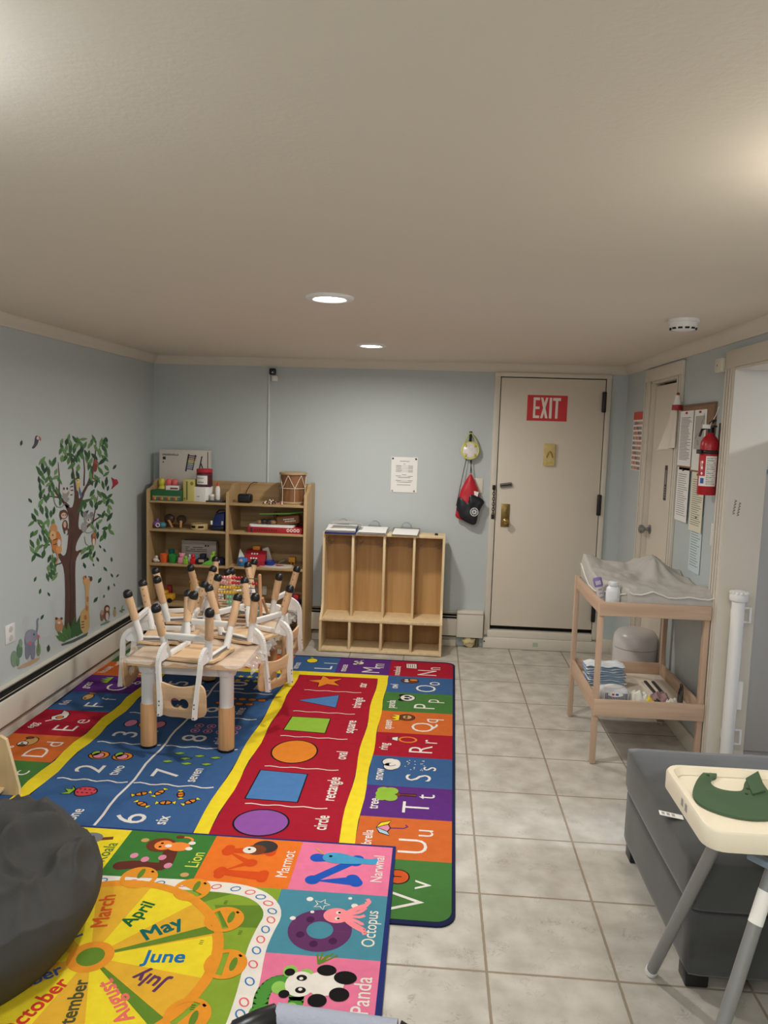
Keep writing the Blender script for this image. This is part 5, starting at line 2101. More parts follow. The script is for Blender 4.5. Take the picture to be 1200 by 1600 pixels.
for k in range(10):
    cx, cy = -1.46 + (k % 5) * .06, -1.04 - (k // 5) * .08
    f.poly([(cx + .026 * (1 if j % 2 else .45) * cos(j * pi / 5), cy + .026 * (1 if j % 2 else .45) * sin(j * pi / 5)) for j in range(10)], rYEL, 3)
# shapes of the red strip
shape(ell(-.893, -2.88, .116, .108, 0, 40), rVIO, 3, w=.008)
shape([(-1.01, -2.395), (-.776, -2.41), (-.773, -2.69), (-1.012, -2.685)], rSKY, 3, w=.008)
shape(ell(-.887, -2.162, .117, .14, 0, 40), rORB, 3, w=.008)
shape([(-.99, -1.692), (-.766, -1.693), (-.766, -1.907), (-1.0, -1.892)], rLIM, 3, w=.008)
shape([(-1.005, -1.425), (-.767, -1.296), (-.758, -1.518)], rSKY, 3, w=.008)
st = [(-.885 + (.125 if j % 2 == 0 else .055) * cos(pi / 2 + j * pi / 5 + pi / 2), -1.055 + (.125 if j % 2 == 0 else .055) * sin(pi / 2 + j * pi / 5 + pi / 2)) for j in range(10)]
shape(st, rORB, 3, w=.008)
for y in (-1.235, -1.605, -1.973, -2.35, -2.73):
    wavy((-1.0, y), (-.635, y), .007, rWHI, 3, .005)
for wd, y0, y1 in (('circle', -2.936, -2.765), ('rectangle', -2.691, -2.393), ('oval', -2.238, -2.114), ('square', -1.901, -1.688), ('triangle', -1.538, -1.286), ('star', -1.147, -1.032)):
    f.text(wd, -.640, (y0 + y1) / 2, .082, rWHI, 3, UP, bold=.014, sx=(y1 - y0) / (len(wd) * .082 * .52))
o = f.build('alphabet_rug')
tag(o, 'large alphabet rug with blue number panel and red shapes panel under the table', 'rug')

# ---- near rug
FZ = RT + .0035
f = Flat(lambda x, y, h: (x, y, FZ + .006 + h), .00025)
mPNK, mTEA, mORA, mYEL = rc('hot_pink', (221, 117, 151)), rc('teal', (74, 136, 155)), rc('vivid_orange', (223, 114, 41)), rc('lemon', (229, 208, 48))
mGRN, mLIM, mWH, mORG = rc('leaf', (62, 119, 55)), rc('meadow', (130, 158, 52)), rc('road', (225, 220, 211)), rc('wheel_orange', (222, 144, 46))
mAMB, mNAV, mDKG, mDKP = rc('amber', (219, 169, 52)), rc('edge_blue', (40, 50, 109)), rc('dark_leaf', (97, 130, 45)), rc('plum', (97, 53, 98))
GX0, GX1, GY0, GY1 = -2.12, -.318, -4.5, -3.012
vs, fs = [], []
gb = [(GX0, GY0), (GX1 + .012, GY0), (GX1, GY1), (GX0, GY1)]
b = f.mb
b._add([Vector((p[0], p[1], FZ - .002)) for p in gb] + [Vector((p[0], p[1], FZ + .006)) for p in gb], [(3, 2, 1, 0), (4, 5, 6, 7), (0, 1, 5, 4), (1, 2, 6, 5), (2, 3, 7, 6), (3, 0, 4, 7)], f.mi(mNAV))
e_ = .012
CX = [-2.1, -1.74, -1.39, -1.04, -.69, GX1 - e_]
CYs = [GY1 - e_, -3.342, -3.675, -4.01, -4.34, GY0 + e_]
f.rect(CX[0], CX[-1], CYs[-1], CYs[0], mLIM, 0.5)
f.rect(CX[3], CX[4], CYs[1], CYs[0], mORA, 1)
f.rect(CX[2], CX[3], CYs[1], CYs[0], mGRN, 1)
f.rect(CX[1], CX[2], CYs[1], CYs[0], mYEL, 1)
f.rect(CX[0], CX[1], CYs[1], CYs[0], mTEA, 1)
f.rect(CX[4], CX[5], CYs[1], CYs[0], mPNK, 1)
f.rect(CX[4] - .02, CX[5], CYs[2], CYs[1], mTEA, 1)
f.rect(CX[4] - .02, CX[5], CYs[3], CYs[2], mPNK, 1)
f.rect(CX[4] - .02, CX[5], CYs[5], CYs[3], mGRN, 1)
# green spill strips into the meadow
f.poly([(-.92, -3.46), (-.72, -3.44), (-.72, -3.56), (-.86, -3.57)], mDKG, 1)
f.poly([(-1.0, -3.38), (-.86, -3.38), (-.98, -3.46)], mDKG, 1)
f.poly([(-.98, -4.0), (-.72, -3.98), (-.72, -4.2), (-.9, -4.2)], mDKG, 1)
road = smooth_poly([(-1.95, -3.38), (-1.4, -3.37), (-1.0, -3.355), (-.85, -3.36), (-.76, -3.40), (-.705, -3.48), (-.72, -3.58), (-.725, -3.68), (-.708, -3.82), (-.705, -4.0), (-.72, -4.3)], 2, False)
f.stroke(road, .06, mWH, 2)
LP = rc('loop_blue', (60, 120, 180))
LQ = rc('loop_red', (220, 100, 110))
i = 0
acc = 0
for k in range(1, len(road)):
    dx_, dy_ = road[k][0] - road[k - 1][0], road[k][1] - road[k - 1][1]
    acc += sqrt(dx_ * dx_ + dy_ * dy_)
    if acc > .042:
        acc = 0
        i += 1
        a = atan2(dy_, dx_)
        f.stroke(ell(road[k][0], road[k][1], .017, .012, a + .5, 14), .005, LP if i % 2 else LQ, 3, closed=True)
# wheel of months
HX, HY = -1.222, -3.755
R_ = .375
for k in range(12):
    a0, a1 = radians(-8 + 30 * k), radians(22 + 30 * k)
    pts = [(HX, HY)] + [(HX + R_ * cos(a0 + (a1 - a0) * q / 8), HY + R_ * sin(a0 + (a1 - a0) * q / 8)) for q in range(9)]
    f.poly(pts, mYEL if k % 2 == 0 else mAMB, 3)
f.stroke(ell(HX, HY, R_ + .01, R_ + .01, 0, 60), .035, mORG, 4, closed=True)
for a in (27, -38):
    ca, sa = cos(radians(a)), sin(radians(a))
    f.poly([(HX + .03 * ca - .004 * sa, HY + .03 * sa + .004 * ca), (HX + .03 * ca + .004 * sa, HY + .03 * sa - .004 * ca), (HX + R_ * ca + .022 * sa, HY + R_ * sa - .022 * ca), (HX + R_ * ca - .022 * sa, HY + R_ * sa + .022 * ca)], mDKG, 5)
f.stroke(ell(HX, HY, .055, .055, 0, 30), .03, mORG, 5, closed=True)
f.poly(ell(HX, HY, .042, .042), mDKG, 6)
for k in range(12):
    a = radians(2 + 30 * k)
    cx, cy = HX + (R_ + .045) * cos(a), HY + (R_ + .045) * sin(a)
    f.stroke(ell(cx, cy, .058, .058, 0, 26), .016, mORG, 6, closed=True)
    f.poly([(cx + .058 * cos(a + pi / 2 + pi * q / 12), cy + .058 * sin(a + pi / 2 + pi * q / 12)) for q in range(-12, 1)], mORG, 6)
    f.poly([(cx + .022 * cos(q * pi / 6 + a) * .5 + .024 * cos(a), cy + .022 * sin(q * pi / 6 + a) * 1.4 + .024 * sin(a)) for q in range(12)], mDKG, 7)
MON = [('June', 6, (36, 110, 170), 0), ('May', 42, (24, 100, 96), 0), ('April', 74, (28, 100, 54), 0), ('March', 104, (204, 90, 40), 0), ('July', -20, (96, 56, 90), 1), ('August', -48, (226, 110, 100), 1), ('September', -78, (80, 80, 50), 1), ('October', -106, (200, 60, 44), 1), ('February', 136, (60, 100, 160), 0), ('January', 165, (120, 70, 120), 0), ('November', -136, (60, 90, 150), 1), ('December', -165, (170, 60, 60), 1)]
for nm, a, c, flip in MON:
    a = radians(a)
    rr = .228 if len(nm) < 6 else .225
    f.text(nm, HX + rr * cos(a), HY + rr * sin(a), {'June': .077, 'April': .07, 'March': .074, 'May': .086, 'July': .078, 'August': .071, 'September': .06, 'October': .07}.get(nm, .066), rc('month_' + nm.lower(), c), 6, a + (pi if flip else 0), bold=.02, sx=.95)
# big animal letters
def fat(pts, w, m, h=3):
    f.stroke(pts, w, m, h)
    for p in pts:
        f.poly(ell(p[0], p[1], w / 2, w / 2, 0, 16), m, h)


mM, mN = rc('m_red', (206, 76, 30)), rc('n_blue', (36, 84, 176))
fat([(-.80, -3.275), (-.955, -3.265), (-.86, -3.195), (-.965, -3.125), (-.81, -3.105)], .052, mM)
for p in ((-.795, -3.275), (-.80, -3.105), (-.955, -3.27), (-.965, -3.12)):
    fat([(p[0], p[1] - .018), (p[0], p[1] + .018)], .04, mM)
fat([(-.46, -3.265), (-.61, -3.275), (-.47, -3.135), (-.615, -3.13)], .056, mN)
fat([(-.45, -3.275), (-.465, -3.25)], .05, mN)
fat([(-.46, -3.12), (-.465, -3.145)], .05, mN)
f.stroke(ell(-.54, -3.55, .075, .075, 0, 30), .062, mDKP, 3, closed=True)
mP = rc('p_green', (78, 142, 60))
fat([(-.475, -3.93), (-.66, -3.92)], .05, mP)
fat(smooth_poly([(-.655, -3.92), (-.665, -3.84), (-.635, -3.79), (-.59, -3.79), (-.56, -3.84), (-.56, -3.91)], 2, False), .045, mP)
fat(smooth_poly([(-1.335, -3.27), (-1.28, -3.255), (-1.22, -3.265), (-1.175, -3.255), (-1.175, -3.21), (-1.185, -3.15)], 1, False), .054, rc('l_brown', (96, 48, 40)))
fat([(-1.68, -3.26), (-1.53, -3.26)], .04, rc('k_brown', (86, 60, 40)))
fat([(-1.68, -3.14), (-1.6, -3.25), (-1.53, -3.14)], .04, rc('k_brown', (86, 60, 40)))
for (cx, cy) in ((-.58, -3.50), (-.49, -3.60), (-.60, -3.58), (-.5, -3.49), (-.55, -3.62)):
    f.poly(ell(cx, cy, .014, .016), rc('plum_dark', (74, 36, 76)), 4)
for (cx, cy) in ((-.62, -3.82), (-.55, -3.76), (-.5, -3.85), (-.57, -3.9), (-.6, -3.75)):
    f.poly(ell(cx, cy, .022, .026), rc('p_light', (140, 190, 90)), 4)
for nm, x, y, sz in (('Marmot', -.725, -3.187, .064), ('Narwhal', -.376, -3.176, .060), ('Octopus', -.374, -3.523, .062), ('Panda', -.372, -3.825, .075), ('Lion', -1.07, -3.2, .07), ('Koala', -1.425, -3.19, .068)):
    f.text(nm, x, y, sz, mWH if nm not in ('Lion', 'Koala') else (rc('lion_yellow', (214, 214, 90)) if nm == 'Lion' else rGRN), 4, UP, bold=.004, sx=.86)
rDK = rc('charcoal', (60, 56, 54))
# animals (simple)
f.poly(ell(-.83, -3.08, .05, .045), rDK, 4); f.poly(ell(-.86, -3.105, .04, .035), rBRN, 5); f.poly(ell(-.885, -3.11, .026, .024), mWH, 6); f.poly(ell(-.887, -3.105, .006, .006), rBLK, 7)
nb = smooth_poly([(-.60, -3.13), (-.585, -3.09), (-.53, -3.085), (-.47, -3.11), (-.41, -3.12), (-.38, -3.10), (-.385, -3.155), (-.43, -3.15), (-.5, -3.16), (-.57, -3.16)], 2)
f.poly(nb, rc('narwhal', (70, 150, 190)), 5); f.stroke([(-.595, -3.10), (-.63, -3.065)], .008, rTAN, 5); f.poly(ell(-.565, -3.115, .007, .007), rBLK, 6)
oc = rc('octopus', (242, 140, 150))
f.poly(ell(-.495, -3.47, .045, .04), oc, 5)
for k in range(7):
    a = -1.4 + k * .47
    f.stroke(smooth_poly([(-.48, -3.47), (-.44 + .02 * cos(a), -3.47 + .05 * sin(a)), (-.40 + .015 * cos(k), -3.47 + .08 * sin(a)), (-.40, -3.47 + .095 * sin(a) + .01)], 2, False), .014, oc, 4)
for s_ in (-1, 1):
    f.poly(ell(-.49, -3.47 + s_ * .016, .009, .009), mWH, 6); f.poly(ell(-.487, -3.47 + s_ * .016, .005, .005), rBLK, 7)
for cx, cy, r in ((-.64, -3.50, .01), (-.6, -3.39, .012), (-.44, -3.41, .012), (-.58, -3.46, .007), (-.46, -3.37, .007)):
    f.poly(ell(cx, cy, r, r), mWH, 4)
f.stroke([(-.555 + (.03 if j % 2 == 0 else .013) * cos(j * pi / 5), -3.415 + (.03 if j % 2 == 0 else .013) * sin(j * pi / 5)) for j in range(10)], .004, mWH, 4, closed=True)
f.poly(ell(-.49, -3.79, .06, .05), mWH, 5); f.poly(ell(-.56, -3.80, .045, .052), mWH, 6)
for cx, cy, ra, rb in ((-.60, -3.845, .016, .016), (-.60, -3.755, .016, .016), (-.555, -3.825, .016, .013), (-.56, -3.775, .016, .013), (-.43, -3.76, .035, .028), (-.44, -3.83, .03, .028), (-.5, -3.86, .028, .026), (-.49, -3.735, .03, .024)):
    f.poly(ell(cx, cy, ra, rb), rBLK, 7)
for cx, cy in ((-.556, -3.822), (-.561, -3.778)):
    f.poly(ell(cx, cy, .006, .006), mWH, 8)
for k in range(5):
    f.stroke([(-.52, -3.71), (-.53 + k * .016, -3.665 + .008 * (k % 2))], .006, mDKG, 4)
li = rc('lion_mane', (112, 56, 36)); lo = rc('lion_fur', (234, 136, 60))
f.poly(ell(-1.235, -3.115, .058, .05), li, 5); f.poly(ell(-1.225, -3.117, .036, .034), lo, 6); f.poly(ell(-1.165, -3.12, .045, .032), lo, 5)
f.poly(ell(-1.205, -3.12, .014, .012), mWH, 7); f.poly(ell(-1.235, -3.105, .006, .006), rBLK, 7); f.poly(ell(-1.235, -3.13, .006, .006), rBLK, 7)
f.stroke(smooth_poly([(-1.14, -3.11), (-1.12, -3.07), (-1.14, -3.05), (-1.17, -3.05)], 2, False), .01, lo, 5); f.poly(ell(-1.18, -3.05, .016, .011), li, 6)
f.poly(ell(-1.12, -3.13, .014, .012), mWH, 6); f.poly(ell(-1.12, -3.09, .014, .012), mWH, 6)
for cx, cy in ((-1.31, -3.09), (-1.08, -3.3)):
    f.poly(ell(cx, cy, .016, .014), rTAN, 4)
for cx, cy in ((-1.31, -3.2), (-1.26, -3.22), (-1.2, -3.2), (-1.16, -3.25)):
    f.poly(ell(cx, cy, .015, .018), rPNK, 4)
f.poly(ell(-1.53, -3.1, .05, .04), rc('koala_grey', (120, 122, 128)), 5); f.poly(ell(-1.57, -3.07, .02, .02), rc('koala_grey', (120, 122, 128)), 5)
f.stroke([(-1.56, -3.12), (-1.44, -3.09)], .02, rBRN, 4)
for (cx, cy) in ((-.88, -3.45), (-.79, -3.60), (-.9, -3.66), (-.79, -3.79), (-.84, -3.93)):
    for j in range(3):
        f.stroke([(cx, cy + j * .008), (cx - .012, cy + j * .008)], .003, rc('grass_mark', (70, 100, 36)), 3)
o = f.build('months_rug')
tag(o, 'bright rug with a wheel of months and animal letters in the foreground', 'rug')


# ================================================================== bean bag
def cre2n(x, y, z):
    return (1 - abs(sin((z * 9 + x * 2 - y * 2.4 + noise.noise(Vector((x * 2, y * 2, z * 3)))) * 2.0))) ** 2


def bag_surface():
    b = MB()
    cx, cy, RB, HB = -1.70, -3.76, .47, .325
    zb = .15

    def fn(u, v):
        a = 2 * pi * u
        if v < .3:
            q = v / .3
            r = .80 + .20 * sin(q * pi / 2)
            if v < .03:
                r = .80 * v / .03
            z = zb * max(0, (v - .03) / .27)
        else:
            th = (v - .3) / .7 * pi / 2
            r = cos(th) ** .92
            z = zb + (HB - zb) * sin(th)
        x, y = r * cos(a), r * sin(a)
        t = min(1, max(0, (v - .33) / .42))
        n1 = noise.noise(Vector((x * 1.6, y * 1.6, z * 3 + 3))) * .05
        # long curved creases winding round the gathered crown
        tw = a + 2.2 * t + .8 * noise.noise(Vector((x * 2, y * 2, 8)))
        cre = (1 - abs(sin(tw * 2.5))) ** 2 * .085 * t * (1 - t * .5)
        q = Vector((x * 2.6, y * 2.6, z * 4 + 9))
        rid = max(0, 1 - abs(noise.noise(q)) * 2.6) ** 2 * .075 * t * (1 - .4 * t)
        fine = noise.noise(Vector((x * 6, y * 6, z * 12))) * .016 * (.15 + t)
        low = (1 - abs(sin(a * 4 + z * 6))) ** 4 * .008 * (1 - t)
        rr = 1 + n1 + cre * .5 + cre2n(x, y, z) * t * .055 + fine + low
        st_ = x * 1.9 + y * .8 + 1.1 * noise.noise(Vector((x * 1.5, y * 1.5, z * 2 + 2)))
        cre2 = (1 - abs(sin(st_ * 5.2))) ** 2 * .085 * t * (.6 + .45 * noise.noise(Vector((x * 2.5, y * 2.5, 6))))
        dz = rid + cre2 + cre * .5 + fine - .05 * math.exp(-(x * x + y * y) / .03)
        return (cx + RB * x * rr, cy + RB * y * rr, max(.0192 + z + (dz if v > .3 else 0), .0192))
    b.grid(fn, 200, 110)
    return b


t = thing('bean_bag', 'large dark grey bean bag slumped in the near left corner', 'bean bag', (-1.70, -3.76, .0192))
rel(bag_surface().build('bag_cover', mat('charcoal_canvas', (62, 62, 61), .85, bump=.2, bscale=260, vary=.08, vscale=6), sharp=180), t)
b = MB()
b.ball((-1.70, -3.76, .30), (.05, .05, .03))
rel(b.build('gathered_crown', mat('charcoal_canvas', (58, 58, 59), .85)), t)

# wooden rack behind the bean bag
t = thing('wooden_book_rack', 'light wooden rack with a slanted side behind the bean bag', 'rack', (-2.25, -2.86, RT))
for y in (-2.78, -3.12):
    b = MB()
    b.prism([(-2.39, .008), (-2.0, .008), (-2.0, .04), (-2.055, .26), (-2.08, .275), (-2.39, .275)], 'xz', y - .009, y + .009)
    rel(b.build('side_panel', BIRCH), t)
for z in (.03, .15):
    b = MB()
    b.box(-2.38, -2.06 - z * .2, -3.11, -2.79, z, z + .014, 0, .001)
    rel(b.build('shelf_board', BIRCH), t)
b = MB()
b.box(-2.39, -2.38, -3.11, -2.79, .01, .27)
rel(b.build('back_panel', BIRCH), t)

# ================================================================== ottoman
t = thing('ottoman', 'dark grey square fabric ottoman on the tiles at right', 'ottoman', (.89, -3.29, 0))
OTT = mat('grey_microfibre', (63, 65, 66), .8, bump=.12, bscale=300, vary=.22, vscale=5, sheen=.25)


def soft_box(x0, x1, y0, y1, z0, z1, bev, bulge, seed):
    b = MB()
    b2 = bmesh.new()
    bmesh.ops.create_cube(b2, size=1)
    bmesh.ops.subdivide_edges(b2, edges=b2.edges[:], cuts=14, use_grid_fill=True)
    w, d, h = (x1 - x0) / 2, (y1 - y0) / 2, (z1 - z0) / 2
    for v in b2.verts:
        p = Vector((v.co.x * 2 * w, v.co.y * 2 * d, v.co.z * 2 * h))
        q = Vector((max(-w + bev, min(w - bev, p.x)), max(-d + bev, min(d - bev, p.y)), max(-h + bev, min(h - bev, p.z))))
        dlt = p - q
        if dlt.length > 1e-6:
            dlt = dlt.normalized() * bev
        p = q + dlt
        n_ = noise.noise(Vector((p.x * 4 + seed, p.y * 4, p.z * 6))) * .004
        s_ = (1 - (p.x / w) ** 2) * (1 - (p.y / d) ** 2)
        p.z += (bulge * s_ + n_) * (1 if p.z > 0 else -.0)
        f1 = max(0, 1 - (p.z / h) ** 2)
        p.x += math.copysign(1, p.x) * f1 * bulge * .5 * (1 if abs(p.x) > w * .97 else 0) * (1 - (p.y / d) ** 2) + n_
        p.y += math.copysign(1, p.y) * f1 * bulge * .5 * (1 if abs(p.y) > d * .97 else 0) * (1 - (p.x / w) ** 2) + n_
        v.co = p + Vector(((x0 + x1) / 2, (y0 + y1) / 2, (z0 + z1) / 2))
    b2.verts.index_update()
    b._add([v.co.copy() for v in b2.verts], [[v.index for v in fc.verts] for fc in b2.faces])
    b2.free()
    return b


rel(soft_box(.585, 1.185, -3.70, -2.885, .262, .432, .022, .012, 1).build('top_cushion', OTT, sharp=180), t)
rel(soft_box(.592, 1.18, -3.69, -2.90, .05, .262, .018, .006, 5).build('base', OTT, sharp=180), t)
for x, y in ((.635, -2.96), (1.13, -2.96), (.635, -3.63), (1.13, -3.63)):
    b = MB()
    b.box(x - .035, x + .035, y - .035, y + .035, .001, .056, 0, .006)
    rel(b.build('foot', BLACK), t)
b = MB()
q = PZ(1060, 1272, .438)
M_ = Matrix.Translation((.60, -3.45, .425)) @ Matrix.Rotation(radians(-8), 4, 'Z') @ Matrix.Rotation(radians(6), 4, 'Y')
b.box(-.045, .03, -.015, .015, .012, .0135, 0, .0004, M=M_)
for k in range(3):
    b.box(-.038 + k * .016, -.028 + k * .016, -.009, .009, .0136, .0139, 1, M=M_)
rel(b.build('care_tag', [PAPER, mat('soft_grey', (160, 160, 160))]), t)

# ================================================================== high chair
TZ2 = .735
t = thing('high_chair', 'high chair with cream tray and grey tubular legs at the right edge', 'high chair', (.85, -4.08, 0))
CREAM = mat('cream_plastic', (234, 226, 206), .35)
tx0, tx1, ty0, ty1 = .462, .86, -4.11, -3.735
b = MB()
b.prism(rrect(tx0 + .012, tx1 - .012, ty0 + .012, ty1 - .012, .04), 'xy', TZ2 - .045, TZ2 - .018)
rel(b.build('tray', CREAM), t)
o_ = rrect(tx0, tx1, ty0, ty1, .05)
i_ = rrect(tx0 + .03, tx1 - .03, ty0 + .03, ty1 - .03, .03)
b = MB()
prof = [(o_, TZ2 - .05), (o_, TZ2 - .006), (rrect(tx0 + .004, tx1 - .004, ty0 + .004, ty1 - .004, .047), TZ2), (rrect(tx0 + .018, tx1 - .018, ty0 + .018, ty1 - .018, .038), TZ2), (i_, TZ2 - .017)]
n = len(o_)
vs, fs = [], []
for pts, z in prof:
    vs += [Vector((p[0], p[1], z)) for p in pts]
for j in range(len(prof) - 1):
    for k in range(n):
        fs.append((j * n + k, j * n + (k + 1) % n, (j + 1) * n + (k + 1) % n, (j + 1) * n + k))
b._add(vs, fs)
rel(b.build('tray_rim', CREAM), t)
GREYM = mat('grey_steel_tube', (140, 142, 143), .4, .35)
for (x0, y0, x1, y1) in ((.55, -3.985, .511, -3.626), (.655, -4.06, .415, -4.23), (1.05, -3.92, 1.12, -3.75), (1.05, -4.06, 1.12, -4.3)):
    b = MB()
    A, B = Vector((x0, y0, .69)), Vector((x1, y1, .02))
    b.tube([A, B], .0165, 16)
    lg = rel(b.build('leg', GREYM), t)
    b = MB()
    d = (B - A).normalized()
    b.tube([B - d * .006, B + d * .012], .0185, 16)
    b.ball(B + d * .01, (.0182, .0182, .0095))
    o = b.build('foot_cap', WHP)
    o.parent = lg
    if y0 == -4.06 and x0 < 1:
        b = MB()
        P0, P1 = A.lerp(B, .16), A.lerp(B, .27)
        b.tube([P0, P1], .0172, 16)
        o = b.build('warning_label', PAPER)
        o.parent = lg
b = MB()
b.box(.84, 1.1, -4.1, -3.78, .53, .56, 0, .012, seg=3)
b.box(1.07, 1.11, -4.1, -3.78, .53, .86, 0, .018, seg=3)
b.box(.86, 1.09, -4.115, -4.09, .53, .68, 0, .012, seg=3)
b.box(.86, 1.09, -3.79, -3.765, .53, .68, 0, .012, seg=3)
rel(b.build('seat_shell', CREAM), t)
b = MB()
q = PZ(1192, 1345, .655)
M_ = Matrix.Translation(q) @ Matrix.Rotation(radians(-52), 4, 'Z')
b.box(-.035, .05, -.012, .012, -.01, .008, 0, .004, M=M_)
rel(b.build('tray_clip', mat('blue_grey_clip', (120, 138, 156), .3)), t)
f = Flat(lambda u, v, h: (tx0 - .0006 - h, u, v))
for k in range(2):
    f.rect(-3.93 - k * .03, -3.915 - k * .03, TZ2 - .032, TZ2 - .012, mat('soft_grey', (160, 160, 160)), 1)
rel(f.build('embossed_mark'), t)
# green silicone bib on the tray
t = thing('silicone_bib', 'dark green crescent silicone bib with a pocket lying on the tray', 'bib', (.62, -3.95, TZ2 - .017))
GRN = mat('green_silicone', (66, 92, 66), .55)


def bibp(px, py):
    q = PZ(px, py, TZ2 - .012)
    return (q.x, q.y)


bo = [bibp(*p) for p in ((1104, 1204), (1114, 1203), (1120, 1210), (1118, 1216), (1111, 1217), (1109, 1224), (1116, 1231), (1132, 1236), (1152, 1238), (1162, 1236), (1164, 1220), (1184, 1212), (1196, 1232), (1206, 1244), (1214, 1262), (1210, 1280), (1180, 1281), (1150, 1277), (1120, 1269), (1094, 1258), (1083, 1245), (1083, 1234), (1091, 1216))]
me = plate_mesh([smooth_poly(bo, 2)], .005, .0012)
b = MB()
b.mesh(me, Matrix.Translation((0, 0, TZ2 - .013)))
rel(b.build('bib_sheet', GRN), t)
pk = [bibp(*p) for p in ((1165, 1220), (1184, 1213), (1196, 1240), (1176, 1245))]
b = MB()
vs = [Vector((p[0], p[1], TZ2 - .0095)) for p in pk] + [Vector((pk[0][0], pk[0][1], TZ2 - .004)), Vector((pk[1][0], pk[1][1], TZ2 + .004)), Vector((pk[2][0], pk[2][1], TZ2 - .002)), Vector((pk[3][0], pk[3][1], TZ2 - .004))]
b._add(vs, [(0, 3, 2, 1), (4, 5, 6, 7), (0, 1, 5, 4), (1, 2, 6, 5), (2, 3, 7, 6), (3, 0, 4, 7)])
rel(b.build('bib_pocket', GRN), t)
b = MB()
for px, py in ((1168, 1234), (1166, 1242), (1109, 1208), (1106, 1213)):
    q = bibp(px, py)
    b.lathe([(.0045, 0), (.0045, .001), (0, .001)], (q[0], q[1], TZ2 - .0092), n=12)
rel(b.build('snap_holes', mat('dark_green', (34, 50, 36), .6)), t)

# ================================================================== stroller at the bottom edge
t = thing('stroller', 'stroller handle with black corner and pale grey padded bar at the bottom edge', 'stroller', (-.28, -4.95, 0))
h0 = PZ(368, 1597, .9)
h1 = PZ(432, 1590, .9)
h2 = PZ(620, 1616, .9)
b = MB()
pts = [Vector((h0.x - .002, h0.y - .05, .84)), Vector((h0.x, h0.y - .022, .875)), Vector((h0.x + .008, h0.y - .006, .893)), Vector((h0.x + .03, h0.y, .9)), h1]
b.tube(pts, .0165, 14)
rel(b.build('handle_corner', BLACK), t)
b = MB()
b.tube([h1, h1.lerp(h2, .2), h1.lerp(h2, .5), h2], .0168, 16)
rel(b.build('padded_bar', mat('pale_grey_sleeve', (150, 156, 172), .8, bump=.3, bscale=200)), t)
b = MB()
b.tube([h2, h2 + Vector((.035, -.006, -.01)), h2 + Vector((.045, -.05, -.06))], .0165, 14)
rel(b.build('handle_corner', BLACK), t)
for p0, xx in ((pts[0], h0.x), (h2 + Vector((.045, -.05, -.06)), h2.x + .045)):
    b = MB()
    b.tube([p0, Vector((xx, -5.1, .72)), Vector((xx, -5.22, .1))], .012, 10)
    rel(b.build('push_tube', GREYM), t)
    b = MB()
    b.lathe([(0, .012), (.07, .012), (.078, 0), (.07, -.012), (0, -.012)], M=Matrix.Translation((xx, -5.22, .08)) @ Matrix.Rotation(pi / 2, 4, 'Y'))
    rel(b.build('wheel', BLACK), t)
b = MB()
b.box(h0.x + .02, h2.x + .02, -5.24, -5.2, .3, .7, 0, .015)
rel(b.build('fabric_seat', mat('stroller_fabric', (60, 64, 70), .9)), t)

# ================================================================== changing table
QX0, QX1, QY0, QY1 = .625, 1.168, -2.09, -1.40
QH = .85
t = thing('changing_table', 'pale beech changing table with one lower tray shelf beside the right wall', 'changing table', (.9, -1.745, 0))
LG = .026
for x in (QX0, QX1 - LG):
    for y in (QY0, QY1 - .036):
        b = MB()
        b.box(x, x + LG, y, y + .036, .001, QH, 0, .003)
        rel(b.build('leg', PINE), t)
for nm, z0, z1 in (('top_rail', .778, .848), ('shelf_rail', .262, .348)):
    for x in (QX0, QX1 - LG):
        b = MB()
        b.box(x + .005, x + .021, QY0 + .036, QY1 - .036, z0, z1, 0, .002)
        rel(b.build(nm, wood('pale_beech_table_deep', (202, 174, 150), (186, 156, 132), 'Y', 12)), t)
    for y in (QY0 + .004, QY1 - .02):
        b = MB()
        if y < -1.9:
            b.box(QX0 + .001, QX1 - .001, QY0 - .016, QY0 - .0005, z0, z1, 0, .002)
        else:
            b.box(QX0 + LG, QX1 - LG, y, y + .016, z0, z1, 0, .002)
        rel(b.build(nm, PINEX), t)
for nm, z in (('top_board', .79), ('shelf_board', .274)):
    b = MB()
    b.box(QX0 + .022, QX1 - .022, QY0 + .002, QY1 - .022, z, z + .008)
    rel(b.build(nm, mat('white_board', (214, 206, 194), .6)), t)
# pad
t = thing('changing_pad', 'rumpled grey changing pad with white piping on top of the changing table', 'changing pad', (.9, -1.73, .8))
PADM = mat('grey_jersey', (184, 181, 176), .9, bump=.15, bscale=350)
pxa, pxb, pya, pyb = .665, 1.195, -2.085, -1.41


def pad_h(u, v):
    e = min(u, 1 - u, v, 1 - v)
    h = .105 + .016 * sin(u * 3.4 + 1)
    h += .035 * math.exp(-((u - .0) ** 2 / .02 + (v - .95) ** 2 / .06))
    h += .085 * math.exp(-((u - .70) ** 2 / .022 + (v - .82) ** 2 / .07))
    h += .03 * math.exp(-((u - 1.0) ** 2 / .03 + (v - .12) ** 2 / .05))
    h += .03 * (v ** 3)
    h -= .02 * math.exp(-((u - .45) ** 2 / .05 + (v - .4) ** 2 / .09))
    ang = atan2(v - .82, u - .7)
    rr = sqrt((u - .7) ** 2 + (v - .82) ** 2)
    h += .010 * sin(ang * 9) * math.exp(-((rr - .3) / .2) ** 2)
    h += .008 * noise.noise(Vector((u * 7, v * 7, 2))) + .004 * noise.noise(Vector((u * 17, v * 13, 4)))
    return h


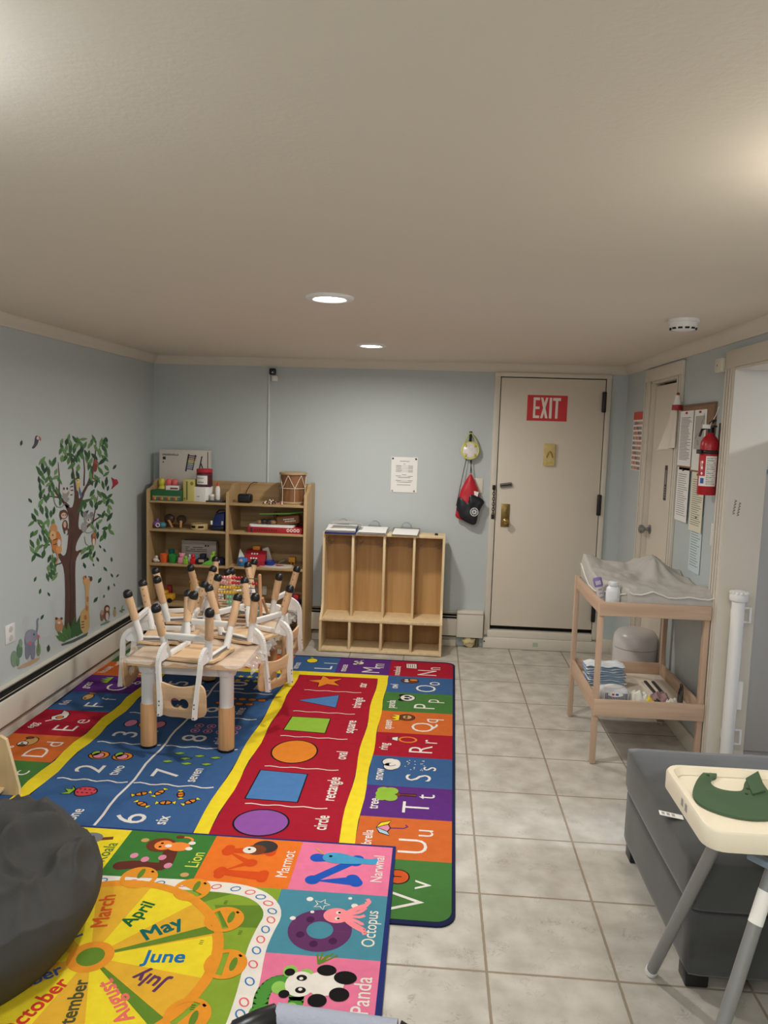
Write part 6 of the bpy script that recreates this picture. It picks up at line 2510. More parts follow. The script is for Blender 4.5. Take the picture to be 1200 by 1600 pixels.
def pad(u, v):
    cu, cv = 2 * u - 1, 2 * v - 1
    x = pxa + (pxb - pxa) * u
    y = pya + (pyb - pya) * v
    if v < .5:                     # the near left corner is pulled in behind the bottle
        x += .10 * (1 - u) * max(0, 1 - v * 3.2)
    return Vector((x, y, .80 + pad_h(u, v)))


b = MB()
N_ = 44


def padgrid(u, v):
    # outer ring of the grid drops down the sides
    uu = min(1, max(0, (u - .06) / .88))
    vv = min(1, max(0, (v - .06) / .88))
    p = pad(uu, vv)
    du = max(0, .06 - u, u - .94) / .06
    dv = max(0, .06 - v, v - .94) / .06
    d = max(du, dv)
    if d > 0:
        top_ = p.z
        p.z = top_ + (.8005 - top_) * d
        n_ = .008 * noise.noise(Vector((u * 14, v * 14, 7)))
        c_ = Vector(((pxa + pxb) / 2, (pya + pyb) / 2, 0))
        bul = .010 * sin(pi * d) + n_ * d
        if u < .06: p.x -= bul
        if u > .94: p.x = min(p.x + bul, 1.196)
        if v < .06: p.y -= bul
        if v > .94: p.y += bul
    return p


b.grid(padgrid, 100, 100)
rel(b.build('pad_cover', PADM, sharp=180), t)
b = MB()
pp = []
for k in range(41):
    u = k / 40
    p = pad(u, 0)
    p.z -= .018 + .012 * sin(u * 16) * (1 - u * .5) + .018 * u * (1 - u)
    p.y -= .012
    pp.append(p)
b.tube(pp, .0042, 8)
pp = []
for k in range(31):
    v = k / 30
    p = pad(0, v)
    p.z -= .03 + .05 * sin(pi * v * .8)
    p.x -= .012
    pp.append(p)
b.tube(pp, .0042, 8)
rel(b.build('piping', mat('piping_white', (222, 220, 214), .7)), t)
# bottle + wipes on the table's near-left corner
t = thing('lotion_bottle', 'white plastic bottle with a flat cap at the corner of the changing table', 'bottle', (.678, -2.04, .798))
b = MB()
bxx, byy = .70, -2.035
b.lathe([(.03, .0), (.035, .004), (.036, .088), (.033, .108), (.022, .118), (.022, .122)], (bxx, byy, .80), sx=1.0, sy=.75)
rel(b.build('bottle_body', mat('bottle_white', (222, 226, 232), .35)), t)
b = MB()
b.lathe([(.024, .121), (.025, .123), (.025, .138), (.021, .141), (0, .141)], (bxx, byy, .80))
rel(b.build('cap', mat('bottle_white', (222, 226, 232), .35)), t)
t = thing('cream_tube', 'lilac-capped white cream tube leaning beside the bottle', 'tube', (.635, -1.99, .8))
b = MB()
M_ = Matrix.Translation((.672, -1.965, .80)) @ Matrix.Rotation(radians(-16), 4, 'Y') @ Matrix.Scale(1.15, 4)
b.lathe([(.017, .0), (.019, .01), (.017, .095)], M=M_, sy=.55)
rel(b.build('tube_body', mat('tube_white', (206, 204, 206), .4)), t)
b = MB()
b.lathe([(.0185, .09), (.02, .095), (.02, .125), (.017, .13), (0, .13)], M=M_, sy=.6)
rel(b.build('cap', mat('lilac', (132, 116, 178), .4)), t)
b = MB()
for k in range(4):
    b.box(-.012 + k * .006, -.009 + k * .006, -.0125, -.011, .1, .118, 0, M=M_)
    b.box(-.008, .008, -.0118, -.0105, .02 + k * .018, .027 + k * .018, 1, M=M_)
rel(b.build('tube_print', [PAPER, mat('soft_grey', (160, 160, 160))]), t)
# lower shelf: nappy stack, wipes, clothes, sheet, strap
SZ0 = .2825
sheet = MB()
sheet.grid(lambda u, v: (.668 + u * .39 - .05 * max(0, u - .5) * (1 - v), -1.985 + v * .54, SZ0 + .004 + .05 * max(0, u - .72) ** 1.5 * (1 - v) + .003 * noise.noise(Vector((u * 5, v * 5, 0)))), 24, 24)
tag(sheet.build('changing_mat', mat('white_mat', (216, 206, 190), .7), sharp=180), 'flat white mat lining the lower shelf of the changing table', 'mat')
for k in range(9):
    t = None
    y0, x0 = -1.72, .675
    z0 = SZ0 + .0085 + k * .0125
    b = MB()
    w_, d_ = .215 + random.uniform(-.006, .006), .12
    ox = random.uniform(-.006, .006) + k * -.002

    def nap(u, v, top, k=k, ox=ox, z0=z0):
        a, c = 2 * u - 1, 2 * v - 1
        e = max(0, 1 - max(abs(a), abs(c)) ** 8)
        wv = .003 * sin(u * 11 + .6 * k) + .0025 * noise.noise(Vector((u * 6, v * 4, k * .35)))
        if k == 8:
            wv += .012 * noise.noise(Vector((u * 5, v * 5, 3))) + .004
        yy = y0 + d_ * v + .006 * noise.noise(Vector((u * 5, k * 1.3, 0))) * (1 - v)
        return (x0 + ox + w_ * u * (1 - .05 * abs(c) ** 4) , yy, z0 + .0055 + wv + (.0055 if top else -.0052) * e)
    b.grid(lambda u, v: nap(u, v, True), 24, 14)
    b.grid(lambda u, v: nap(u, v, False), 24, 14)
    pts = [Vector(nap(i / 16, .0, True)) + Vector((0, -.0012, .001 if k % 2 else -.001)) for i in range(1, 16)]
    b.tube(pts, .0024, 6, 1)
    pts = [Vector(nap(.0, i / 10, True)) + Vector((-.0008, 0, 0)) for i in range(1, 10)]
    b.tube(pts, .0024, 6, 1)
    o = b.build('nappy', [mat('nappy_white', (220, 226, 232), .8), mat('nappy_blue', (110, 146, 184), .8)])
    tag(o, 'folded white and blue nappy in the stack on the lower shelf', 'nappy', 'stack of nappies')
t = thing('wipes_pack', 'white and grey patterned wipes pack with oval lid on the lower shelf', 'wipes', (.70, -2.0, SZ0))
b = MB()
b.box(.665, .815, -2.055, -1.955, SZ0 + .006, SZ0 + .105, 0, .026, seg=3)
rel(b.build('pack', mat('wipes_pack', (206, 208, 214), .4)), t)
f = Flat(lambda u, v, h: (u, -2.0553 - h, v))
for k in range(15):
    f.rect(.69 + k * .0075, .694 + k * .0075, SZ0 + .04, SZ0 + .085, mat('wipes_stripe', (70, 76, 100), .6), 1)
f.poly(ell(.74, SZ0 + .078, .038, .012), PAPER, 2)
f.rect(.722, .734, SZ0 + .073, SZ0 + .083, RED, 3)
f.rect(.74, .755, SZ0 + .073, SZ0 + .083, mat('label_blue', (50, 90, 170), .6), 3)
rel(f.build('pack_print'), t)
b = MB()
b.lathe([(.045, 0), (.045, .004), (.04, .006), (0, .006)], (.74, -2.005, SZ0 + .104), sx=1, sy=.62)
rel(b.build('oval_lid', PAPER), t)


def cloth(name, lab, cx, cy, rx, ry, h, m, seed):
    b = MB()
    b.grid(lambda u, v: (cx + (2 * u - 1) * rx * sqrt(max(0, 1 - .5 * (2 * v - 1) ** 2)), cy + (2 * v - 1) * ry * sqrt(max(0, 1 - .5 * (2 * u - 1) ** 2)),
                         SZ0 + .003 + max(0, (1 - max(abs(2 * u - 1), abs(2 * v - 1)) ** 3)) * (h + h * .5 * noise.noise(Vector((u * 5 + seed, v * 5, seed))))), 28, 22)
    tag(b.build(name, m, sharp=180), lab, 'clothing')


cloth('baby_cloth', 'crumpled white baby cloth beside the wipes pack', .87, -2.01, .065, .05, .078, mat('cloth_white', (216, 216, 206), .9), 1)
cloth('yellow_cloth', 'small yellow cloth beside the crumpled white one', .915, -2.045, .034, .022, .055, mat('cloth_yellow', (226, 206, 70), .9), 5)
cloth('dark_sock', 'dark green sock to the right of the yellow cloth', .955, -2.04, .03, .026, .05, mat('cloth_dark', (44, 56, 50), .9), 9)
cloth('pink_packet', 'mauve pouch lying behind the socks', 1.0, -1.93, .06, .05, .05, mat('mauve', (150, 120, 124), .6), 13)
cloth('white_sock', 'off-white sock at the right of the lower shelf', 1.03, -2.035, .045, .028, .055, mat('cloth_cream', (206, 200, 188), .9), 17)
b = MB()
for k in range(2):
    b.box(1.005 + k * .042, 1.022 + k * .042, -1.84, -1.6, SZ0 + .006, SZ0 + .016, 0, .003, M=Matrix.Translation((0, 0, 0)))
b.box(.99, 1.08, -1.85, -1.59, SZ0 + .0005, SZ0 + .0055, 1)
tag(b.build('striped_folder', [mat('stripe_dark', (40, 40, 42), .6), mat('stripe_light', (196, 186, 172), .7)]), 'dark striped folder poking out beside the white mat', 'folder')
b = MB()
for k in range(4):
    pts = [(1.06 + .01 * k, -2.03 + .01 * k, SZ0 + .006), (1.075 + .008 * k, -1.98, SZ0 + .08 + .014 * k), (1.105, -1.93 + .01 * k, SZ0 + .105), (1.125, -1.88, SZ0 + .06)]
    b.tube(smooth3d(pts), .003, 6)
tag(b.build('wire_tangle', BLACK), 'dark looped cord at the right end of the lower shelf', 'cord')
# nappy bin behind
t = thing('nappy_bin', 'white rounded nappy bin behind the changing table', 'bin', (1.055, -1.2, 0))
BIN = mat('bin_white', (208, 204, 204), .3)
b = MB()
cx_, cy_ = 1.055, -1.2
b.lathe([(.122, .018), (.126, .03), (.134, .30), (.134, .385)], (cx_, cy_, 0), n=40)
rel(b.build('bin_body', BIN), t)
b = MB()
b.lathe([(.136, .388), (.137, .40), (.13, .455), (.11, .482), (.07, .496), (0, .5)], (cx_, cy_, 0), n=40)
ld = rel(b.build('lid', BIN), t)
b = MB()
b.box(cx_ + .118, cx_ + .14, cy_ - .03, cy_ + .03, .37, .41, 0, .006)
rel(b.build('lid_hinge', BIN), t)
b = MB()
b.lathe([(.13, .001), (.133, .004), (.133, .016), (.122, .02)], (cx_, cy_, 0), n=40)
rel(b.build('base_ring', BLACK), t)

# ================================================================== right wall things
# sticker chart near the corner
t = thing('sticker_chart', 'tall narrow chart with red header hanging near the back right corner', 'chart', (XR, -.385, 1.64))
b = MB()
b.box(XR - .006, XR - .001, -.525, -.255, 1.44, 1.85)
rel(b.build('chart_sheet', PAPER), t)
f = Flat(lambda u, v, h: (XR - .0062 - h, u, v))
f.rect(-.525, -.255, 1.795, 1.85, mat('chart_red', (206, 84, 70), .6), 1)
for k in range(10):
    z = 1.782 - k * .035
    for j in range(6):
        c = [(196, 120, 110), (206, 160, 120), (150, 160, 130), (170, 110, 120), (120, 110, 110), (206, 140, 130)][(j + k) % 6]
        f.rect(-.515 + j * .042, -.478 + j * .042, z - .022, z, mat('chart_%d' % ((j + k) % 6), c, .7), 1)
rel(f.build('chart_print'), t)
# cork board with papers
t = thing('cork_board', 'brown cork board on the right wall behind the pinned papers', 'board', (XR, -1.62, 1.67))
b = MB()
b.box(XR - .012, XR - .001, -1.868, -1.37, 1.49, 1.85, 0, .002)
rel(b.build('cork', mat('cork', (142, 112, 88), .9, bump=.4, bscale=150, vary=.15, vscale=60)), t)
b = MB()
b.box(XR - .014, XR - .001, -1.88, -1.868, 1.48, 1.86)
b.box(XR - .014, XR - .001, -1.868, -1.37, 1.85, 1.86)
rel(b.build('frame', mat('cork_frame', (120, 96, 78), .7)), t)


def pinned(lab, y0, y1, z0, z1, X, lines=12, c=None, bend=.0, pic=None):
    t = thing('pinned_paper', lab, 'paper', (X, (y0 + y1) / 2, (z0 + z1) / 2), 0)
    m = c or PAPER
    b = MB()
    fn = lambda u, v: X - bend * (1 - v) ** 2 * (.4 + .6 * u) 
    b.grid(lambda u, v: (fn(u, v), y0 + (y1 - y0) * u, z0 + (z1 - z0) * v), 6, 10)
    b.grid(lambda u, v: (fn(u, v) + .0012, y0 + (y1 - y0) * u, z0 + (z1 - z0) * v), 6, 10)
    rel(b.build('sheet', m), t)
    f = Flat(lambda u, v, h: (fn((u - y0) / (y1 - y0), (v - z0) / (z1 - z0)) - .0008 - h, u, v))
    H_ = z1 - z0
    W_ = y1 - y0
    for k in range(lines):
        v = z1 - H_ * (.12 + .76 * k / max(1, lines - 1))
        L_ = W_ * random.uniform(.5, .8)
        f.rect(y1 - W_ * .12 - L_, y1 - W_ * .12, v - .0028, v, mat('ink_soft', (112, 112, 116), .9), 1)
    if pic:
        f.rect(y0 + W_ * .12, y1 - W_ * .12, z0 + H_ * .35, z1 - H_ * .1, mat('plan_grey', (176, 172, 168), .8), 1)
        for k in range(7):
            a = (y0 + W_ * random.uniform(.2, .8), z0 + H_ * random.uniform(.4, .85))
            f.stroke([a, (a[0] + W_ * random.uniform(-.2, .2), a[1] + H_ * random.uniform(-.1, .1))], .004, INK, 2)
    rel(f.build('print'), t)
    b = MB()
    b.box(X - .006, X - .0008, (y0 + y1) / 2 - .012, (y0 + y1) / 2 + .012, z1 - .018, z1 - .006, 0, .002)
    rel(b.build('pin', mat('pin_red', (170, 40, 50), .5) if z1 > 1.7 else BLACK), t)


pinned('printed sheet of dense text pinned at the upper left of the cork board', -1.575, -1.345, 1.515, 1.825, XR - .016, 30)
pinned('sheet with a grey floor plan pinned at the upper right of the cork board', -1.775, -1.585, 1.50, 1.825, XR - .0145, 0, None, .0, 1)
pinned('long printed form hanging below the cork board, nearest the closet door', -1.56, -1.35, 1.20, 1.505, XR - .012, 20)
pinned('cream typed sheet hanging below the cork board behind the fire extinguisher', -1.80, -1.60, 1.17, 1.49, XR - .010, 22, mat('cream_paper', (226, 222, 200), .8))
pinned('pale blue sheet taped lowest on the right wall', -1.80, -1.62, .95, 1.26, XR - .004, 18, mat('blue_paper', (204, 220, 224), .8), .0)
# white cloth bag on casing
t = thing('paper_towel', 'white cloth draped over the near casing of the closet door', 'cloth', (XR - .03, -1.22, 1.72))
b = MB()
b.grid(lambda u, v: (XR - .032 - .05 * u * (1 - v) ** 1.5 - .008 * sin(u * 9) * (1 - v), -1.33 + .12 * u + .05 * u * (1 - v), 1.615 + .225 * v - .02 * u * (1 - v)), 16, 16)
b.grid(lambda u, v: (XR - .029 - .04 * u * (1 - v) ** 1.5, -1.33 + .12 * u + .04 * u * (1 - v), 1.615 + .225 * v - .02 * u * (1 - v)), 16, 16)
rel(b.build('cloth_sheet', mat('cloth_ivory', (222, 214, 202), .9), sharp=180), t)
t = thing('wall_clip_figure', 'small red and white ornament at the top left of the cork board', 'ornament', (XR - .03, -1.345, 1.87))
b = MB()
b.lathe([(.03, 0), (.028, .03)], (XR - .035, -1.335, 1.832), n=18)
rel(b.build('red_base', mat('deep_red', (160, 36, 46), .5)), t)
b = MB()
b.lathe([(.024, .03), (.016, .06), (.014, .085), (0, .09)], (XR - .035, -1.335, 1.832), n=18)
rel(b.build('white_cone', PAPER), t)
b = MB()
b.ball((XR - .035, -1.335, 1.925), .009)
rel(b.build('red_tip', mat('deep_red', (160, 36, 46), .5)), t)
# fire extinguisher
ex_, ey_ = XR - .055, -1.965
t = thing('fire_extinguisher', 'red fire extinguisher with white label strapped to the right wall', 'fire extinguisher', (ex_, ey_, 1.4))
z0 = 1.39
b = MB()
b.lathe([(.042, 0), (.045, .004), (.045, .245), (.042, .265), (.032, .285), (.02, .298), (.016, .31)], (ex_, ey_, z0), n=32)
cyl = rel(b.build('cylinder', mat('extinguisher_red', (176, 24, 40), .3)), t)
b = MB()
a_ = -pi / 2 - .35
b.grid(lambda u, v: (ex_ + .0456 * cos(a_ - 1.0 + u * 2.0), ey_ + .0456 * sin(a_ - 1.0 + u * 2.0), z0 + .045 + v * .15), 16, 2)
lb = b.build('label', PAPER)
rel(lb, t)
f = Flat(lambda u, v, h: (ex_ + (.0459 + h) * cos(u), ey_ + (.0459 + h) * sin(u), v))
f2 = lambda a0, a1, v0, v1, m: [f.poly([(a0 + (a1 - a0) * q / 4, v0) for q in range(5)] + [(a1 - (a1 - a0) * q / 4, v1) for q in range(5)], m, 1)]
f2(a_ - 1.0, a_ - .25, z0 + .095, z0 + .195, mat('label_red', (190, 34, 48), .5))
for k in range(3):
    v = z0 + .108 + k * .028
    f.poly(ell(a_ - .62, v, .12, .007), PAPER, 3)
f2(a_ - .75, a_ - .35, z0 + .058, z0 + .085, mat('label_blue', (50, 90, 170), .6))
for k in range(13):
    v = z0 + .055 + k * .0105
    f2(a_ - .12, a_ + .85 - (k % 3) * .12, v, v + .004, mat('label_grey', (150, 150, 150), .7))
rel(f.build('label_print'), t)
b = MB()
b.tube([(ex_ + .0472 * cos(2 * pi * k / 32), ey_ + .0472 * sin(2 * pi * k / 32), z0 + .215) for k in range(33)], .009, 8, cap=False, flat=.35)
b.box(ex_ + .044, XR - .001, ey_ - .02, ey_ + .02, z0 + .06, z0 + .36, 0, .003)
b.box(ex_ - .054, ex_ - .043, ey_ - .03, ey_ + .03, z0 + .204, z0 + .226, 0, .003)
rel(b.build('strap_bracket', BLACK), t)
b = MB()
b.tube([(ex_, ey_, z0 + .31), (ex_, ey_, z0 + .345)], .016, 12)
b.box(ex_ - .012, ex_ + .012, ey_ - .055, ey_ + .02, z0 + .336, z0 + .346, 0, .003)
b.box(ex_ - .01, ex_ + .01, ey_ - .05, ey_ + .01, z0 + .356, z0 + .364, 0, .003, M=Matrix.Translation((ex_, ey_, z0 + .35)) @ Matrix.Rotation(-.25, 4, 'X') @ Matrix.Translation((-ex_, -ey_, -z0 - .35)))
rel(b.build('valve_lever', BLACK), t)
b = MB()
b.box(ex_ - .05, ex_ - .012, ey_ - .028, ey_ - .024, z0 + .33, z0 + .35, 0, .001)
b.tube([(ex_ - .015, ey_ - .026, z0 + .345), (ex_ + .01, ey_ - .03, z0 + .40), (ex_ + .02, ey_ - .03, z0 + .44)], .0016, 6)
rel(b.build('inspection_tag', PAPER), t)
b = MB()
b.tube([(ex_ - .016, ey_, z0 + .335), (ex_ - .045, ey_ - .005, z0 + .325), (ex_ - .055, ey_ - .008, z0 + .29)], .006, 8)
rel(b.build('nozzle', BLACK), t)
# switch, chime box, outlet
t = thing('light_switch', 'white light switch plate below the fire extinguisher', 'switch', (XR, -1.965, 1.19))
b = MB()
b.box(XR - .006, XR - .0005, -1.998, -1.93, 1.13, 1.245, 0, .002)
rel(b.build('plate', WHP), t)
b = MB()
b.box(XR - .012, XR - .006, -1.972, -1.956, 1.165, 1.212, 0, .002)
rel(b.build('rocker', WHP), t)
t = thing('wall_sensor', 'small ivory sensor box high on the right wall beside the doorway casing', 'sensor', (XR, -1.93, 2.03))
b = MB()
b.box(XR - .035, XR - .001, -1.985, -1.89, 2.0, 2.07, 0, .005)
b.lathe([(.004, 0), (.004, .001), (0, .001)], M=Matrix.Translation((XR - .035, -1.93, 2.035)) @ Matrix.Rotation(-pi / 2, 4, 'Y'), m=1)
rel(b.build('sensor_box', [mat('ivory_plate', (222, 216, 204), .5), INK]), t)
# retractable gate housing
gx, gy = 1.262, -2.175
t = thing('safety_gate', 'white retractable safety gate tube fixed to the doorway jamb', 'gate', (gx, gy, .1))
b = MB()
b.lathe([(.028, .06), (.03, .065), (.03, .895), (.027, .9)], (gx, gy, 0), n=28)
rel(b.build('roller_tube', WHP), t)
b = MB()
b.lathe([(.03, .895), (.04, .9), (.043, .91), (.042, .928), (.034, .944), (.02, .95), (0, .951)], (gx, gy, 0), n=28)
for k in range(12):
    a = 2 * pi * k / 12
    b.ball((gx + .037 * cos(a), gy + .037 * sin(a), .938), .008, nu=8, nv=6)
rel(b.build('top_knob', WHP), t)
for z in (.83, .22):
    b = MB()
    pts = [(gx + .025, gy, z + .035), (gx + .06, gy, z + .035), (gx + .06, gy, z - .035), (gx + .025, gy, z - .035)]
    b.tube(pts, .007, 8)
    b.box(gx - .02, gx + .02, gy + .025, OY1 - .0125, z - .02, z + .02, 0, .003)
    rel(b.build('mounting_bracket', WHP), t)
b = MB()
b.box(gx + .028, gx + .052, gy - .004, gy - .001, .36, .50)
rel(b.build('warning_label', PAPER), t)

# outlet on left wall
t = thing('wall_outlet', 'white double outlet on the left wall beside the elephant sticker', 'outlet', (XL, -2.12, .5))
qa, qb = PX(8, 1008, XL), PX(22, 972, XL)
b = MB()
b.box(XL + .0005, XL + .006, qa.y, qb.y, min(qa.z, qb.z) + .0, max(qa.z, qb.z), 0, .002)
rel(b.build('plate', WHP), t)
b = MB()
ym, zm = (qa.y + qb.y) / 2, (qa.z + qb.z) / 2
for dz in (-.024, .024):
    b.lathe([(.017, 0), (.016, .003), (0, .003)], M=Matrix.Translation((XL + .006, ym, zm + dz)) @ Matrix.Rotation(pi / 2, 4, 'Y'))
rel(b.build('receptacle', mat('outlet_grey', (196, 196, 194), .5)), t)


# ================================================================== wall stickers on the left wall
def LC(X, Y):
    q = PX(X * .2876, 660 + Y * .2875, XL)
    return (q.y, q.z)


def sticker():
    return Flat(lambda X, Y, h: (XL + .0008 + h, *LC(X, Y)), .00018)


sTR, sTD = mat('bark', (84, 58, 52), .8, vary=.2, vscale=14), mat('bark_dark', (64, 44, 40), .8)
sG = [mat('leaf_%d' % k, c, .7) for k, c in enumerate(((56, 96, 58), (78, 122, 70), (40, 74, 52), (104, 142, 88)))]
f = sticker()


def limb(pts, ws, m=None):
    f.stroke(smooth_poly(pts, 1, False) if len(pts) > 2 else pts, None or interp(ws, len(pts)), m or sTR, 1)


def interp(ws, n0):
    n = 2 * (n0 - 1) + 2 if n0 > 2 else n0
    return [ws[0] + (ws[1] - ws[0]) * i / (n - 1) for i in range(n)]


f.poly(smooth_poly([(345, 1150), (352, 1050), (353, 900), (348, 800), (330, 752), (300, 712), (322, 716), (348, 728), (362, 700), (372, 600), (374, 520), (362, 470), (335, 425), (365, 452), (390, 468), (402, 430), (405, 370), (425, 370), (428, 420), (440, 400), (455, 372), (462, 380), (440, 440), (430, 500), (424, 560), (432, 585), (460, 580), (430, 625), (412, 665), (410, 705), (440, 688), (430, 712), (412, 742), (408, 800), (410, 900), (412, 1050), (418, 1150)], 1), sTR, 1)
f.stroke([(380, 1130), (384, 950), (378, 780), (392, 640)], [10, 7, 6, 3], sTD, 2)
f.stroke([(395, 1100), (398, 920), (396, 760)], [6, 5, 3], sTD, 2)
for pts, ws in (([(340, 738), (300, 690), (255, 610), (205, 545)], (20, 4)), ([(270, 665), (235, 668), (195, 685)], (8, 3)), ([(425, 705), (455, 690), (495, 688)], (14, 4)),
                ([(372, 460), (320, 405), (280, 345), (255, 265)], (20, 3)), ([(330, 410), (270, 400), (215, 412)], (10, 3)), ([(320, 385), (322, 300), (315, 215)], (9, 3)),
                ([(412, 400), (402, 300), (385, 200), (372, 110)], (14, 3)), ([(445, 395), (490, 310), (515, 200), (522, 100)], (16, 3)), ([(455, 345), (460, 230), (438, 120)], (9, 3)),
                ([(475, 345), (510, 320), (545, 300)], (8, 3)), ([(445, 595), (500, 540), (555, 505)], (16, 4)), ([(505, 535), (518, 470), (530, 400)], (8, 3)), ([(345, 760), (310, 772), (280, 790)], (9, 3))):
    limb(pts, ws)
tree = f
random.seed(11)
leaves = []
for (x0, x1, y0, y1, n) in ((208, 330, 205, 440, 30), (328, 410, 80, 215, 17), (415, 470, 90, 210, 11), (478, 585, 85, 345, 27), (385, 425, 235, 330, 6), (495, 605, 375, 640, 30), (165, 308, 460, 735, 32), (255, 300, 735, 855, 10), (430, 470, 425, 520, 6), (445, 512, 680, 740, 8)):
    placed = []
    tries = 0
    while len(placed) < n and tries < 900:
        tries += 1
        X, Y = random.uniform(x0, x1), random.uniform(y0, y1)
        if all((X - a) ** 2 + ((Y - c) * .7) ** 2 > 270 for a, c in placed):
            placed.append((X, Y))
    for X, Y in placed:
        a = random.gauss(0, .55)
        L_ = random.uniform(20, 31)
        w_ = random.uniform(7.5, 11.5)
        pts = [(X + (p[0] * cos(a) - p[1] * sin(a)), Y + (p[0] * sin(a) + p[1] * cos(a))) for p in ((0, L_), (w_ * .8, L_ * .4), (w_, -L_ * .15), (w_ * .45, -L_ * .7), (0, -L_), (-w_ * .55, -L_ * .65), (-w_, -L_ * .1), (-w_ * .7, L_ * .45))]
        k = random.choice((0, 0, 1, 1, 2, 3))
        f.poly(pts, sG[k], 3 + random.randrange(3))
# plants at the foot
for X, a, L_ in ((330, -.7, 80), (350, -.35, 110), (372, -.1, 95), (395, .12, 120), (415, .3, 130), (435, .45, 100), (320, -1.0, 60), (445, .8, 70)):
    bx, by = X * .5 + 192, 1190 - (X - 320) * .25
    tip = (bx + L_ * sin(a), by - L_ * cos(a))
    nx, ny = cos(a) * 13, sin(a) * 13
    f.poly([(bx - nx * .4, by - ny * .4), ((bx + tip[0]) / 2 - nx, (by + tip[1]) / 2 - ny), tip, ((bx + tip[0]) / 2 + nx, (by + tip[1]) / 2 + ny), (bx + nx * .4, by + ny * .4)], sG[0 if int(X) % 2 else 1], 6)
f.poly([(330, 1205), (385, 1185), (480, 1140), (470, 1160), (400, 1195), (335, 1215)], mat('soil', (80, 90, 84), .8), 5)
o = f.build('tree_sticker')
tag(o, 'tall brown tree wall sticker with green leaves on the left wall', 'wall sticker')


def animal(name, lab, parts):
    f = sticker()
    h = 7
    for p in parts:
        c = p[-1]
        m = mat('st_%d_%d_%d' % c, c, .75)
        if p[0] == 'e':
            f.poly(ell(p[1], p[2], p[3], p[4], p[5] if len(p) > 6 else 0, 18), m, h)
        elif p[0] == 'p':
            f.poly(smooth_poly(list(p[1]), 1), m, h)
        elif p[0] == 's':
            f.stroke(smooth_poly(list(p[1]), 2, False), p[2], m, h)
        h += 1
    return tag(f.build(name), lab, 'wall sticker')


GY, DG_, WH_, BR, OR, TN, PK = (126, 132, 150), (70, 72, 80), (206, 200, 194), (96, 60, 50), (190, 120, 64), (198, 166, 112), (196, 110, 120)
animal('elephant_sticker', 'grey elephant sticker with raised trunk low on the left wall', [('s', [(195, 1150), (203, 1110), (200, 1075), (208, 1065)], 9, GY), ('e', 160, 1185, 28, 60, GY), ('e', 170, 1160, 34, 36, (140, 146, 166)), ('e', 150, 1170, 16, 34, (150, 150, 172)), ('p', [(135, 1200), (190, 1190), (188, 1285), (170, 1290), (165, 1250), (150, 1290), (135, 1280)], GY), ('e', 182, 1152, 4, 6, DG_), ('e', 160, 1200, 9, 12, PK), ('e', 206, 1165, 8, 10, PK), ('s', [(205, 1175), (208, 1250)], 4, (90, 130, 90))])
animal('bush_sticker', 'leafy bush sticker left of the elephant on the left wall', [('e', 75, 1285, 18, 45, (126, 154, 130)), ('e', 105, 1240, 16, 40, (96, 130, 104)), ('e', 110, 1200, 10, 24, (126, 154, 130)), ('p', [(90, 1330), (215, 1270), (210, 1295), (150, 1325), (100, 1340)], (186, 160, 134)), ('e', 208, 1235, 11, 34, (130, 150, 110)), ('e', 95, 1300, 9, 25, (110, 146, 116))])
animal('giraffe_sticker', 'spotted giraffe sticker standing right of the tree trunk', [('p', [(462, 1130), (465, 1000), (462, 900), (455, 880), (475, 850), (488, 870), (482, 920), (482, 1040), (485, 1130)], TN), ('p', [(430, 1040), (465, 1000), (485, 1030), (485, 1140), (440, 1150)], TN), ('e', 470, 865, 20, 18, (206, 160, 110)), ('e', 455, 845, 6, 12, OR), ('e', 492, 850, 8, 14, BR), ('e', 474, 960, 6, 16, OR), ('e', 470, 1010, 7, 16, OR), ('e', 462, 1060, 8, 14, OR), ('s', [(466, 845), (462, 832)], 5, BR), ('s', [(480, 843), (482, 834)], 5, BR)])
animal('zebra_sticker', 'small striped zebra sticker at the giraffe feet', [('e', 447, 1100, 9, 34, WH_), ('s', [(440, 1085), (455, 1082)], 5, DG_), ('s', [(440, 1100), (455, 1097)], 5, DG_), ('s', [(440, 1116), (455, 1112)], 5, DG_)])
animal('bear_cub_sticker', 'brown cub sticker peeking from the left of the tree foot', [('e', 320, 1105, 22, 34, (176, 130, 96)), ('e', 318, 1080, 18, 18, (190, 146, 106)), ('e', 305, 1066, 7, 8, BR), ('e', 332, 1066, 7, 8, BR), ('e', 318, 1088, 8, 7, WH_)])
animal('tiger_sticker', 'orange tiger sticker lying on the lower left branch', [('e', 305, 650, 28, 62, OR), ('e', 290, 580, 20, 30, (196, 140, 90)), ('e', 285, 615, 18, 26, (214, 170, 124)), ('e', 318, 690, 16, 24, (206, 150, 90)), ('s', [(285, 640), (310, 632)], 5, BR), ('s', [(288, 665), (318, 655)], 5, BR), ('s', [(305, 700), (315, 740), (300, 770)], 8, (190, 140, 110)), ('e', 284, 612, 4, 5, DG_), ('e', 318, 655, 10, 20, WH_)])
animal('monkey_sticker', 'brown monkey sticker hanging from the trunk left side', [('e', 345, 500, 22, 26, BR), ('e', 345, 506, 15, 16, (214, 180, 160)), ('e', 352, 560, 15, 30, BR), ('e', 350, 555, 8, 18, (206, 170, 150)), ('s', [(330, 480), (322, 500), (330, 530)], 7, BR), ('s', [(365, 575), (372, 600), (362, 612)], 6, BR), ('s', [(345, 580), (350, 605)], 7, BR), ('e', 340, 503, 3, 4, DG_), ('e', 352, 503, 3, 4, DG_)])
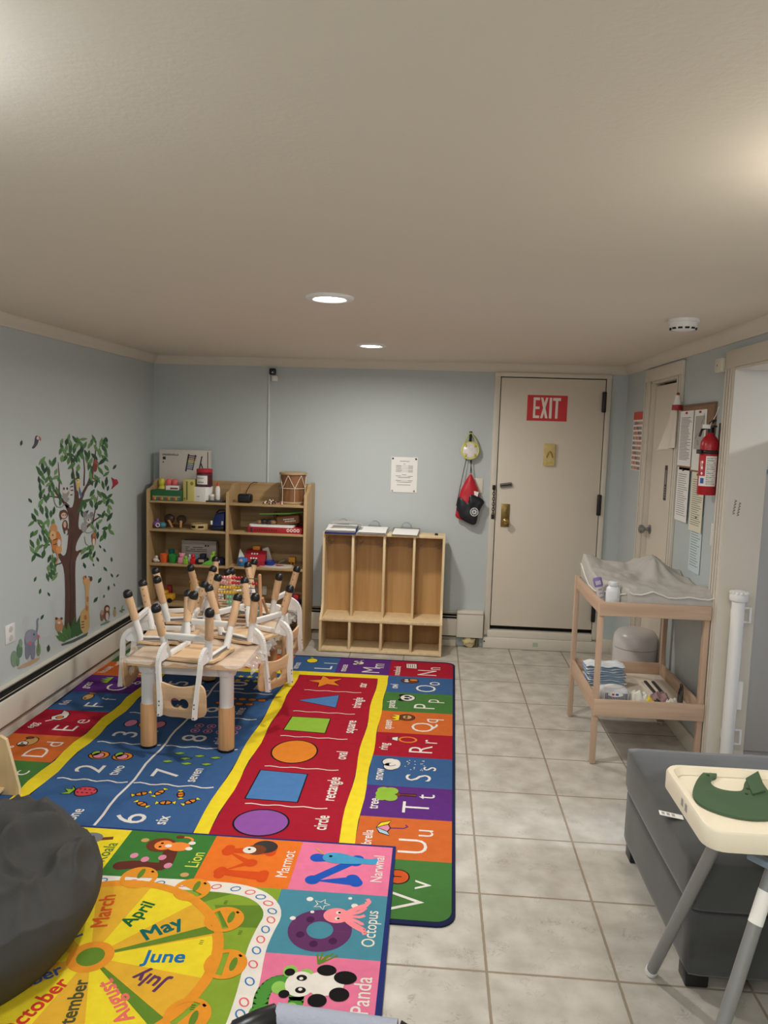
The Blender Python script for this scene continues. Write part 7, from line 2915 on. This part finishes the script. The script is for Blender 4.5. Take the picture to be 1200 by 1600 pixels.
animal('lemur_sticker', 'black and white striped lemur sticker on the upper left branch', [('e', 358, 400, 20, 34, (150, 148, 150)), ('e', 352, 368, 16, 18, WH_), ('s', [(372, 410), (385, 385), (388, 345)], 16, WH_), ('s', [(380, 395), (392, 392)], 7, DG_), ('s', [(382, 370), (396, 368)], 7, DG_), ('s', [(380, 350), (395, 348)], 7, DG_), ('e', 345, 360, 5, 8, DG_), ('e', 362, 360, 5, 8, DG_), ('s', [(290, 415), (300, 455), (330, 465), (350, 440)], 4, (130, 130, 120))])
animal('parrot_sticker', 'yellow and blue parrot sticker on the centre branch', [('e', 425, 345, 10, 32, (206, 180, 110)), ('e', 424, 318, 10, 12, (222, 200, 130)), ('p', [(428, 340), (445, 400), (440, 415), (425, 375)], (80, 110, 150)), ('e', 420, 316, 3, 3, DG_)])
animal('koala_sticker', 'grey koala sticker on the middle right branch', [('e', 455, 570, 16, 28, (150, 150, 150)), ('e', 478, 525, 24, 26, (150, 150, 152)), ('e', 458, 500, 11, 16, (130, 128, 132)), ('e', 496, 500, 10, 14, (130, 128, 132)), ('e', 480, 535, 12, 13, WH_), ('e', 478, 530, 4, 6, DG_), ('s', [(455, 590), (470, 602), (505, 595), (520, 560)], 5, (150, 150, 150)), ('s', [(457, 620), (462, 660), (478, 668)], 3, (120, 140, 110))])
animal('red_panda_sticker', 'brown and white squirrel sticker under the koala branch', [('e', 508, 635, 12, 36, (150, 90, 60)), ('e', 508, 650, 7, 20, WH_), ('e', 510, 610, 10, 12, (170, 110, 76))])
animal('red_monkey_sticker', 'dark red monkey sticker on the upper right branch', [('e', 515, 240, 12, 30, (130, 60, 56)), ('e', 518, 215, 11, 12, (150, 76, 66)), ('s', [(505, 260), (500, 300), (515, 310)], 6, (130, 60, 56))])
animal('red_bird_sticker', 'red parrot sticker flying right of the tree', [('p', [(600, 295), (615, 305), (640, 320), (642, 332), (625, 345), (610, 360), (612, 325)], (160, 40, 52)), ('e', 628, 318, 10, 10, (176, 50, 60)), ('s', [(612, 345), (606, 362)], 5, (130, 40, 60))])
animal('toucan_sticker', 'dark toucan sticker flying at the upper left of the tree', [('p', [(190, 75), (205, 70), (210, 95), (200, 125), (180, 145), (170, 138), (185, 120), (188, 95)], (76, 72, 96)), ('e', 203, 85, 7, 9, WH_), ('p', [(205, 72), (220, 80), (222, 100), (215, 98), (210, 84)], (190, 110, 90))])
animal('monkey_pair_sticker', 'pair of small monkey stickers low on the wall near the heater', [('e', 578, 1040, 17, 40, (120, 84, 70)), ('e', 580, 1010, 15, 18, BR), ('e', 581, 1014, 9, 11, (214, 180, 160)), ('e', 553, 1050, 10, 30, (130, 100, 90)), ('e', 553, 1035, 9, 12, (190, 150, 130)), ('e', 580, 1055, 8, 22, WH_), ('p', [(545, 1095), (595, 1075), (595, 1085), (545, 1105)], (110, 134, 110))])
animal('pineapple_sticker', 'small pineapple sticker right of the monkey pair', [('e', 622, 1035, 8, 22, (176, 150, 110)), ('p', [(616, 1015), (622, 998), (630, 1015)], (100, 130, 96))])
animal('sprig_sticker', 'tiny green sprig sticker at the far right of the wall sticker group', [('s', [(662, 1035), (660, 1010), (666, 995)], 5, (110, 130, 110)), ('e', 656, 1025, 8, 5, (110, 130, 110)), ('e', 668, 1018, 8, 5, (110, 130, 110))])
random.seed(5)
for X, Y, s_, lab in ((115, 112, 1, 'top left of the tree beside the toucan'), (578, 95, 1, 'top right above the tree crown'), (622, 242, 1, 'above the red parrot'), (585, 358, 1, 'just below the red parrot'), (163, 425, 1, 'far left of the crown'),
                      (190, 852, 1, 'left of the trunk at mid height'), (217, 918, 1, 'left of the trunk above the elephant'), (264, 934, .8, 'left of the trunk close to its bark'), (228, 1058, 1, 'right above the elephant trunk'), (262, 1228, 1.3, 'right of the elephant near the heater'),
                      (458, 778, 1.1, 'just right of the trunk fork'), (507, 774, .6, 'small, second right of the trunk fork'), (530, 745, .9, 'below the squirrel'), (567, 695, .8, 'right of the squirrel'), (543, 675, .7, 'nearest the squirrel'), (605, 745, .9, 'right under the crown'),
                      (571, 797, 1, 'right of the giraffe, highest'), (607, 832, .8, 'far right at giraffe head height'), (638, 833, .7, 'furthest right of all loose leaves'), (541, 858, 1.1, 'beside the giraffe head'), (620, 883, .6, 'small, far right under two leaves'), (589, 900, .9, 'right of the giraffe neck'), (564, 945, .6, 'tiny, above the monkey pair'), (519, 964, 1.2, 'large, between giraffe and monkey pair')):
    f = sticker()
    a = random.uniform(-.7, .7)
    L_, w_ = 17 * s_, 7 * s_
    f.poly([(X + (p[0] * cos(a) - p[1] * sin(a)), Y + (p[0] * sin(a) + p[1] * cos(a))) for p in ((0, L_), (w_, L_ * .3), (w_ * .9, -L_ * .3), (0, -L_), (-w_, -L_ * .2), (-w_ * .8, L_ * .4))], sG[random.choice((0, 2, 2))], 3)
    tag(f.build('leaf_sticker'), 'loose green leaf sticker ' + lab, 'wall sticker', 'loose leaf stickers')
